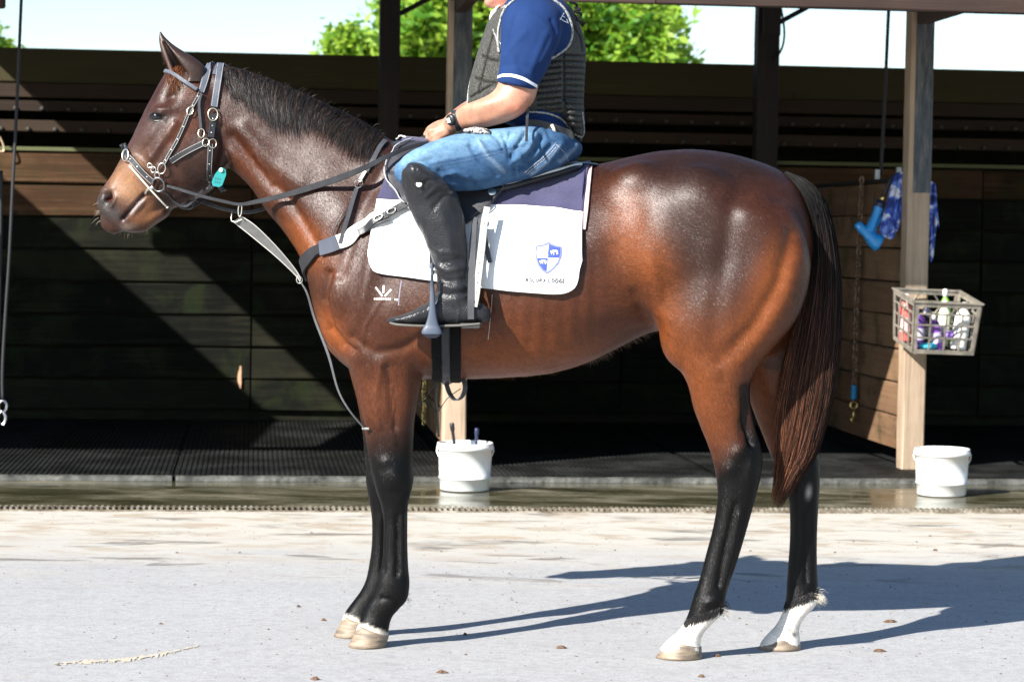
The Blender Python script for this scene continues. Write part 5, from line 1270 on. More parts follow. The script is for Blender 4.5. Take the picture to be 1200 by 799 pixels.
# teal tag clipped to the throat strap
tg_ = empty('tag', H(254, 206, -.10), 0, 'teal plastic numbered tag clipped to the throat strap under the jaw', 'tag')
def plate(name, px_pts, v, th, mt, parent):
    A = [H(x, y, v) for x, y in px_pts]; B = [p+HV*th for p in A]; n = len(A)
    return wmesh(name, A+B, [tuple(range(n)), tuple(range(2*n-1, n-1, -1))]+[(i, (i+1) % n, n+(i+1) % n, n+i) for i in range(n)], mt, parent, False)
bevel(plate('plate', [(256.5, 199), (260.5, 197), (264, 199.5), (264.5, 205), (260, 217), (256.5, 219), (249.5, 217.5), (248.5, 213), (252, 205)], -.118, .003, mat('teal_plastic', (.006, .2, .2), .35), tg_), .0012)
b = MB(); b.lathe([(0, 0), (.006, 0), (.0075, .004), (.006, .007), (0, .007)], H(259.5, 199.5, -.118), 14, ax=-HV); b.build('stud', mat('pale_teal_plastic', (.5, .8, .72), .4), tg_, smooth=True)
b = MB(); dt = mat('dark_teal_ink', (.004, .09, .1), .5)
for x, y in ((252, 208), (254.6, 208.5), (257.2, 209), (251.5, 212), (254, 212.6), (256.6, 213)):
    for dx, dy, w_, h_ in ((0, 0, 1.5, .5), (0, 0, .45, 2.2), (1.05, .9, .45, 1.4), (0, 1.9, 1.5, .5)):
        b.add([H(x+dx, y+dy, -.1185), H(x+dx+w_, y+dy, -.1185), H(x+dx+w_, y+dy+h_, -.1185), H(x+dx, y+dy+h_, -.1185)], [(0, 1, 2, 3)])
b.build('stamped_marks', dt, tg_)

# ------------------------------------------------------------------ cross-section helper
def ring_pt(px, ang, off, cy=300, bvh=None):
    c = H(px, cy, 0); d = HZ*math.cos(ang)-HV*math.sin(ang)
    loc, n_, i_, dd = (bvh or HBVH).ray_cast(Vector(c), Vector(d), 2)
    if loc is None: return c+d*.25, d
    return np.array(loc)+np.array(n_)*off, np.array(n_)
def ring_px(px, ang, off, cy=300):
    """like ring_pt, but the near side comes out under the pixel column px; the far side mirrors it"""
    p, n_ = ring_pt(px, abs(ang), 0, cy); x = px+(px-proj(p)[0]); p, n_ = ring_pt(x, abs(ang), 0, cy); x = x+(px-proj(p)[0])
    return ring_pt(x, ang, off, cy)
def ang_of(px, py, off=0, cy=300):
    p, n_ = hit(px, py, off); rel = p-H(px, cy, 0)
    return math.atan2(-(rel@HV), rel@HZ)

# ------------------------------------------------------------------ saddle cloth
NU = 64
top_c = catmull(np.array([(474, 166), (505, 173), (560, 184), (630, 195), (693, 196)], float), 16)
line_c = catmull(np.array([(443.5, 236), (500, 238), (560, 242), (633, 245), (684, 251)], float), 16)
bot_c = catmull(np.array([(433.5, 300), (436, 316), (444, 321), (470, 325), (510, 330), (560, 337), (610, 342), (650, 344), (668, 341), (677, 330), (681, 306)], float), 8)
def res(C, n):
    d = np.concatenate([[0], np.cumsum(np.linalg.norm(np.diff(C, axis=0), axis=1))]); u = np.linspace(0, d[-1], n); return np.stack([np.interp(u, d, C[:, k]) for k in range(2)], 1)
def resx(C, xs): return np.interp(xs, C[:, 0], C[:, 1])
topc = res(top_c, NU); linc = res(line_c, NU); botc = res(bot_c, NU)
# spread the bottom columns so that the corners stay round
def cloth_part(name, f0, f1, rows, mt, parent, off, sides=(-1, 1), ripple=.002):
    V = []; Fc = []
    full = (f0 == 0)
    for i in range(NU):
        ab = ang_of(botc[i][0], botc[i][1]); al = ang_of(linc[i][0], linc[i][1])
        seq = []
        if full: rng_ = [(-al+2*al*k/(2*rows)) for k in range(2*rows+1)]
        else: rng_ = [al+(ab-al)*k/rows for k in range(rows+1)]
        for a in rng_:
            f = abs(a)/al if abs(a) <= al else 1+(abs(a)-al)/(ab-al+1e-9)
            x = topc[i][0]+(linc[i][0]-topc[i][0])*min(f, 1) if f <= 1 else linc[i][0]+(botc[i][0]-linc[i][0])*(f-1)
            o_ = off+ripple*math.sin(i*.55+f*3)*min(1, f)
            p, n_ = ring_px(x, a, o_); V.append(p)
    k = len(V)//NU
    V = np.array(V)
    Fc = [(i*k+j, i*k+j+1, (i+1)*k+j+1, (i+1)*k+j) for i in range(NU-1) for j in range(k-1)]
    outs = []
    o = wmesh(name, V, Fc, mt, parent, True); s_ = o.modifiers.new('thick', 'SOLIDIFY'); s_.thickness = .009; s_.offset = 1; bevel(o, .003, 2); outs.append(o)
    return outs, V, Fc
M_NAVY = mat('navy_quilted_cotton', (.045, .045, .13), .85); t = NT(M_NAVY); p_ = t.coord('World')
wv = t.new('ShaderNodeTexWave'); wv.wave_type = 'BANDS'; wv.bands_direction = 'Z'; wv.inputs['Scale'].default_value = 70; wv.inputs['Distortion'].default_value = 2.2; wv.inputs['Detail'].default_value = 2; t.l.new(t.coord('World', (1, 1, 1), (0, R(12), 0)), wv.inputs['Vector'])
nz = t.noise(p_, 16, 5, .65); t.set(Base_Color=t.mix(nz, (.018, .017, .05), (.05, .047, .11)), Normal=t.bump(wv.outputs[0], .45, .003, t.bump(nz, .5, .01))); t.b.inputs['Sheen Weight'].default_value = .2
M_WCL = mat('white_cotton_duck', (.78, .77, .75), .85); t = NT(M_WCL); nz = t.noise(t.coord('World'), 7, 5, .6); t.set(Base_Color=t.mix(t.ramp(nz, [(.5, 0.), (.8, 1.)]), (.79, .785, .77), (.62, .6, .56)), Normal=t.bump(t.noise(t.coord('World'), 6, 4, .5), .35, .02, t.bump(t.noise(t.coord('World'), 700, 2), .25, .0012)))
sc_root = empty('saddle_cloth', ring_pt(560, 0, 0)[0], 0, 'navy and white saddle cloth with a blue shield crest near its rear corner', 'saddle cloth')
oU, VU, FU = cloth_part('upper_panel', 0, 1, 16, M_NAVY, sc_root, .010)
oL, VL, FL = cloth_part('lower_panel', 1, 2, 18, M_WCL, sc_root, .0085)
fc = far_copy(oL[0])
cb = MB(); cb.add(VU, FU); cb.add(VL, FL)
CBVH = BVHTree.FromPolygons([Vector(v) for v in cb.v], cb.f)
class BothClass:
    def ray_cast(s, o, d, r=30):
        a = HBVH.ray_cast(o, d, r); c = CBVH.ray_cast(o, d, r)
        if c[0] is not None:
            n = c[1] if c[1].dot(d) < 0 else -c[1]; c = (c[0]+n*.0095, n, c[2], max(0, c[3]-.0095))
        if a[0] is None: return c
        if c[0] is None: return a
        return a if a[3] < c[3] else c
    def find_nearest(s, q): return HBVH.find_nearest(q)
BOTH = BothClass()
# rear binding in pale pink, and thin piping
strap('rear_binding', [(691.5, 196.5), (690.5, 206), (689, 222), (687.5, 240), (686, 255), (684.5, 270)], [.02, .02, .018, .012], mat('pale_pink_binding', (.5, .36, .34), .85), sc_root, .007, th=.004)
strap('binding', [(686, 197), (685, 212), (683, 230), (681.5, 249)], .006, mat('navy_binding', (.03, .03, .1), .8), sc_root, .004, bvh=BOTH, th=.003)
# crest and lettering
M_CB = mat('blue_crest_ink', (.03, .06, .26), .8); M_GOLD = mat('pale_gold_thread', (.5, .42, .22), .7); M_GREY = mat('grey_lettering', (.05, .055, .08), .8)
def poly_decal(name, pts, mt, parent, off=.0008, sub=10):
    """filled outline laid on the cloth: fan of small strips between two chains"""
    pts = np.array(pts, float); cen = pts.mean(0); n = len(pts); V = [hit(*cen, off, BOTH)[0]]; Fc = []
    rings_ = 5
    for k in range(1, rings_+1):
        for p in pts: V.append(hit(*(cen+(p-cen)*k/rings_), off, BOTH)[0])
    for j in range(n): Fc.append((0, 1+j, 1+(j+1) % n))
    for k in range(rings_-1):
        for j in range(n): Fc.append((1+k*n+j, 1+(k+1)*n+j, 1+(k+1)*n+(j+1) % n, 1+k*n+(j+1) % n))
    return V, Fc
def cp(x, y): return (605+x/10.65, 265+y/10.65)     # crest coordinates
b = MB()
TOPL = [(262, 258), (300, 262), (345, 252), (385, 235), (410, 222)]; TOPR = [(410, 222), (450, 246), (500, 264), (560, 274)]
quad1 = [(413, 225), (450, 246), (500, 264), (560, 274), (556, 320), (545, 405), (470, 405), (404, 404)]
quad2 = [(262, 408), (330, 408), (392, 408), (386, 480), (378, 570), (340, 545), (300, 500), (275, 450)]
for q in (quad1, quad2): b.add(*poly_decal('', [cp(*p) for p in q], None, None, .0009))
b.build('shield_quarter', M_CB, sc_root)
decal_set('shield_outline', [([cp(*p) for p in TOPL+TOPR[1:]+[(556, 330), (545, 400), (515, 470), (470, 525), (425, 565), (380, 588), (335, 555), (290, 495), (266, 430), (252, 350), (258, 262)]], 1.9), ([cp(398, 225), cp(398, 400), cp(380, 585)], .5)], sc_root, mat('slate_blue_thread', (.13, .15, .33), .8), .0015, BOTH)
lion = lambda ox, oy, s: [([cp(ox-45*s, oy-8*s), cp(ox-20*s, oy-22*s), cp(ox+20*s, oy-24*s), cp(ox+42*s, oy-14*s)], 1.9*s), ([cp(ox-22*s, oy-16*s), cp(ox-34*s, oy+20*s)], .8*s), ([cp(ox-8*s, oy-16*s), cp(ox-4*s, oy+24*s)], .8*s), ([cp(ox+26*s, oy-16*s), cp(ox+32*s, oy+22*s)], .9*s), ([cp(ox+34*s, oy-12*s), cp(ox+44*s, oy+14*s)], .7*s)]
decal_set('lion_figure', lion(478, 345, 1)+lion(342, 462, .85), sc_root, mat('white_thread', (.75, .75, .75), .8), .0026, BOTH)
lv = []
for k in range(11):
    for sg in (-1, 1):
        a = -1.9+k*.33; cx_l = 405+sg*200*math.cos(a*.55); cy_l = 400+215*math.sin(a*.78)
        lv.append(([cp(cx_l, cy_l), cp(cx_l+sg*16, cy_l-18)], .8))
for k in range(5): lv.append(([cp(330+k*40, 150-14*math.sin(k*.8)), cp(340+k*34, 130-14*math.sin(k*.8))], .8))
decal_set('laurel_wreath', lv, sc_root, M_GOLD, .0009, BOTH)
decal_set('lettering_rule', [([cp(118, 632), cp(210, 634), cp(300, 642), cp(330, 650)], .45), ([cp(118, 708), cp(320, 712)], .45), ([cp(340, 690), cp(345, 718), cp(480, 722)], .4), ([cp(400, 650), cp(620, 658)], .45), ([cp(540, 728), cp(605, 732)], .4)], sc_root, M_GREY, .0009, BOTH)
GL = {'K': [[(0, 0), (0, 1)], [(.75, 0), (0, .55)], [(.25, .42), (.8, 1)]], 'O': [[(.4, 0), (.08, .2), (0, .5), (.08, .8), (.4, 1), (.72, .8), (.8, .5), (.72, .2), (.4, 0)]], 'L': [[(0, 0), (0, 1), (.65, 1)]],
      'R': [[(0, 1), (0, 0), (.5, 0), (.7, .25), (.5, .5), (0, .5)], [(.35, .5), (.75, 1)]], 'A': [[(0, 1), (.38, 0), (.76, 1)], [(.15, .65), (.62, .65)]], 'D': [[(0, 0), (0, 1), (.45, 1), (.75, .75), (.75, .25), (.45, 0), (0, 0)]],
      'G': [[(.75, .2), (.4, 0), (.08, .2), (0, .5), (.08, .8), (.4, 1), (.75, .8), (.75, .55), (.45, .55)]], 'E': [[(.65, 0), (0, 0), (0, 1), (.65, 1)], [(0, .5), (.5, .5)]]}
ln_ = []; x = 128
for ch_ in 'KOLORA LODGE':
    if ch_ == ' ': x += 22; continue
    for st in GL[ch_]: ln_.append(([cp(x+a*34, 652+(x-128)*.03+c*40) for a, c in st], 0.85 if ch_ != 'K' else 1.1))
    x += 42.5
decal_set('lettering', ln_, sc_root, M_GREY, .0011, BOTH)

# ------------------------------------------------------------------ girth
gi = empty('girth', ring_pt(522, math.pi, .01)[0], 0, 'wide black girth under the belly behind the fore legs, with a narrow overgirth strap', 'girth')
def band(name, xs, a0, a1, off, w_, th, mt, parent, n=44, bvh=None):
    V = []
    for k in range(n+1):
        a = a0+(a1-a0)*k/n; x = np.interp(k/n, np.linspace(0, 1, len(xs)), xs); p, n_ = ring_px(x, a if a < math.pi else a-2*math.pi, off)
        for s_, o_ in ((-w_/2, 0), (-w_/2+.003, th), (w_/2-.003, th), (w_/2, 0)): V.append(p+HU*s_+n_*o_)
    return wmesh(name, V, [(4*i+k, 4*i+(k+1) % 4, 4*i+4+(k+1) % 4, 4*i+4+k) for i in range(n) for k in range(4)], mt, parent, False)
M_GIRTH = fabric('black_elastic_girth', (.003, .003, .0035), .8)
a_g = ang_of(522, 368)
band('girth_band', [523, 523], a_g, 2*math.pi-a_g, .004, .095, .008, M_GIRTH, gi)
band('overgirth', [523, 523], a_g+.02, math.pi+.3, .014, .027, .004, M_STRAP, gi)
b = MB(); q = H(529, 436.5, -.06); b.tube([q+HU*x+HZ*z for x, z in ((-.022, .006), (.022, .0), (.022, -.012), (-.022, -.006))], .0028, 6, closed=True); b.build('girth_buckle', METAL, gi)
def loop(name, pts, w_, mt, par, v=-.05):
    P = catmull([H(x, y, v+(p[0] if p else 0)) for x, y, *p in pts], 8); V = []; T = np.gradient(P, axis=0)
    for i in range(len(P)):
        t_ = T[i]/np.linalg.norm(T[i]); n_ = np.cross(t_, HV); n_ /= np.linalg.norm(n_)+1e-9; s_ = HV*.9+HU*.42; s_ /= np.linalg.norm(s_)
        V += [P[i]-s_*w_/2, P[i]-s_*w_/2+n_*.003, P[i]+s_*w_/2+n_*.003, P[i]+s_*w_/2]
    return wmesh(name, V, [(4*i+k, 4*i+(k+1) % 4, 4*i+4+(k+1) % 4, 4*i+4+k) for i in range(len(P)-1) for k in range(4)], mt, par, False)
loop('strap_loop', [(524, 437), (522, 446), (526, 460), (533, 469), (541, 466), (545.5, 455), (543, 444), (536, 437), (528, 436)], .024, M_STRAPG, gi)
loop('strap_loop', [(524, 437), (516, 440), (511.5, 452), (510.5, 468), (512, 484), (513, 500), (513.5, 512)], .009, M_STRAP, gi)
b = MB(); b.tube(catmull([H(489, 478, -.1), H(500, 468, -.07), H(512, 482, -.06), H(524, 467, -.05), H(540, 455, -.05)], 5), .0015, 5); b.tube(catmull([H(489, 474, -.12), H(500, 462, -.08), H(516, 442, -.06)], 5), .0018, 5); b.build('loose_cord', M_STRAP, gi)

# ------------------------------------------------------------------ saddle
sd = empty('saddle', ring_pt(560, 0, .02)[0], 0, 'black leather exercise saddle with pale piping under the rider', 'saddle')
M_SAD = leather('saddle_leather', (.016, .016, .018), .34, 350, .2)
M_FLAP = leather('saddle_flap_leather', (.03, .03, .036), .4, 350, .2)
fr = catmull(np.array([(480, 171), (466, 177), (457, 187), (453.5, 201), (457, 219), (469, 237), (488, 256), (515, 268)], float), 6)
re = catmull(np.array([(655, 196), (636, 204), (615, 213), (602, 219), (592, 227), (579, 240), (567, 252), (546, 268)], float), 6)
def flapmesh(off, parent, name, mt):
    V = []; n = len(fr); m = 22
    for i in range(n):
        for j in range(m+1):
            p = fr[i]+(re[i]-fr[i])*j/m; V.append(hit(p[0], p[1], off, BOTH)[0])
    V = lap_grid(np.array(V), n, m+1, 2)
    return wmesh(name, V, [(i*(m+1)+j, i*(m+1)+j+1, (i+1)*(m+1)+j+1, (i+1)*(m+1)+j) for i in range(n-1) for j in range(m)], mt, parent, True)
def lap_grid(V, n, m, it):
    G_ = V.reshape(n, m, 3).copy()
    for _ in range(it): G_[1:-1, 1:-1] = (G_[:-2, 1:-1]+G_[2:, 1:-1]+G_[1:-1, :-2]+G_[1:-1, 2:])/4
    return G_.reshape(-1, 3)
fl = flapmesh(.016, sd, 'flap', M_FLAP); s_ = fl.modifiers.new('thick', 'SOLIDIFY'); s_.thickness = .006; s_.offset = 1; bevel(fl, .002)
far_copy(fl)
def skinline(pts, off, r, name, mt, par, bvh=BOTH):
    P = [hit(x, y, off, bvh)[0] for x, y in catmull(np.array(pts, float), 5)]; b = MB(); b.tube(P, r, 6); return b.build(name, mt, par, smooth=True)
skinline([(484, 172), (466, 178), (457.5, 187.5), (454.5, 201), (458, 219), (470, 237), (476, 243)], .026, .0024, 'flap_piping', mat('grey_piping', (.3, .31, .34), .5), sd)
skinline([(600, 219.5), (590, 228), (577, 241), (565, 252), (553, 262)], .026, .0028, 'flap_piping', M_STRAPG, sd)
b = MB(); loft_mesh(b, [(462, 166, 462, 186, .05, 0), (480, 164, 484, 192, .09, 0), (510, 172, 514, 205, .12, 0, -.1), (550, 182, 553, 213, .15, 0, -.15), (600, 185, 603, 212, .175, 0, -.15), (640, 186, 642, 205, .185, 0, -.1), (668, 187, 668, 200, .16, 0, 0), (680, 190, 680, 197, .10, 0, 0)], 5, 28, .85, (1, 1))
b.build('seat', M_SAD, sd, smooth=True)
b = MB(); P = [H(588, 219, -.205), H(606, 213, -.2), H(630, 206.5, -.185), (H(655, 199.5, -.165)), H(673, 194.5, -.13), H(681, 193, -.09), H(683, 193, 0)]; b.tube(catmull(P, 5), .0068, 8); b.build('cantle_piping', mat('white_piping', (.72, .69, .6), .5), sd, smooth=True)
b = MB(); P = [H(575, 224, -.21), H(606, 216.5, -.205), H(630, 210, -.19), (H(655, 203, -.17)), H(673, 197.5, -.14), H(682, 196, -.09)]; b.tube(catmull(P, 5), .009, 8); b.build('seat_welt', M_SAD, sd, smooth=True)
b = MB(); loft_mesh(b, [(460, 169, 462, 180, .03, -.02), (468, 165, 470, 176, .05, -.03), (480, 165, 482, 176, .055, -.03), (490, 167, 490, 176, .04, -.02)], 4, 18, .9, (1, 1)); b.build('pommel', M_SAD, sd, smooth=True)
skinline([(464, 172.5), (470, 171.5), (476, 172.5)], .03, .003, 'pommel_trim', mat('cream_trim', (.55, .53, .48), .6), sd)
b = MB(); c_, n_ = hit(577, 232.5, .028, BOTH); b.lathe([(0, .002), (.012, .002), (.014, 0)], c_, 14, ax=n_); b.build('flap_stud', METAL, sd, smooth=True)

# ------------------------------------------------------------------ breastplate, martingale, reins
bp = empty('breastplate', hit(385, 288)[0], 0, 'breastplate with a black chest strap and a broad white band running to the saddle', 'breastplate')
M_WEB = mat('white_webbing', (.66, .64, .58), .8); t = NT(M_WEB); t.set(Normal=t.bump(t.noise(t.coord('World'), 500, 2), .5, .0015))
strap('chest_strap', [(352.5, 325), (357, 311), (364, 301), (373, 295), (384, 289)], [.038, .046, .045, .036], fabric('black_neoprene', (.02, .02, .023), .7), bp, .006, th=.007)
strap('keeper_patch', [(379, 291.5), (388, 288), (396, 284.5)], .05, mat('slate_blue_webbing', (.045, .052, .075), .7), bp, .013, th=.004)
strap('white_band', [(394, 285), (406, 280.5), (420, 271), (432, 263.5), (441, 258), (452, 252.5), (466, 247)], [.046, .05, .044, .042, .036, .02], M_WEB, bp, .009, bvh=BOTH, th=.004)
strap('buckle_strap', [(422.5, 274.5), (432, 269), (441, 262.5), (452, 256), (463, 250), (478, 241.5)], [.026, .024, .024, .026], M_STRAP, bp, .014, bvh=BOTH, th=.004)
strap('billet', [(432, 270), (445, 263), (457, 258)], .02, M_STRAPG, bp, .012, bvh=BOTH)
for x, y in ((446.5, 259.5), (460, 251.5)): ring('buckle', x, y, 2.8, 5.2, 60, .0018, METAL, bp, .022, bvh=BOTH)
strap('neck_strap', [(399, 286), (403, 270), (409, 250), (414, 234), (419, 220)], .0145, M_STRAPG, bp, .009, bvh=BOTH, n=4)
strap('neck_strap', [(421, 214), (429, 201)], .0125, mat('cream_strap', (.5, .48, .44), .6), bp, .007)
strap('neck_strap', [(430, 201), (438, 188), (445, 175), (451, 166.5)], .0175, M_STRAPG, bp, .007)
ring('buckle_ring', 420.6, 217, 4.6, 5.2, 20, .0016, METAL, bp, .013)
b = MB(); b.tube(catmull([hit(391, 276, .012)[0], hit(395, 264, .01)[0], hit(402, 252, .01)[0], hit(408, 247, .01)[0]], 4), .0022, 6); b.build('loose_strap', M_STRAP, bp)
for o in [q for q in list(bp.children) if q.name.split('.')[0] in ('chest_strap', 'white_band', 'neck_strap')]: far_copy(o)
ring('chest_ring', 351, 328, 3.5, 4, 0, .002, METAL, bp, v=-.03)
# martingale
mg = empty('martingale', H(351, 329, -.03), 0, 'pale worn martingale strap reaching from the chest ring up to the reins', 'martingale')
P1 = catmull(np.array([H(273, 259.5, -.05), H(300, 281, -.045), H(325, 302, -.04), H(346, 322, -.03), H(352, 330, -.03)]), 6); P2 = catmull(np.array([H(284, 254, -.09), H(301, 266, -.09), H(325, 290, -.07), H(345, 314, -.045), H(353, 327, -.04)]), 6)
V = []
for a, c in zip(P1, P2): V += [a, c, c+HV*.004+HZ*.001, a+HV*.004+HZ*.001]
M_MART = leather('worn_webbing', (.13, .13, .125), .75, 300, .3)
wmesh('web_strap', V, [(4*i+k, 4*i+(k+1) % 4, 4*i+4+(k+1) % 4, 4*i+4+k) for i in range(len(P1)-1) for k in range(4)]+[(3, 2, 1, 0)], M_MART, mg, False)
for PP, nm in ((P1, 'stitched_edge'), (P2, 'stitched_edge')):
    b = MB(); b.tube(PP-HV*.0015, .0016, 5); b.build(nm, M_STITCH, mg)
ring('rein_ring', 281.3, 246, 2.1, 8, 3, .0022, METAL, mg, v=-.10); 
b = MB(); b.tube([H(271.6, 247, -.06), H(271.2, 259, -.06), H(276, 261, -.06), H(285, 256.5, -.08)], .0024, 6); b.build('hook', METAL, mg, smooth=True)
strap('hanging_strap', [(353, 331, -.05), (360.5, 345, -.06), (369, 374, -.07), (385, 416, -.12), (396, 456, -.15), (409, 480, -.17), (427, 502, -.165)], [.006, .009, .01, .007, .006], M_STRAPG, mg, .006)
b = MB(); q = H(428, 502, -.165); b.tube([q-HU*.01, q+HU*.012], .004, 6); b.build('strap_clip', METAL, mg)
rn = empty('reins', H(400, 207, -.18), 0, 'long black leather reins running from the bit ring to the rider hands', 'reins')
strap('near_rein', [(193, 217.5, -.095), (205, 220.5, -.10), (235, 229.5, -.105), (262, 236, -.105), (281, 239.5, -.105), (300, 236.5, -.11), (335, 228.5, -.13), (370, 218, -.155), (400, 208, -.19), (430, 195.5, -.19), (456, 182.5, -.175), (480, 172.5, -.13), (502, 167, -.1)], [.009, .011, .011, .010, .016, .021, .021, .017, .013, .012], M_STRAP, rn, n=6)
strap('far_rein', [(196, 219, .09), (215, 228, .09), (236, 236, .09), (262, 245, .08), (290, 249, .08), (313, 243.5, .09), (335, 236, .10), (370, 222, .12), (410, 204, .12), (450, 178, .08), (500, 160, .03)], .011, M_STRAP, rn)
strap('rein_end', [(506, 168, -.10), (515, 172, -.09), (500, 176, -.1), (478, 174, -.1)], .012, M_STRAP, rn)
# ================================================================== RIDER
rider = empty('person', H(620, 200, 0), 0, 'rider in a grey padded vest, blue short sleeved shirt, jeans and tall black boots', 'person')
def relief(V, Fc, items, P=None):
    N_ = normals(V, Fc); P = proj(V) if P is None else P; d = np.zeros(len(V)); f = np.clip(-(N_@HV)*1.6, 0, 1)
    for it in items:
        if it[0] == 'g': d += it[3]*np.exp(-(poly_dist(P, it[1])/it[2])**2)*f
        else:
            _, px, py, rx, ry, ang, amp = it; a = R(ang); q = P-np.array([px, py]); u = q[:, 0]*math.cos(a)+q[:, 1]*math.sin(a); v = -q[:, 0]*math.sin(a)+q[:, 1]*math.cos(a); d += amp*np.exp(-((u/rx)**2+(v/ry)**2))*f
    return V+N_*d[:, None], N_
def mirror_v(st, dx=0, dy=0, v=None): return [(s[0]+dx, s[1]+dy, s[2]+dx, s[3]+dy, s[4], -s[5])+tuple(s[6:]) for s in st]
# ---- skin: head, neck, arms, hands in one surface
def skinmat():
    m = mat('skin', (.5, .27, .18), .5); t = NT(m); p = t.coord('World'); n = t.noise(p, 22, 5, .65); n2 = t.noise(p, 420, 3, .6)
    a = t.new('ShaderNodeVertexColor'); a.layer_name = 'coat'
    t.set(Base_Color=t.mix(.6, a.outputs[0], t.mix(1., a.outputs[0], t.ramp(n, [(.35, (.7, .5, .42)), (.65, (1.2, 1.2, 1.2))]), 'MULTIPLY')), Normal=t.bump(n2, .25, .001, t.bump(n, .2, .004)))
    t.b.inputs['Subsurface Weight'].default_value = .12; t.b.inputs['Subsurface Radius'].default_value = (.012, .004, .002); t.b.inputs['Subsurface Scale'].default_value = .6
    return m
M_SKIN = skinmat()
sb = MB()
ARM = [(592, 40, 640, 45, .055, -.19), (588, 75, 636, 82, .054, -.205), (583.5, 98, 630, 106, .05, -.215), (577, 108, 625, 120, .049, -.222), (567, 114, 611, 135, .048, -.224), (556, 118.5, 592, 144, .044, -.215), (546, 122, 570, 149.5, .04, -.195), (538, 127, 551, 151.5, .034, -.17), (531, 131.5, 540, 151.5, .029, -.15), (524.5, 136, 533, 154.5, .029, -.135)]
loft_mesh(sb, ARM, 5, 22, 1, (1, 1))
ARM2 = [(s[0]-8, s[1]-1, s[2]-8, s[3]-1, s[4], -s[5]*.95) for s in ARM[:6]]+[(540, 122, 562, 148, .04, .17), (532, 128, 545, 151, .034, .13), (525, 134, 536, 152, .029, .10), (520, 139, 530, 155, .029, .085)]
loft_mesh(sb, ARM2, 5, 20, 1, (1, 1))
def hand(cx, cy, v, sg):
    """fist seen from its back: palm block, four curled fingers, thumb on top"""
    k = 1.0
    loft_mesh(sb, [(cx+17, cy-15, cx+21, cy+2, .026, v), (cx+9, cy-12, cx+15, cy+8, .033, v+.008*sg), (cx+0, cy-7.5, cx+9, cy+12, .037, v+.016*sg), (cx-6, cy-2, cx+3, cy+15, .034, v+.02*sg)], 4, 20, .9, (1, 1))
    for i, (dx, dy, L_, r) in enumerate(((-6.5, 0, 1, .0098), (-4.0, 5.0, 1.07, .0102), (-1.5, 9.8, 1.0, .0098), (1.5, 14, .84, .0086))):
        p0 = H(cx+dx+5, cy+dy-.5, v-.004*sg); p1 = H(cx+dx-1.5, cy+dy+1, v-.006*sg+.004); p2 = p1-HU*.004*L_-HZ*.012*L_+HV*.022*-sg*-1; p3 = p2+HU*.016*L_-HZ*.010+HV*.014
        pts = catmull(np.array([p0, p1, p2, p3]), 4); sb.tube(pts, [r*1.02]*4+[r*1.1]+[r]*4+[r*1.02]+[r*.92]*3, 12)
    th = catmull(np.array([H(cx+12, cy-9, v+.01), H(cx+4, cy-7.5, v+.02), H(cx-5, cy-3, v+.022), H(cx-9.5, cy+1.5, v+.016)]), 4)
    sb.tube(th, list(np.linspace(.015, .0105, 13)), 12)
hand(513, 153, -.105, 1); hand(510, 153.5, .06, -1)
HEADR = [(584, 30, 622, 34, .052, 0), (583, 14, 618, 14, .052, 0), (578, 6, 616, 6, .056, 0), (573, 1, 618, -2, .064, 0), (571, -8, 624, -10, .07, 0), (569, -18, 630, -18, .074, 0), (570, -30, 635, -30, .077, 0), (571, -44, 638, -44, .079, 0), (573, -56, 638, -56, .078, 0), (580, -68, 632, -68, .066, 0), (592, -77, 620, -76, .035, 0)]
loft_mesh(sb, HEADR, 5, 26, 1, (0, 1))
ellipsoid(sb, H(568, -22, 0), .022, .016, .026); ellipsoid(sb, H(571.5, -8.5, 0), .014, .026, .008); ellipsoid(sb, H(573.5, -4.5, 0), .013, .022, .009); ellipsoid(sb, H(575, 3, 0), .022, .028, .02)
for sg in (-1, 1): ellipsoid(sb, H(610, -26, sg*.078), .016, .008, .03)
sV, sE, sF = remesh(sb, .0042)
sV = taubin(sV, sE, np.ones(len(sV)), 3); sV = lap(sV, sE, .35*(proj(sV)[:, 0] > 528), 8); sV = lap(sV, sE, .3, 1)
sV, sN = relief(sV, sF, [('b', 607, 128, 9, 8, 30, .004), ('b', 560, 128, 24, 7, -22, .003), ('g', [(545, 145), (570, 141), (590, 134)], 5, .002), ('g', [(536, 132), (528, 139), (512, 147)], 2.5, .0012), ('g', [(520, 150), (512, 153)], 2, -.0015), ('g', [(519, 156), (513, 159)], 2, -.0015), ('g', [(575.5, 5.5), (581, 7.5)], 2.5, -.002)])
sP = proj(sV); sc0 = np.tile(np.array([.38, .205, .135]), (len(sV), 1))
for (x, y, rx, ry, c, s) in ((608, 128, 14, 12, (.55, .2, .13), .5), (592, 106, 26, 7, (.55, .24, .17), .5), (508, 156, 5, 12, (.55, .24, .17), .5), (585, 3, 14, 8, (.55, .2, .16), .6), (575, 146, 25, 4, (.5, .22, .13), .4)):
    k = (s*np.exp(-(((sP[:, 0]-x)/rx)**2+((sP[:, 1]-y)/ry)**2)))[:, None]; sc0 = sc0*(1-k)+np.array(c)*k
wmesh('body', sV, sF, M_SKIN, rider, True, colors=sc0)
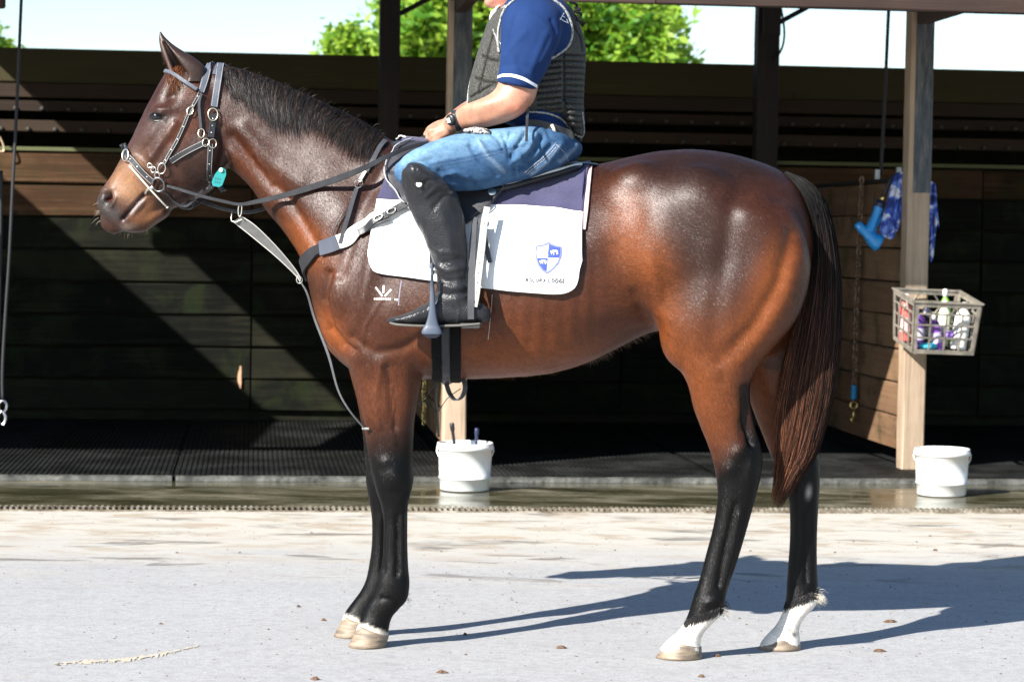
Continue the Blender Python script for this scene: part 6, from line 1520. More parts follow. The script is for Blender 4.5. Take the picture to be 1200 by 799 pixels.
# eyes, hair and helmet (above the picture, seen only in reflections and from elsewhere)
for sg in (-1, 1): sph('eye', H(573.5, -30, sg*.03), .011, mat('eye_white', (.7, .68, .66), .2), rider)
b = MB(); loft_mesh(b, [(582, -34, 641, -24, .083, 0), (577, -46, 643, -40, .087, 0), (577, -58, 643, -56, .086, 0), (584, -70, 636, -70, .074, 0), (596, -80, 624, -79, .04, 0)], 5, 28, 1, (0, 1)); b.build('helmet', leather('navy_helmet_cover', (.015, .02, .06), .5), rider, smooth=True)
b = MB(); loft_mesh(b, [(556, -36, 560, -34, .03, 0), (566, -42, 570, -38, .06, 0), (580, -48, 584, -42, .075, 0)], 4, 20, .8, (1, 1)); b.build('helmet_peak', leather('peak_cover', (.012, .015, .04), .5), rider, smooth=True)
# ---- jeans
jb = MB()
THIGH = [(466.5, 191, 468, 213, .05, -.32), (475, 181.5, 480, 226, .058, -.315), (492, 172, 500, 226, .072, -.30), (522, 160.5, 526, 225, .083, -.265), (556, 154, 562, 223, .087, -.235), (592, 149.5, 595, 216, .092, -.205), (625, 146.5, 628, 209, .10, -.16), (655, 152, 656, 200, .105, -.115), (668, 160, 667, 194, .09, -.09), (672, 166, 671, 187, .06, -.08)]
loft_mesh(jb, THIGH, 5, 30, .95, (.35, .8)); loft_mesh(jb, [(s[0]-8, s[1]+2, s[2]-8, s[3]+2, s[4], -s[5]) for s in THIGH[:6]]+[(s[0], s[1], s[2], s[3], s[4], -s[5]) for s in THIGH[6:]], 5, 24, .95, (1, 1))
loft_mesh(jb, [(622, 140, 668, 152, .155, 0), (614, 152, 674, 160, .175, 0), (606, 168, 681, 172, .18, 0), (602, 185, 678, 184, .17, 0), (602, 200, 668, 194, .13, 0)], 5, 34, .95, (0, 1))
jV, jE, jF = remesh(jb, .0062); jV = taubin(jV, jE, np.ones(len(jV)), 4); jV = lap(jV, jE, .45, 7)
jP = proj(jV)
wr = []
for pts, w_, a in (([(636, 160), (630, 172), (622, 182)], 3, -.007), ([(628, 158), (618, 176), (600, 190)], 3, .005), ([(616, 156), (606, 172), (600, 186)], 2.5, -.006), ([(598, 156), (594, 172), (598, 190)], 2.5, -.004), ([(646, 170), (632, 186), (612, 198)], 3, -.006), ([(655, 172), (640, 190), (622, 203)], 3, .005),
                   ([(560, 166), (572, 184), (590, 200)], 3, .006), ([(552, 172), (564, 190), (582, 206)], 3, -.005), ([(590, 160), (600, 180), (604, 205)], 2.5, -.006), ([(598, 186), (605, 198), (607, 208)], 2, .004), ([(668, 176), (660, 186), (648, 194)], 3, -.006), ([(676, 170), (668, 180), (656, 190)], 2.5, .004),
                   ([(515, 200), (530, 212), (555, 216)], 3, -.004), ([(500, 178), (520, 172), (545, 168)], 4, .003), ([(480, 196), (490, 190), (505, 188)], 3, -.004), ([(520, 206), (535, 202), (548, 208)], 2.5, .004), ([(575, 155), (585, 163), (590, 175)], 2.5, -.005), ([(640, 150), (645, 160), (655, 166)], 2.5, -.005),
                   ([(471, 210), (480, 200), (500, 197)], 2.5, .004), ([(618, 196), (610, 186), (604, 176)], 2, .004)): wr.append(('g', pts, w_, a*1.7))
wr.append(('g', [(505, 191), (530, 186.5), (560, 180), (590, 173), (618, 166.5)], 1.3, .0032))
wr.append(('g', [(616, 202), (628, 192), (640, 182), (650, 172)], 1.2, .002)); wr.append(('g', [(640, 180), (652, 184), (663, 188)], 1.2, .003))
jV, jN = relief(jV, jF, wr); jV = jV+jN*(vnoise(jV, 9, 21)*.0022+vnoise(jV, 22, 22)*.0012)[:, None]
def denim():
    m = mat('washed_denim', (.16, .32, .55), .85, 0, .15); t = NT(m); a = t.new('ShaderNodeVertexColor'); a.layer_name = 'coat'; p = t.coord('World')
    w1 = t.new('ShaderNodeTexWave'); w1.inputs['Scale'].default_value = 420; w1.inputs['Distortion'].default_value = 3; t.l.new(t.coord('World', (1, 1, 1), (0, R(40), 0)), w1.inputs['Vector'])
    n = t.noise(p, 30, 6, .7); n2 = t.noise(p, 600, 2, .6); n3 = t.noise(t.coord('World', (1, 1, 4), (0, R(15), 0)), 60, 4, .7)
    c = t.mix(1., a.outputs[0], t.ramp(n, [(.3, (.62, .7, .78)), (.7, (1.4, 1.28, 1.18))]), 'MULTIPLY'); c = t.mix(1., c, t.ramp(t.math('MULTIPLY', t.math('ADD', n2, n3), .5), [(.35, (.7, .76, .82)), (.65, (1.35, 1.25, 1.18))]), 'MULTIPLY')
    t.set(Base_Color=c, Normal=t.bump(n, .3, .004, t.bump(w1.outputs[0], .4, .0012, t.bump(n2, .35, .0012)))); return m
jc = np.tile(np.array([.035, .088, .18]), (len(jV), 1))
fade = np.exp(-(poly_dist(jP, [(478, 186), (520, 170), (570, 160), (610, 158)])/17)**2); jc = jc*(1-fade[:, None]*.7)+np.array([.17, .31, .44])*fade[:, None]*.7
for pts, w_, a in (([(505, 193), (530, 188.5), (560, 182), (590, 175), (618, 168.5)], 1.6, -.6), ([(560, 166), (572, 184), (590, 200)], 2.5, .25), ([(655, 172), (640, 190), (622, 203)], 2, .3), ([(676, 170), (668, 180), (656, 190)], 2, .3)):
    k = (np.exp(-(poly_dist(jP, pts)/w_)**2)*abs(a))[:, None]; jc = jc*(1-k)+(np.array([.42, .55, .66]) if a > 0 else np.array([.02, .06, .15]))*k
M_DEN = denim(); jeans = wmesh('jeans', jV, jF, M_DEN, rider, True, colors=jc)
JBVH = BVHTree.FromPolygons([Vector(v) for v in jV], jF)
M_TH = mat('tan_thread', (.5, .42, .3), .8); M_THB = mat('indigo_thread', (.02, .05, .12), .8)
def stitches(pts, name, mt, step=2.2, ln=1.25, w_=.6):
    C = res(catmull(np.array(pts, float), 8), 200); d = np.linalg.norm(np.diff(C, axis=0), axis=1).sum(); n = int(d/step); L_ = []
    for k in range(n):
        i = int(k*199/n); t_ = C[min(i+1, 199)]-C[i]; t_ = t_/(np.linalg.norm(t_)+1e-9); L_.append(([tuple(C[i]), tuple(C[i]+t_*ln)], w_))
    b = MB()
    for pts2, w2 in L_: b.add(*decal(pts2, w2, '', None, None, .0012, JBVH, 1))
    tag(b.build(name, mt, jeans), kind='stuff')
stitches([(516, 194.5), (540, 190.5), (565, 185), (590, 178), (616, 170.5)], 'seam_stitches', M_THB, 3.0, 1.8, 1.)
stitches([(614, 203), (626, 193), (638, 183), (649, 171), (652, 166)], 'pocket_stitches', M_TH); stitches([(617, 204), (629, 194), (641, 184), (652, 172)], 'pocket_stitches', M_TH); stitches([(652, 170), (662, 180), (666, 190)], 'pocket_stitches', M_TH)
# belt and loop
b = MB(); P = [H(616, 146, -.165), H(632, 147, -.168), H(648, 151, -.165), H(662, 156, -.14), H(671, 159, -.09), H(675, 160, 0)]; P = catmull(np.array(P), 5); V = []
for p in P: V += [p-HZ*.016, p-HZ*.016-HV*.005, p+HZ*.016-HV*.005, p+HZ*.016]
wmesh('belt', V, [(4*i+k, 4*i+(k+1) % 4, 4*i+4+(k+1) % 4, 4*i+4+k) for i in range(len(P)-1) for k in range(4)], M_STRAP, rider, False)
b = MB(); b.tube([H(646.5, 146.5, -.174), H(649, 151, -.177), H(650.5, 156.5, -.172)], .0052, 8); b.build('belt_loop', mat('pale_loop', (.6, .57, .5), .7), rider, smooth=True)
# ---- shirt
sh = MB()
SLEEVE = [(598, -8, 646, -2, .06, -.145), (591, 8, 658, 18, .072, -.175), (587, 30, 657, 44, .072, -.20), (586.5, 52, 649, 64, .068, -.212), (585.5, 72, 641, 84, .066, -.218), (583.5, 86, 634, 96, .065, -.22), (582, 97, 629.5, 106.5, .064, -.222)]
loft_mesh(sh, SLEEVE, 5, 28, 1, (1, 0)); loft_mesh(sh, [(s[0]-8, s[1], s[2]-8, s[3], s[4], -s[5]) for s in SLEEVE], 5, 22, 1, (1, 0))
ellipsoid(sh, H(640, 34, -.125), .085, .075, .115); ellipsoid(sh, H(634, 30, .125), .085, .07, .11)
loft_mesh(sh, [(600, 8, 650, 4, .10, 0), (584, 30, 675, 34, .155, 0), (572, 70, 678, 74, .158, 0), (566, 110, 676, 118, .152, 0), (572, 134, 675, 142, .150, 0), (600, 148, 672, 158, .16, 0), (608, 156, 672, 164, .16, 0)], 5, 34, .95, (1, 0))
loft_mesh(sh, [(586, 18, 622, 22, .062, 0), (584, 8, 622, 6, .064, 0)], 3, 20)
shV, shE, shF = remesh(sh, .0058); shV = taubin(shV, shE, np.ones(len(shV)), 3); shV = lap(shV, shE, .4, 6)
shV, _ = relief(shV, shF, [('g', [(604, 20), (598, 40), (592, 60)], 3, -.004), ('g', [(646, 24), (652, 36), (648, 56)], 2.5, -.006), ('g', [(640, 40), (632, 60), (622, 84)], 4, .004), ('g', [(652, 40), (644, 54), (634, 72)], 2.5, .004), ('g', [(606, 70), (612, 84), (624, 96)], 4, -.004), ('g', [(592, 66), (604, 50), (616, 38)], 4, .003), ('g', [(618, 14), (630, 20), (644, 34)], 2, .0028), ('g', [(588, 78), (606, 76), (628, 84)], 4, -.003), ('b', 605, 60, 7, 20, 10, .003),
    ('g', [(620, 140), (640, 142), (660, 150)], 3, .005), ('g', [(616, 147), (636, 146), (656, 153)], 2.5, -.005), ('g', [(636, 136), (650, 142), (664, 152)], 2, .004)])
shV = shV+normals(shV, shF)*(vnoise(shV, 8, 31)*.0022)[:, None]
M_SHIRT = fabric('royal_blue_cotton', (.009, .028, .1), .8, 900, .3, .22)
shirt = wmesh('shirt', shV, shF, M_SHIRT, rider, True)
SBVH = BVHTree.FromPolygons([Vector(v) for v in shV], shF)
def wrap_band(name, A, B, w_, mt, par, bvh, v, hv, k0=-.15, k1=1.15, th=.0015, sag=0):
    """band round a sleeve between two outline pixels"""
    a = H(*A, v); c = H(*B, v); m = (a+c)/2; hf = (a-c)/2; ax = np.cross(hf, HV); ax /= np.linalg.norm(ax); V = []
    n = 40
    for k in range(n+1):
        q = 2*math.pi*k/n
        for s_ in (-1, 1):
            d = hf*math.cos(q)+HV*hv*math.sin(q); src = m+ax*s_*w_/2+d*2.2; tgt = -d/np.linalg.norm(d)
            loc, n_, i_, _ = bvh.ray_cast(Vector(src), Vector(tgt), .3)
            V.append(np.array(loc)+np.array(n_)*th if loc is not None else m+ax*s_*w_/2+d)
    return wmesh(name, V, [(2*i, 2*i+1, 2*i+3, 2*i+2) for i in range(n)], mt, par, True)
M_WBAND = mat('white_sleeve_band', (.72, .74, .78), .8)
def band_px(name, top, bot, mt, par, bvh, off=.0016, n=24):
    T_ = catmull(np.array(top, float), 6); B_ = catmull(np.array(bot, float), 6); V = []
    for a, c in zip(T_, B_): V += [hit(*a, off, bvh)[0], hit(*((a+c)/2), off, bvh)[0], hit(*c, off, bvh)[0]]
    k = len(T_); o = wmesh(name, V, [(3*i+j, 3*i+j+1, 3*i+3+j+1, 3*i+3+j) for i in range(k-1) for j in (0, 1)], mt, par, True); return o
band_px('sleeve_band', [(583, 89.5), (590, 87), (602, 87.3), (614, 91), (624, 96.5), (629.5, 99.5)], [(582.6, 92.5), (590, 90.2), (601, 90.8), (613, 94.6), (623, 100), (628.8, 103.2)], M_WBAND, shirt, SBVH)
strk = [([(655, 24), (658, 19), (660, 16)], .8), ([(655, 22), (659, 25), (664, 27)], .9), ([(657, 19), (661, 21)], .7), ([(663, 23), (665, 28)], .8), ([(584.5, 40), (586, 46)], .9), ([(585.5, 36), (586.5, 50)], .6), ([(584, 44), (588, 52)], .7)]
bb = MB()
for pts, w_ in strk: bb.add(*decal(pts, w_, '', None, None, .004, SBVH, 3))
bb.build('shoulder_embroidery', M_WBAND, shirt)
b = MB(); loft_mesh(b, [(582, 22, 622, 24, .066, 0), (584, 11, 621, 8, .066, 0), (587, 4, 620, 3, .066, 0)], 4, 26, 1); so = b.build('collar', fabric('navy_collar', (.012, .02, .07), .8), rider, smooth=True)
b = MB(); loft_mesh(b, [(573, 24, 584, 22, .02, -.012), (575, 15, 587, 11, .022, -.02), (581, 9.5, 588, 8, .02, -.025)], 4, 16, 1, (1, 1)); b.build('neck_scarf', mat('white_scarf', (.75, .75, .74), .8), rider, smooth=True)
# ---- vest
vb = MB()
VEST = [(549, 126, 664, 138, .155, 0), (549, 119, 679, 134, .170, 0), (549.5, 108, 684, 120, .175, 0), (552, 92, 685.5, 100, .178, 0), (558.5, 68, 686.5, 76, .18, 0), (566, 44, 686, 52, .178, 0), (574.5, 24, 679, 28, .168, 0), (586, 12, 671, 12, .15, 0), (598, 3, 660, 0, .125, 0), (608, -3, 650, -5, .10, 0)]
loft_mesh(vb, VEST, 5, 40, .88, (0, 1))
loft_mesh(vb, [(652, 120, 684, 122, .15, 0), (656, 134, 685, 138, .145, 0), (664, 147, 685, 150, .12, 0), (671, 155, 684, 158, .07, 0), (675, 159, 682, 161, .03, 0)], 5, 28, .9, (0, 1))
vV, vE, vF = remesh(vb, .0038); vV = taubin(vV, vE, np.ones(len(vV)), 3); vV = lap(vV, vE, .4, 5)
items = []
for y in np.arange(66, 158, 7.1): items.append(('g', [(630, y+1), (657, y-1.5)], 1.3, -.011)); items.append(('g', [(663, y-1.5), (686, y-.5)], 1.3, -.011))
items.append(('g', [(660.5, 44), (661.5, 80), (662, 150)], 1.4, -.009))
for pts in ([(578, 40), (572, 62), (566, 86), (560, 110)], [(566, 66), (574, 70), (584, 72)], [(558, 92), (568, 96), (582, 98)], [(672, 30), (680, 44), (683, 60)], [(576, 100), (562, 108), (552, 114)]): items.append(('g', pts, 1.6, -.008))
for pts in ([(568, 90), (564, 100), (558, 112)], [(570, 46), (562, 70), (556, 90)]): items.append(('g', pts, 1.5, .004))
vV, _ = relief(vV, vF, items); 
# the same seams run round the back
hz = vV[:, 2]; bk = np.clip(vV@HU-(H(640, 100)@HU), 0, .02)/.02; per = 7.1*7.9/FPX
vN = normals(vV, vF); far_side = np.clip(vN@HV*2+.3, 0, 1)*bk
vV = vV-vN*(.005*np.exp(-((((hz-H(640, 66)[2])/per-np.round((hz-H(640, 66)[2])/per))*per)/.003)**2)*far_side*(hz < H(640, 60)[2]))[:, None]
vV = vV+vN*(vnoise(vV, 7, 41)*.0025+vnoise(vV, 24, 42)*.0012)[:, None]
M_VEST = mat('grey_vest_nylon', (.07, .07, .068), .8, 0, .15); t = NT(M_VEST); p_ = t.coord('World'); vo = t.new('ShaderNodeTexVoronoi'); vo.inputs['Scale'].default_value = 430; t.l.new(p_, vo.inputs['Vector']); nz = t.noise(p_, 320, 3, .7); n2 = t.noise(p_, 12, 5, .6)
va = t.new('ShaderNodeVertexColor'); va.layer_name = 'coat'
t.set(Base_Color=t.mix(1., va.outputs[0], t.mix(t.ramp(nz, [(.4, 0.), (.62, 1.)]), t.mix(n2, (.008, .0085, .0075), (.018, .018, .016)), (.11, .11, .1)), 'MULTIPLY'), Normal=t.bump(vo.outputs['Distance'], .6, .002, t.bump(n2, .3, .008)))
vP = proj(vV); seam = np.zeros(len(vV)); nearv = (vV@HV-HC) < 0
for it in items:
    if it[3] < 0: seam = np.maximum(seam, np.exp(-(poly_dist(vP, it[1])/(it[2]*.9))**2)*nearv)
vc = np.ones((len(vV), 3))*(1-.75*seam[:, None])
vest = wmesh('vest', vV, vF, M_VEST, rider, True, colors=vc)
VBVH = BVHTree.FromPolygons([Vector(v) for v in vV], vF)
class VS:
    def ray_cast(s, o, d, r=30):
        a = VBVH.ray_cast(o, d, r); c = SBVH.ray_cast(o, d, r)
        if a[0] is None: return c
        if c[0] is None: return a
        return a if a[3] < c[3] else c
    def find_nearest(s, q): return VBVH.find_nearest(q)
VSB = VS()
M_TRIM = mat('frayed_pale_binding', (.34, .35, .34), .9); t = NT(M_TRIM); nn_ = t.noise(t.coord('World'), 240, 4, .8); t.set(Base_Color=t.ramp(nn_, [(.42, (.05, .055, .06)), (.55, (.5, .5, .48))]), Normal=t.bump(nn_, .8, .003))
def vline(pts, r, name, mt, off=.003, bvh=None):
    P = [hit(x, y, off, bvh or VSB)[0] for x, y in catmull(np.array(pts, float), 6)]; b = MB(); b.tube(P, r, 7); return b.build(name, mt, vest, smooth=True)
vline([(640, -3), (650, 2), (659, 9), (665, 18), (669, 30), (669.5, 42), (665, 54), (656, 62), (646, 68)], .0042, 'armhole_binding', M_TRIM)
vline([(603, 1), (594, 9), (588.5, 20), (585, 34), (584, 48), (585, 62)], .0038, 'armhole_binding', M_TRIM)
vline([(579, 35), (583, 48), (586, 62)], .0026, 'front_seam', M_TRIM)
b = MB(); b.tube(catmull([H(598, 3, -.125), H(584, 14, -.07), H(575, 25, -.03), H(566, 46, -.02), H(559, 68, -.02), H(552, 93, -.02), H(549, 110, -.02), H(548, 124, -.03)], 6), .0036, 7); b.build('zip_edge', M_TRIM, vest, smooth=True)
vline([(618, 131.5), (630, 131.8), (644, 134), (656, 139), (665, 147), (673, 156), (681, 161)], .0036, 'hem_binding', M_TRIM, .002)
vline([(683, 160), (684, 150), (682, 132)], .0034, 'hem_binding', M_TRIM, .001)
M_VELC = fabric('dark_velcro', (.02, .02, .02), .9)
for sgn, pts in ((1, [(677, 8), (680, 9.5), (679, 12), (674, 12)]), (1, [(674, 17), (678, 20), (675, 23), (671, 21)])):
    pl = plate('velcro_tab', pts, -.04, .05, M_VELC, vest)
for x, y in ((672, 5), (677, 16), (680, 26)):
    b = MB(); b.tube(catmull([H(x-5, y-3, -.1), H(x, y-1, -.09), H(x+4, y+1, -.07), H(x+2, y+5, -.06)], 3), .005, 5); b.build('loose_velcro', M_VELC, vest)
b = MB(); P = [H(619.5, 118, -.235), H(618, 135, -.235), H(617.5, 150, -.265), H(617, 166, -.31)]; P = catmull(np.array(P), 4); V = []
for p in P: V += [p-HU*.0042, p-HU*.0042-HV*.002, p+HU*.0042-HV*.002, p+HU*.0042]
wmesh('hanging_tape', V, [(4*i+k, 4*i+(k+1) % 4, 4*i+4+(k+1) % 4, 4*i+4+k) for i in range(len(P)-1) for k in range(4)], M_STRAP, vest, False)
# ---- watch
wt = empty('watch', H(530, 142, -.185), 0, 'black digital watch with a pale square face on the rider wrist', 'watch')
class SK:
    pass
KBVH = BVHTree.FromPolygons([Vector(v) for v in sV], sF)
a_ = H(533, 130, -.145); c_ = H(538, 152, -.145); m_ = (a_+c_)/2; hf = (a_-c_)/2; axw = H(545, 139, -.145)-H(525, 145, -.145); axw /= np.linalg.norm(axw); V = []; n = 36
for k in range(n):
    q = 2*math.pi*k/n; d = hf*math.cos(q)+HV*.03*math.sin(q)
    d = d-axw*(d@axw); d /= np.linalg.norm(d)
    loc, n_, i_, _ = KBVH.ray_cast(Vector(m_), Vector(d), .2); r_ = (np.linalg.norm(np.array(loc)-m_) if loc is not None else .03)+.001
    for s_, o_ in ((-.009, 0), (-.0085, .004), (.0085, .004), (.009, 0)): V.append(m_+d*(r_+o_)+axw*s_)
wmesh('band', V, [(4*i+k, 4*((i+1) % n)+k, 4*((i+1) % n)+(k+1) % 4, 4*i+(k+1) % 4) for i in range(n) for k in range(4)], M_STRAP, wt, False)
h_, n_ = hit(529.8, 140.5, .004, KBVH); b = MB(); e1 = axw; b.lathe([(0, .011), (.0155, .011), (.018, .008), (.0185, 0), (0, 0)], h_-n_*.002, 24, ax=n_); b.build('case', mat('black_resin', (.012, .012, .014), .35), wt, smooth=True)
e2 = np.cross(n_, axw); q = h_+n_*.0094; b = MB(); b.box8([q+axw*x+e2*y+n_*z for z in (0, .0012) for x, y in ((-.0085, -.0095), (.0085, -.0095), (.0085, .0095), (-.0085, .0095))]); b.build('display', mat('pale_lcd', (.5, .52, .5), .15), wt)
# ---- boots
def boot(sg, name, label=None):
    bb = MB(); v = -.335 if sg < 0 else .335
    _k = -1 if sg < 0 else 1; SH = [(478, 196, 501, 197, .055, v+.05*_k), (472, 199, 513, 204.5, .062, v+.048*_k), (470, 206, 525, 215, .068, v+.036*_k), (471, 219, 535, 226, .068, v+.014*_k), (476, 237, 541, 244, .066, v), (486, 258, 545, 262, .063, v), (497, 280, 547, 284, .058, v), (506, 303, 548.5, 306, .051, v), (511, 322, 549, 323, .046, v), (511, 338, 551, 339, .044, v), (507, 350, 556, 353, .044, v), (501, 356, 560, 361, .04, v), (504, 362, 560, 367, .034, v)]
    FT = [(563, 354, 563, 378, .034, v), (548, 348, 549, 379, .038, v), (528, 346, 530, 380, .039, v), (510, 349, 512, 380, .042, v-.002), (496, 357, 498, 380, .045, v-.004), (482, 364.5, 484, 379.5, .046, v-.006), (470, 369, 471, 379, .042, v-.006), (462, 370.8, 462, 379, .036, v-.004), (458, 372, 458, 378.8, .022, v-.002)]
    loft_mesh(bb, SH, 6, 30, 1, (.45, 0)); loft_mesh(bb, FT, 6, 26, .9, (1, 1)); V, E_, F_ = remesh(bb, .0048); V = taubin(V, E_, np.ones(len(V)), 3); V = lap(V, E_, .4, 4)
    if sg < 0:
        it = []
        for pts, w_, a in (([(511, 322), (522, 330), (545, 328)], 3, -.005), ([(512, 331), (530, 338), (549, 334)], 3, .004), ([(511, 341), (525, 346), (548, 342)], 2.6, -.005), ([(508, 311), (525, 318), (547, 312)], 3, .004), ([(504, 300), (520, 308), (545, 303)], 3, -.0035), ([(500, 288), (515, 296), (535, 296)], 3, .003),
                           ([(515, 210), (500, 212), (492, 222)], 2.4, -.004), ([(528, 216), (512, 218), (500, 230)], 2.4, .004), ([(534, 226), (520, 230), (508, 244)], 2.6, -.004), ([(497, 352), (505, 362), (508, 376)], 1.2, .003), ([(534, 350), (538, 364), (536, 378)], 1.3, .0026), ([(538, 350), (550, 346), (560, 352)], 1.3, .0026), ([(536, 226), (541, 245), (546, 275), (548, 305)], 1.4, .003),
                           ([(483, 195), (487, 208), (495, 222)], 6, .005), ([(485, 190), (489, 203)], 1.2, -.004), ([(480, 366), (490, 363), (500, 359)], 2, -.002), ([(520, 262), (526, 285), (530, 305)], 6, .003)): it.append(('g', pts, w_, a))
        V, _n2 = relief(V, F_, it)
    V = V+normals(V, F_)*(vnoise(V, 14, 51)*.0022+vnoise(V, 34, 52)*.0009)[:, None]
    o = wmesh(name, V, F_, M_BOOT, rider, True)
    s2 = MB(); so = [(564, 377.5), (540, 379.5), (515, 380), (497, 380), (480, 379.3), (466, 378.2), (456.5, 376.3)]; w2 = [.034, .036, .036, .041, .045, .04, .014]; V = []
    C = catmull(np.array([list(H(x, y, v-.003))+[w_] for (x, y), w_ in zip(so, w2)]), 5)
    for r in C:
        for s_, z in ((-1, 0), (1, 0), (1, -.007), (-1, -.007)): V.append(r[:3]+HV*s_*r[3]+HZ*z)
    s2.add(V, [(4*i+k, 4*i+(k+1) % 4, 4*i+4+(k+1) % 4, 4*i+4+k) for i in range(len(C)-1) for k in range(4)]+[(3, 2, 1, 0), tuple(4*(len(C)-1)+k for k in range(4))]); bevel(s2.build('sole', mat('worn_sole', (.09, .085, .075), .7), o), .002)
    h2 = MB(); 
    P8 = [H(x, y, v+s_) for y, xs in ((385, (541, 562)), (378.5, (539, 565))) for x, s_ in ((xs[0], -.035), (xs[1], -.033), (xs[1], .033), (xs[0], .035))]; h2.box8(P8); bevel(h2.build('heel', mat('heel_block', (.03, .028, .026), .6), o), .003)
    return o, v
M_BOOT = leather('worn_black_boot', (.014, .0145, .017), .36, 210, .75); 
bt, vb_ = boot(-1, 'boot'); boot(1, 'boot')
BBVH = None
# knee zip pull and top edge
b = MB(); c_ = H(491, 211.5, vb_-.08); b.lathe([(0, .004), (.006, .003), (.008, 0)], c_, 12, ax=-HV, e1=HU); 
b.tube([H(489, 198, vb_-.09), H(491, 205, vb_-.098), H(491.8, 212, vb_-.098), H(493, 219, vb_-.09)], .0028, 6); b.build('zip', METAL, bt, smooth=True)
b = MB(); b.lathe([(r*.0011*1.0, h*.001) for r, h in ((0, 5), (5, 4.6), (8, 3.2), (9, 0))], H(491.2, 216, vb_-.095), 16, ax=-HV, e1=HU); 
b.build('knee_badge', mat('pearl_badge', (.75, .73, .68), .3), bt, smooth=True)
# ------------------------------------------------------------------ stirrups and leathers (parts of the saddle)
M_IRON = mat('blue_grey_stirrup', (.05, .065, .095), .5, .1)
def stirrup(sg):
    vo_ = -.395 if sg < 0 else .395; vi = -.272 if sg < 0 else .272; st = empty('stirrup', H(506, 388, (vo_+vi)/2), 0, 'slate blue safety stirrup on the rider near boot' if sg < 0 else 'slate blue safety stirrup on the far side of the horse', 'stirrup', None)
    b = MB(); loft_mesh(b, [(504.5, 322, 508, 322, .005, vo_+.012*-sg*-1), (504, 335, 508.5, 335, .006, vo_), (503.5, 352, 510, 352, .007, vo_), (502, 368, 511.5, 368, .008, vo_), (498.5, 380, 514, 380, .009, vo_), (495.5, 384.5, 516.5, 384.5, .011, vo_), (494, 388.5, 518, 388.5, .012, vo_), (494.5, 391.5, 518, 391.5, .012, vo_)], 5, 20, .7, (1, 0)); b.build('side_branch', M_IRON, st, smooth=True)
    b = MB(); loft_mesh(b, [(504.5, 322, 508, 322, .005, vi), (503.5, 352, 510, 352, .006, vi), (498.5, 380, 514, 380, .008, vi), (494.5, 388, 518, 388, .01, vi)], 5, 14, .8, (1, 1)); b.build('side_branch', M_IRON, st, smooth=True)
    b = MB(); b.tube(catmull([H(506.2, 324, vo_), H(506.2, 314, vo_*.75+vi*.25), H(506.2, 310, (vo_+vi)/2), H(506.2, 314, vo_*.25+vi*.75), H(506.2, 324, vi)], 5), .0055, 8); b.build('arch', M_IRON, st, smooth=True)
    b = MB(); b.box8([H(x, y, v) for y in (391, 387.2) for x, v in ((495, min(vo_, vi)), (518, min(vo_, vi)), (518, max(vo_, vi)), (495, max(vo_, vi)))]); bevel(b.build('tread', M_IRON, st), .003)
    return st
stirrup(-1); stirrup(1)
strap('stirrup_leather', [(571, 243, -.30), (567.5, 262, -.322), (564.5, 290, -.338), (561, 320, -.352), (558, 345, -.368), (555.5, 359.5, -.375)], [.021, .0235, .0235, .0225], M_PALE, sd, n=6, holes=0)
strap('stirrup_leather', [(557, 255, -.305), (555, 275, -.325), (553.5, 300, -.338), (552.5, 330, -.36), (552, 355, -.376), (552, 374, -.378)], [.016, .0225, .0225, .021], M_STRAPG, sd, n=6)
strap('stirrup_leather', [(562, 256, -.305), (566, 272, -.312), (570, 290, -.315), (574.5, 308, -.315)], [.02, .021, .018, .014], M_STRAPG, sd, n=5)
b = MB(); ph_ = mat('punch_hole', (.01, .01, .01), .8)
for y in np.arange(262, 355, 11.5):
    x = np.interp(y, [262, 290, 320, 345, 359], [567.5, 564.5, 561, 558, 555.5]); v = np.interp(y, [243, 262, 290, 320, 345, 359], [-.30, -.322, -.338, -.352, -.368, -.375]); b.lathe([(0, .0042), (.0019, .0042), (.002, .0)], H(x, y, v), 8, ax=-HV, e1=HU)
tag(b.build('punch_holes', ph_, sd), kind='stuff')
strap('stirrup_leather', [(507, 250, -.27), (507, 290, -.275), (506.5, 314, -.32)], .02, M_STRAP, sd)
# small note card / glove tucked under the wrist
gl = empty('glove', H(562, 153, -.2), 0, 'crumpled pale camouflage rag tucked under the rider forearm', 'rag')
b = MB(); r_ = random.Random(4); loft_mesh(b, [(546, 151, 547, 156, .012, -.27), (555, 149, 556, 158, .02, -.265), (565, 150, 566, 159, .02, -.262), (573, 152, 573, 159, .014, -.258), (577, 156, 577, 159, .006, -.25)], 5, 18, .9, (1, 1))
o = b.build('cloth', None, gl, smooth=True); m_ = mat('grey_print_rag', (.5, .48, .45), .9); t = NT(m_); nn_ = t.noise(t.coord('World'), 95, 3, .6, .8); t.set(Base_Color=t.ramp(nn_, [(.42, (.02, .02, .022)), (.5, (.28, .26, .24)), (.6, (.6, .57, .54))])); o.data.materials.clear(); o.data.materials.append(m_)

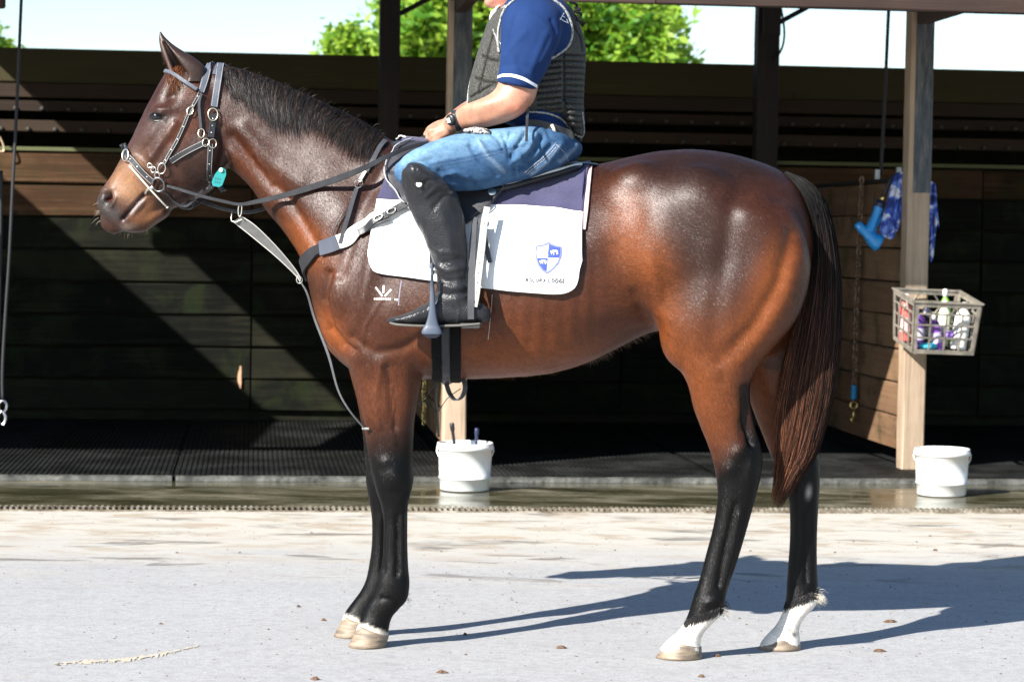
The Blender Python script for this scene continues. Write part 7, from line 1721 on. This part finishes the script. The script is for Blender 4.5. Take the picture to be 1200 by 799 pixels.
# ================================================================== SMALL THINGS ON THE GROUND
M_DROP = mat('dry_leaf', (.2, .1, .04), .8); t = NT(M_DROP); nn_ = t.noise(t.coord('World'), 130, 4, .7); t.set(Base_Color=t.ramp(nn_, [(.35, (.05, .028, .016)), (.65, (.16, .09, .05))]), Normal=t.bump(nn_, .6, .004))
def scrap(px, py, w_, label, h=.012, seed=0, colr=None):
    p = G(px, py); r_ = random.Random(seed); n = 11; V = [p+HZ*h]; 
    for k in (1, 2):
        for j in range(n):
            a = 2*math.pi*j/n; rr = w_*(.5 if k == 1 else 1)*r_.uniform(.7, 1.15); V.append(p+R0*rr*math.cos(a)+np.array([0, 1, 0])*rr*math.sin(a)*.8+HZ*(h*r_.uniform(.6, 1.1) if k == 1 else .0012))
    Fc = [(0, 1+j, 1+(j+1) % n) for j in range(n)]+[(1+j, 1+n+j, 1+n+(j+1) % n, 1+(j+1) % n) for j in range(n)]
    o = wmesh('dry_leaf', V, Fc, M_DROP, None, False, p); tag(o, label, 'leaf', 'scraps of leaf and dung on the concrete')
for i, (x, y, w_, l) in enumerate(((1043, 728.5, .024, 'largest brown leaf scrap lying right of the far hind hoof'), (1030, 763, .024, 'flat tan leaf scrap near the lower right corner'), (840, 769, .013, 'small leaf scrap just behind the near hind hoof'), (658, 759, .019, 'tan scrap on the concrete left of the near hind hoof'), (518, 788, .02, 'ochre crumb pile near the bottom centre edge'), (369, 796, .015, 'brown scrap at the bottom edge left of the fore hooves'), (379, 727, .01, 'tiny dark scrap beside the far fore hoof'), (350, 711, .009, 'tiny dark scrap left of the fore legs'), (1096, 620+25, .012, 'small dark scrap beyond the shadow at the right'), (822, 793, .012, 'small scrap at the bottom edge below the hind hoof'), (545, 744, .01, 'tiny scrap lying in the fore leg shadow'))):
    scrap(x, y, w_, l, .009, i)
# scattered grit, nobody could count it
g = np.random.default_rng(9); V = []; Fc = []
for i in range(1300):
    y = g.uniform(6.9, 11.5); x = g.uniform(-.26, .26)*y; r_ = g.uniform(.0015, .005)*(1 if g.random() < .93 else 2); k = len(V); c = np.array([x, y, 0.0]); a = g.uniform(0, 6.28)
    for j in range(4): V.append(c+np.array([math.cos(a+j*1.57)*r_*g.uniform(.6, 1.3), math.sin(a+j*1.57)*r_, .0006]))
    V.append(c+HZ*r_*.7); Fc += [(k+j, k+(j+1) % 4, k+4) for j in range(4)]
o = wmesh('grit', V, Fc, mat('grit_brown', (.13, .095, .06), .9), None, False, (0, 8, 0)); tag(o, 'brown grit and chaff scattered over the pale concrete yard', 'grit', kind='stuff')
# ochre streak of clay on the concrete: a thin irregular skin
cl = catmull(np.array([(62, 778), (95, 775.5), (130, 774), (170, 770), (205, 763), (236, 756)], float), 16); V = []; r_ = random.Random(3)
for i, (x, y) in enumerate(cl):
    w_ = (.8+2.4*math.sin(math.pi*i/(len(cl)-1))**.6)*r_.uniform(.45, 1.2)
    for k in (-1, -.4, .4, 1): V.append(G(x+r_.uniform(-1, 1), y+w_*k)+HZ*(.0012 if abs(k) == 1 else .0024))
m_ = mat('ochre_clay', (.5, .36, .15), .9); t = NT(m_); nn_ = t.noise(t.coord('World'), 40, 5, .75); t.set(Base_Color=t.ramp(nn_, [(.35, (.42, .4, .36)), (.6, (.43, .37, .26))]), Normal=t.bump(nn_, .5, .004))
o = wmesh('clay_streak', V, [(4*i+k, 4*i+4+k, 4*i+5+k, 4*i+1+k) for i in range(len(cl)-1) for k in range(3) if r_.random() > (.45 if k != 1 else .12)], m_, None, True, G(150, 770)); tag(o, 'ochre clay streak smeared on the concrete at the lower left', 'clay', kind='stuff')
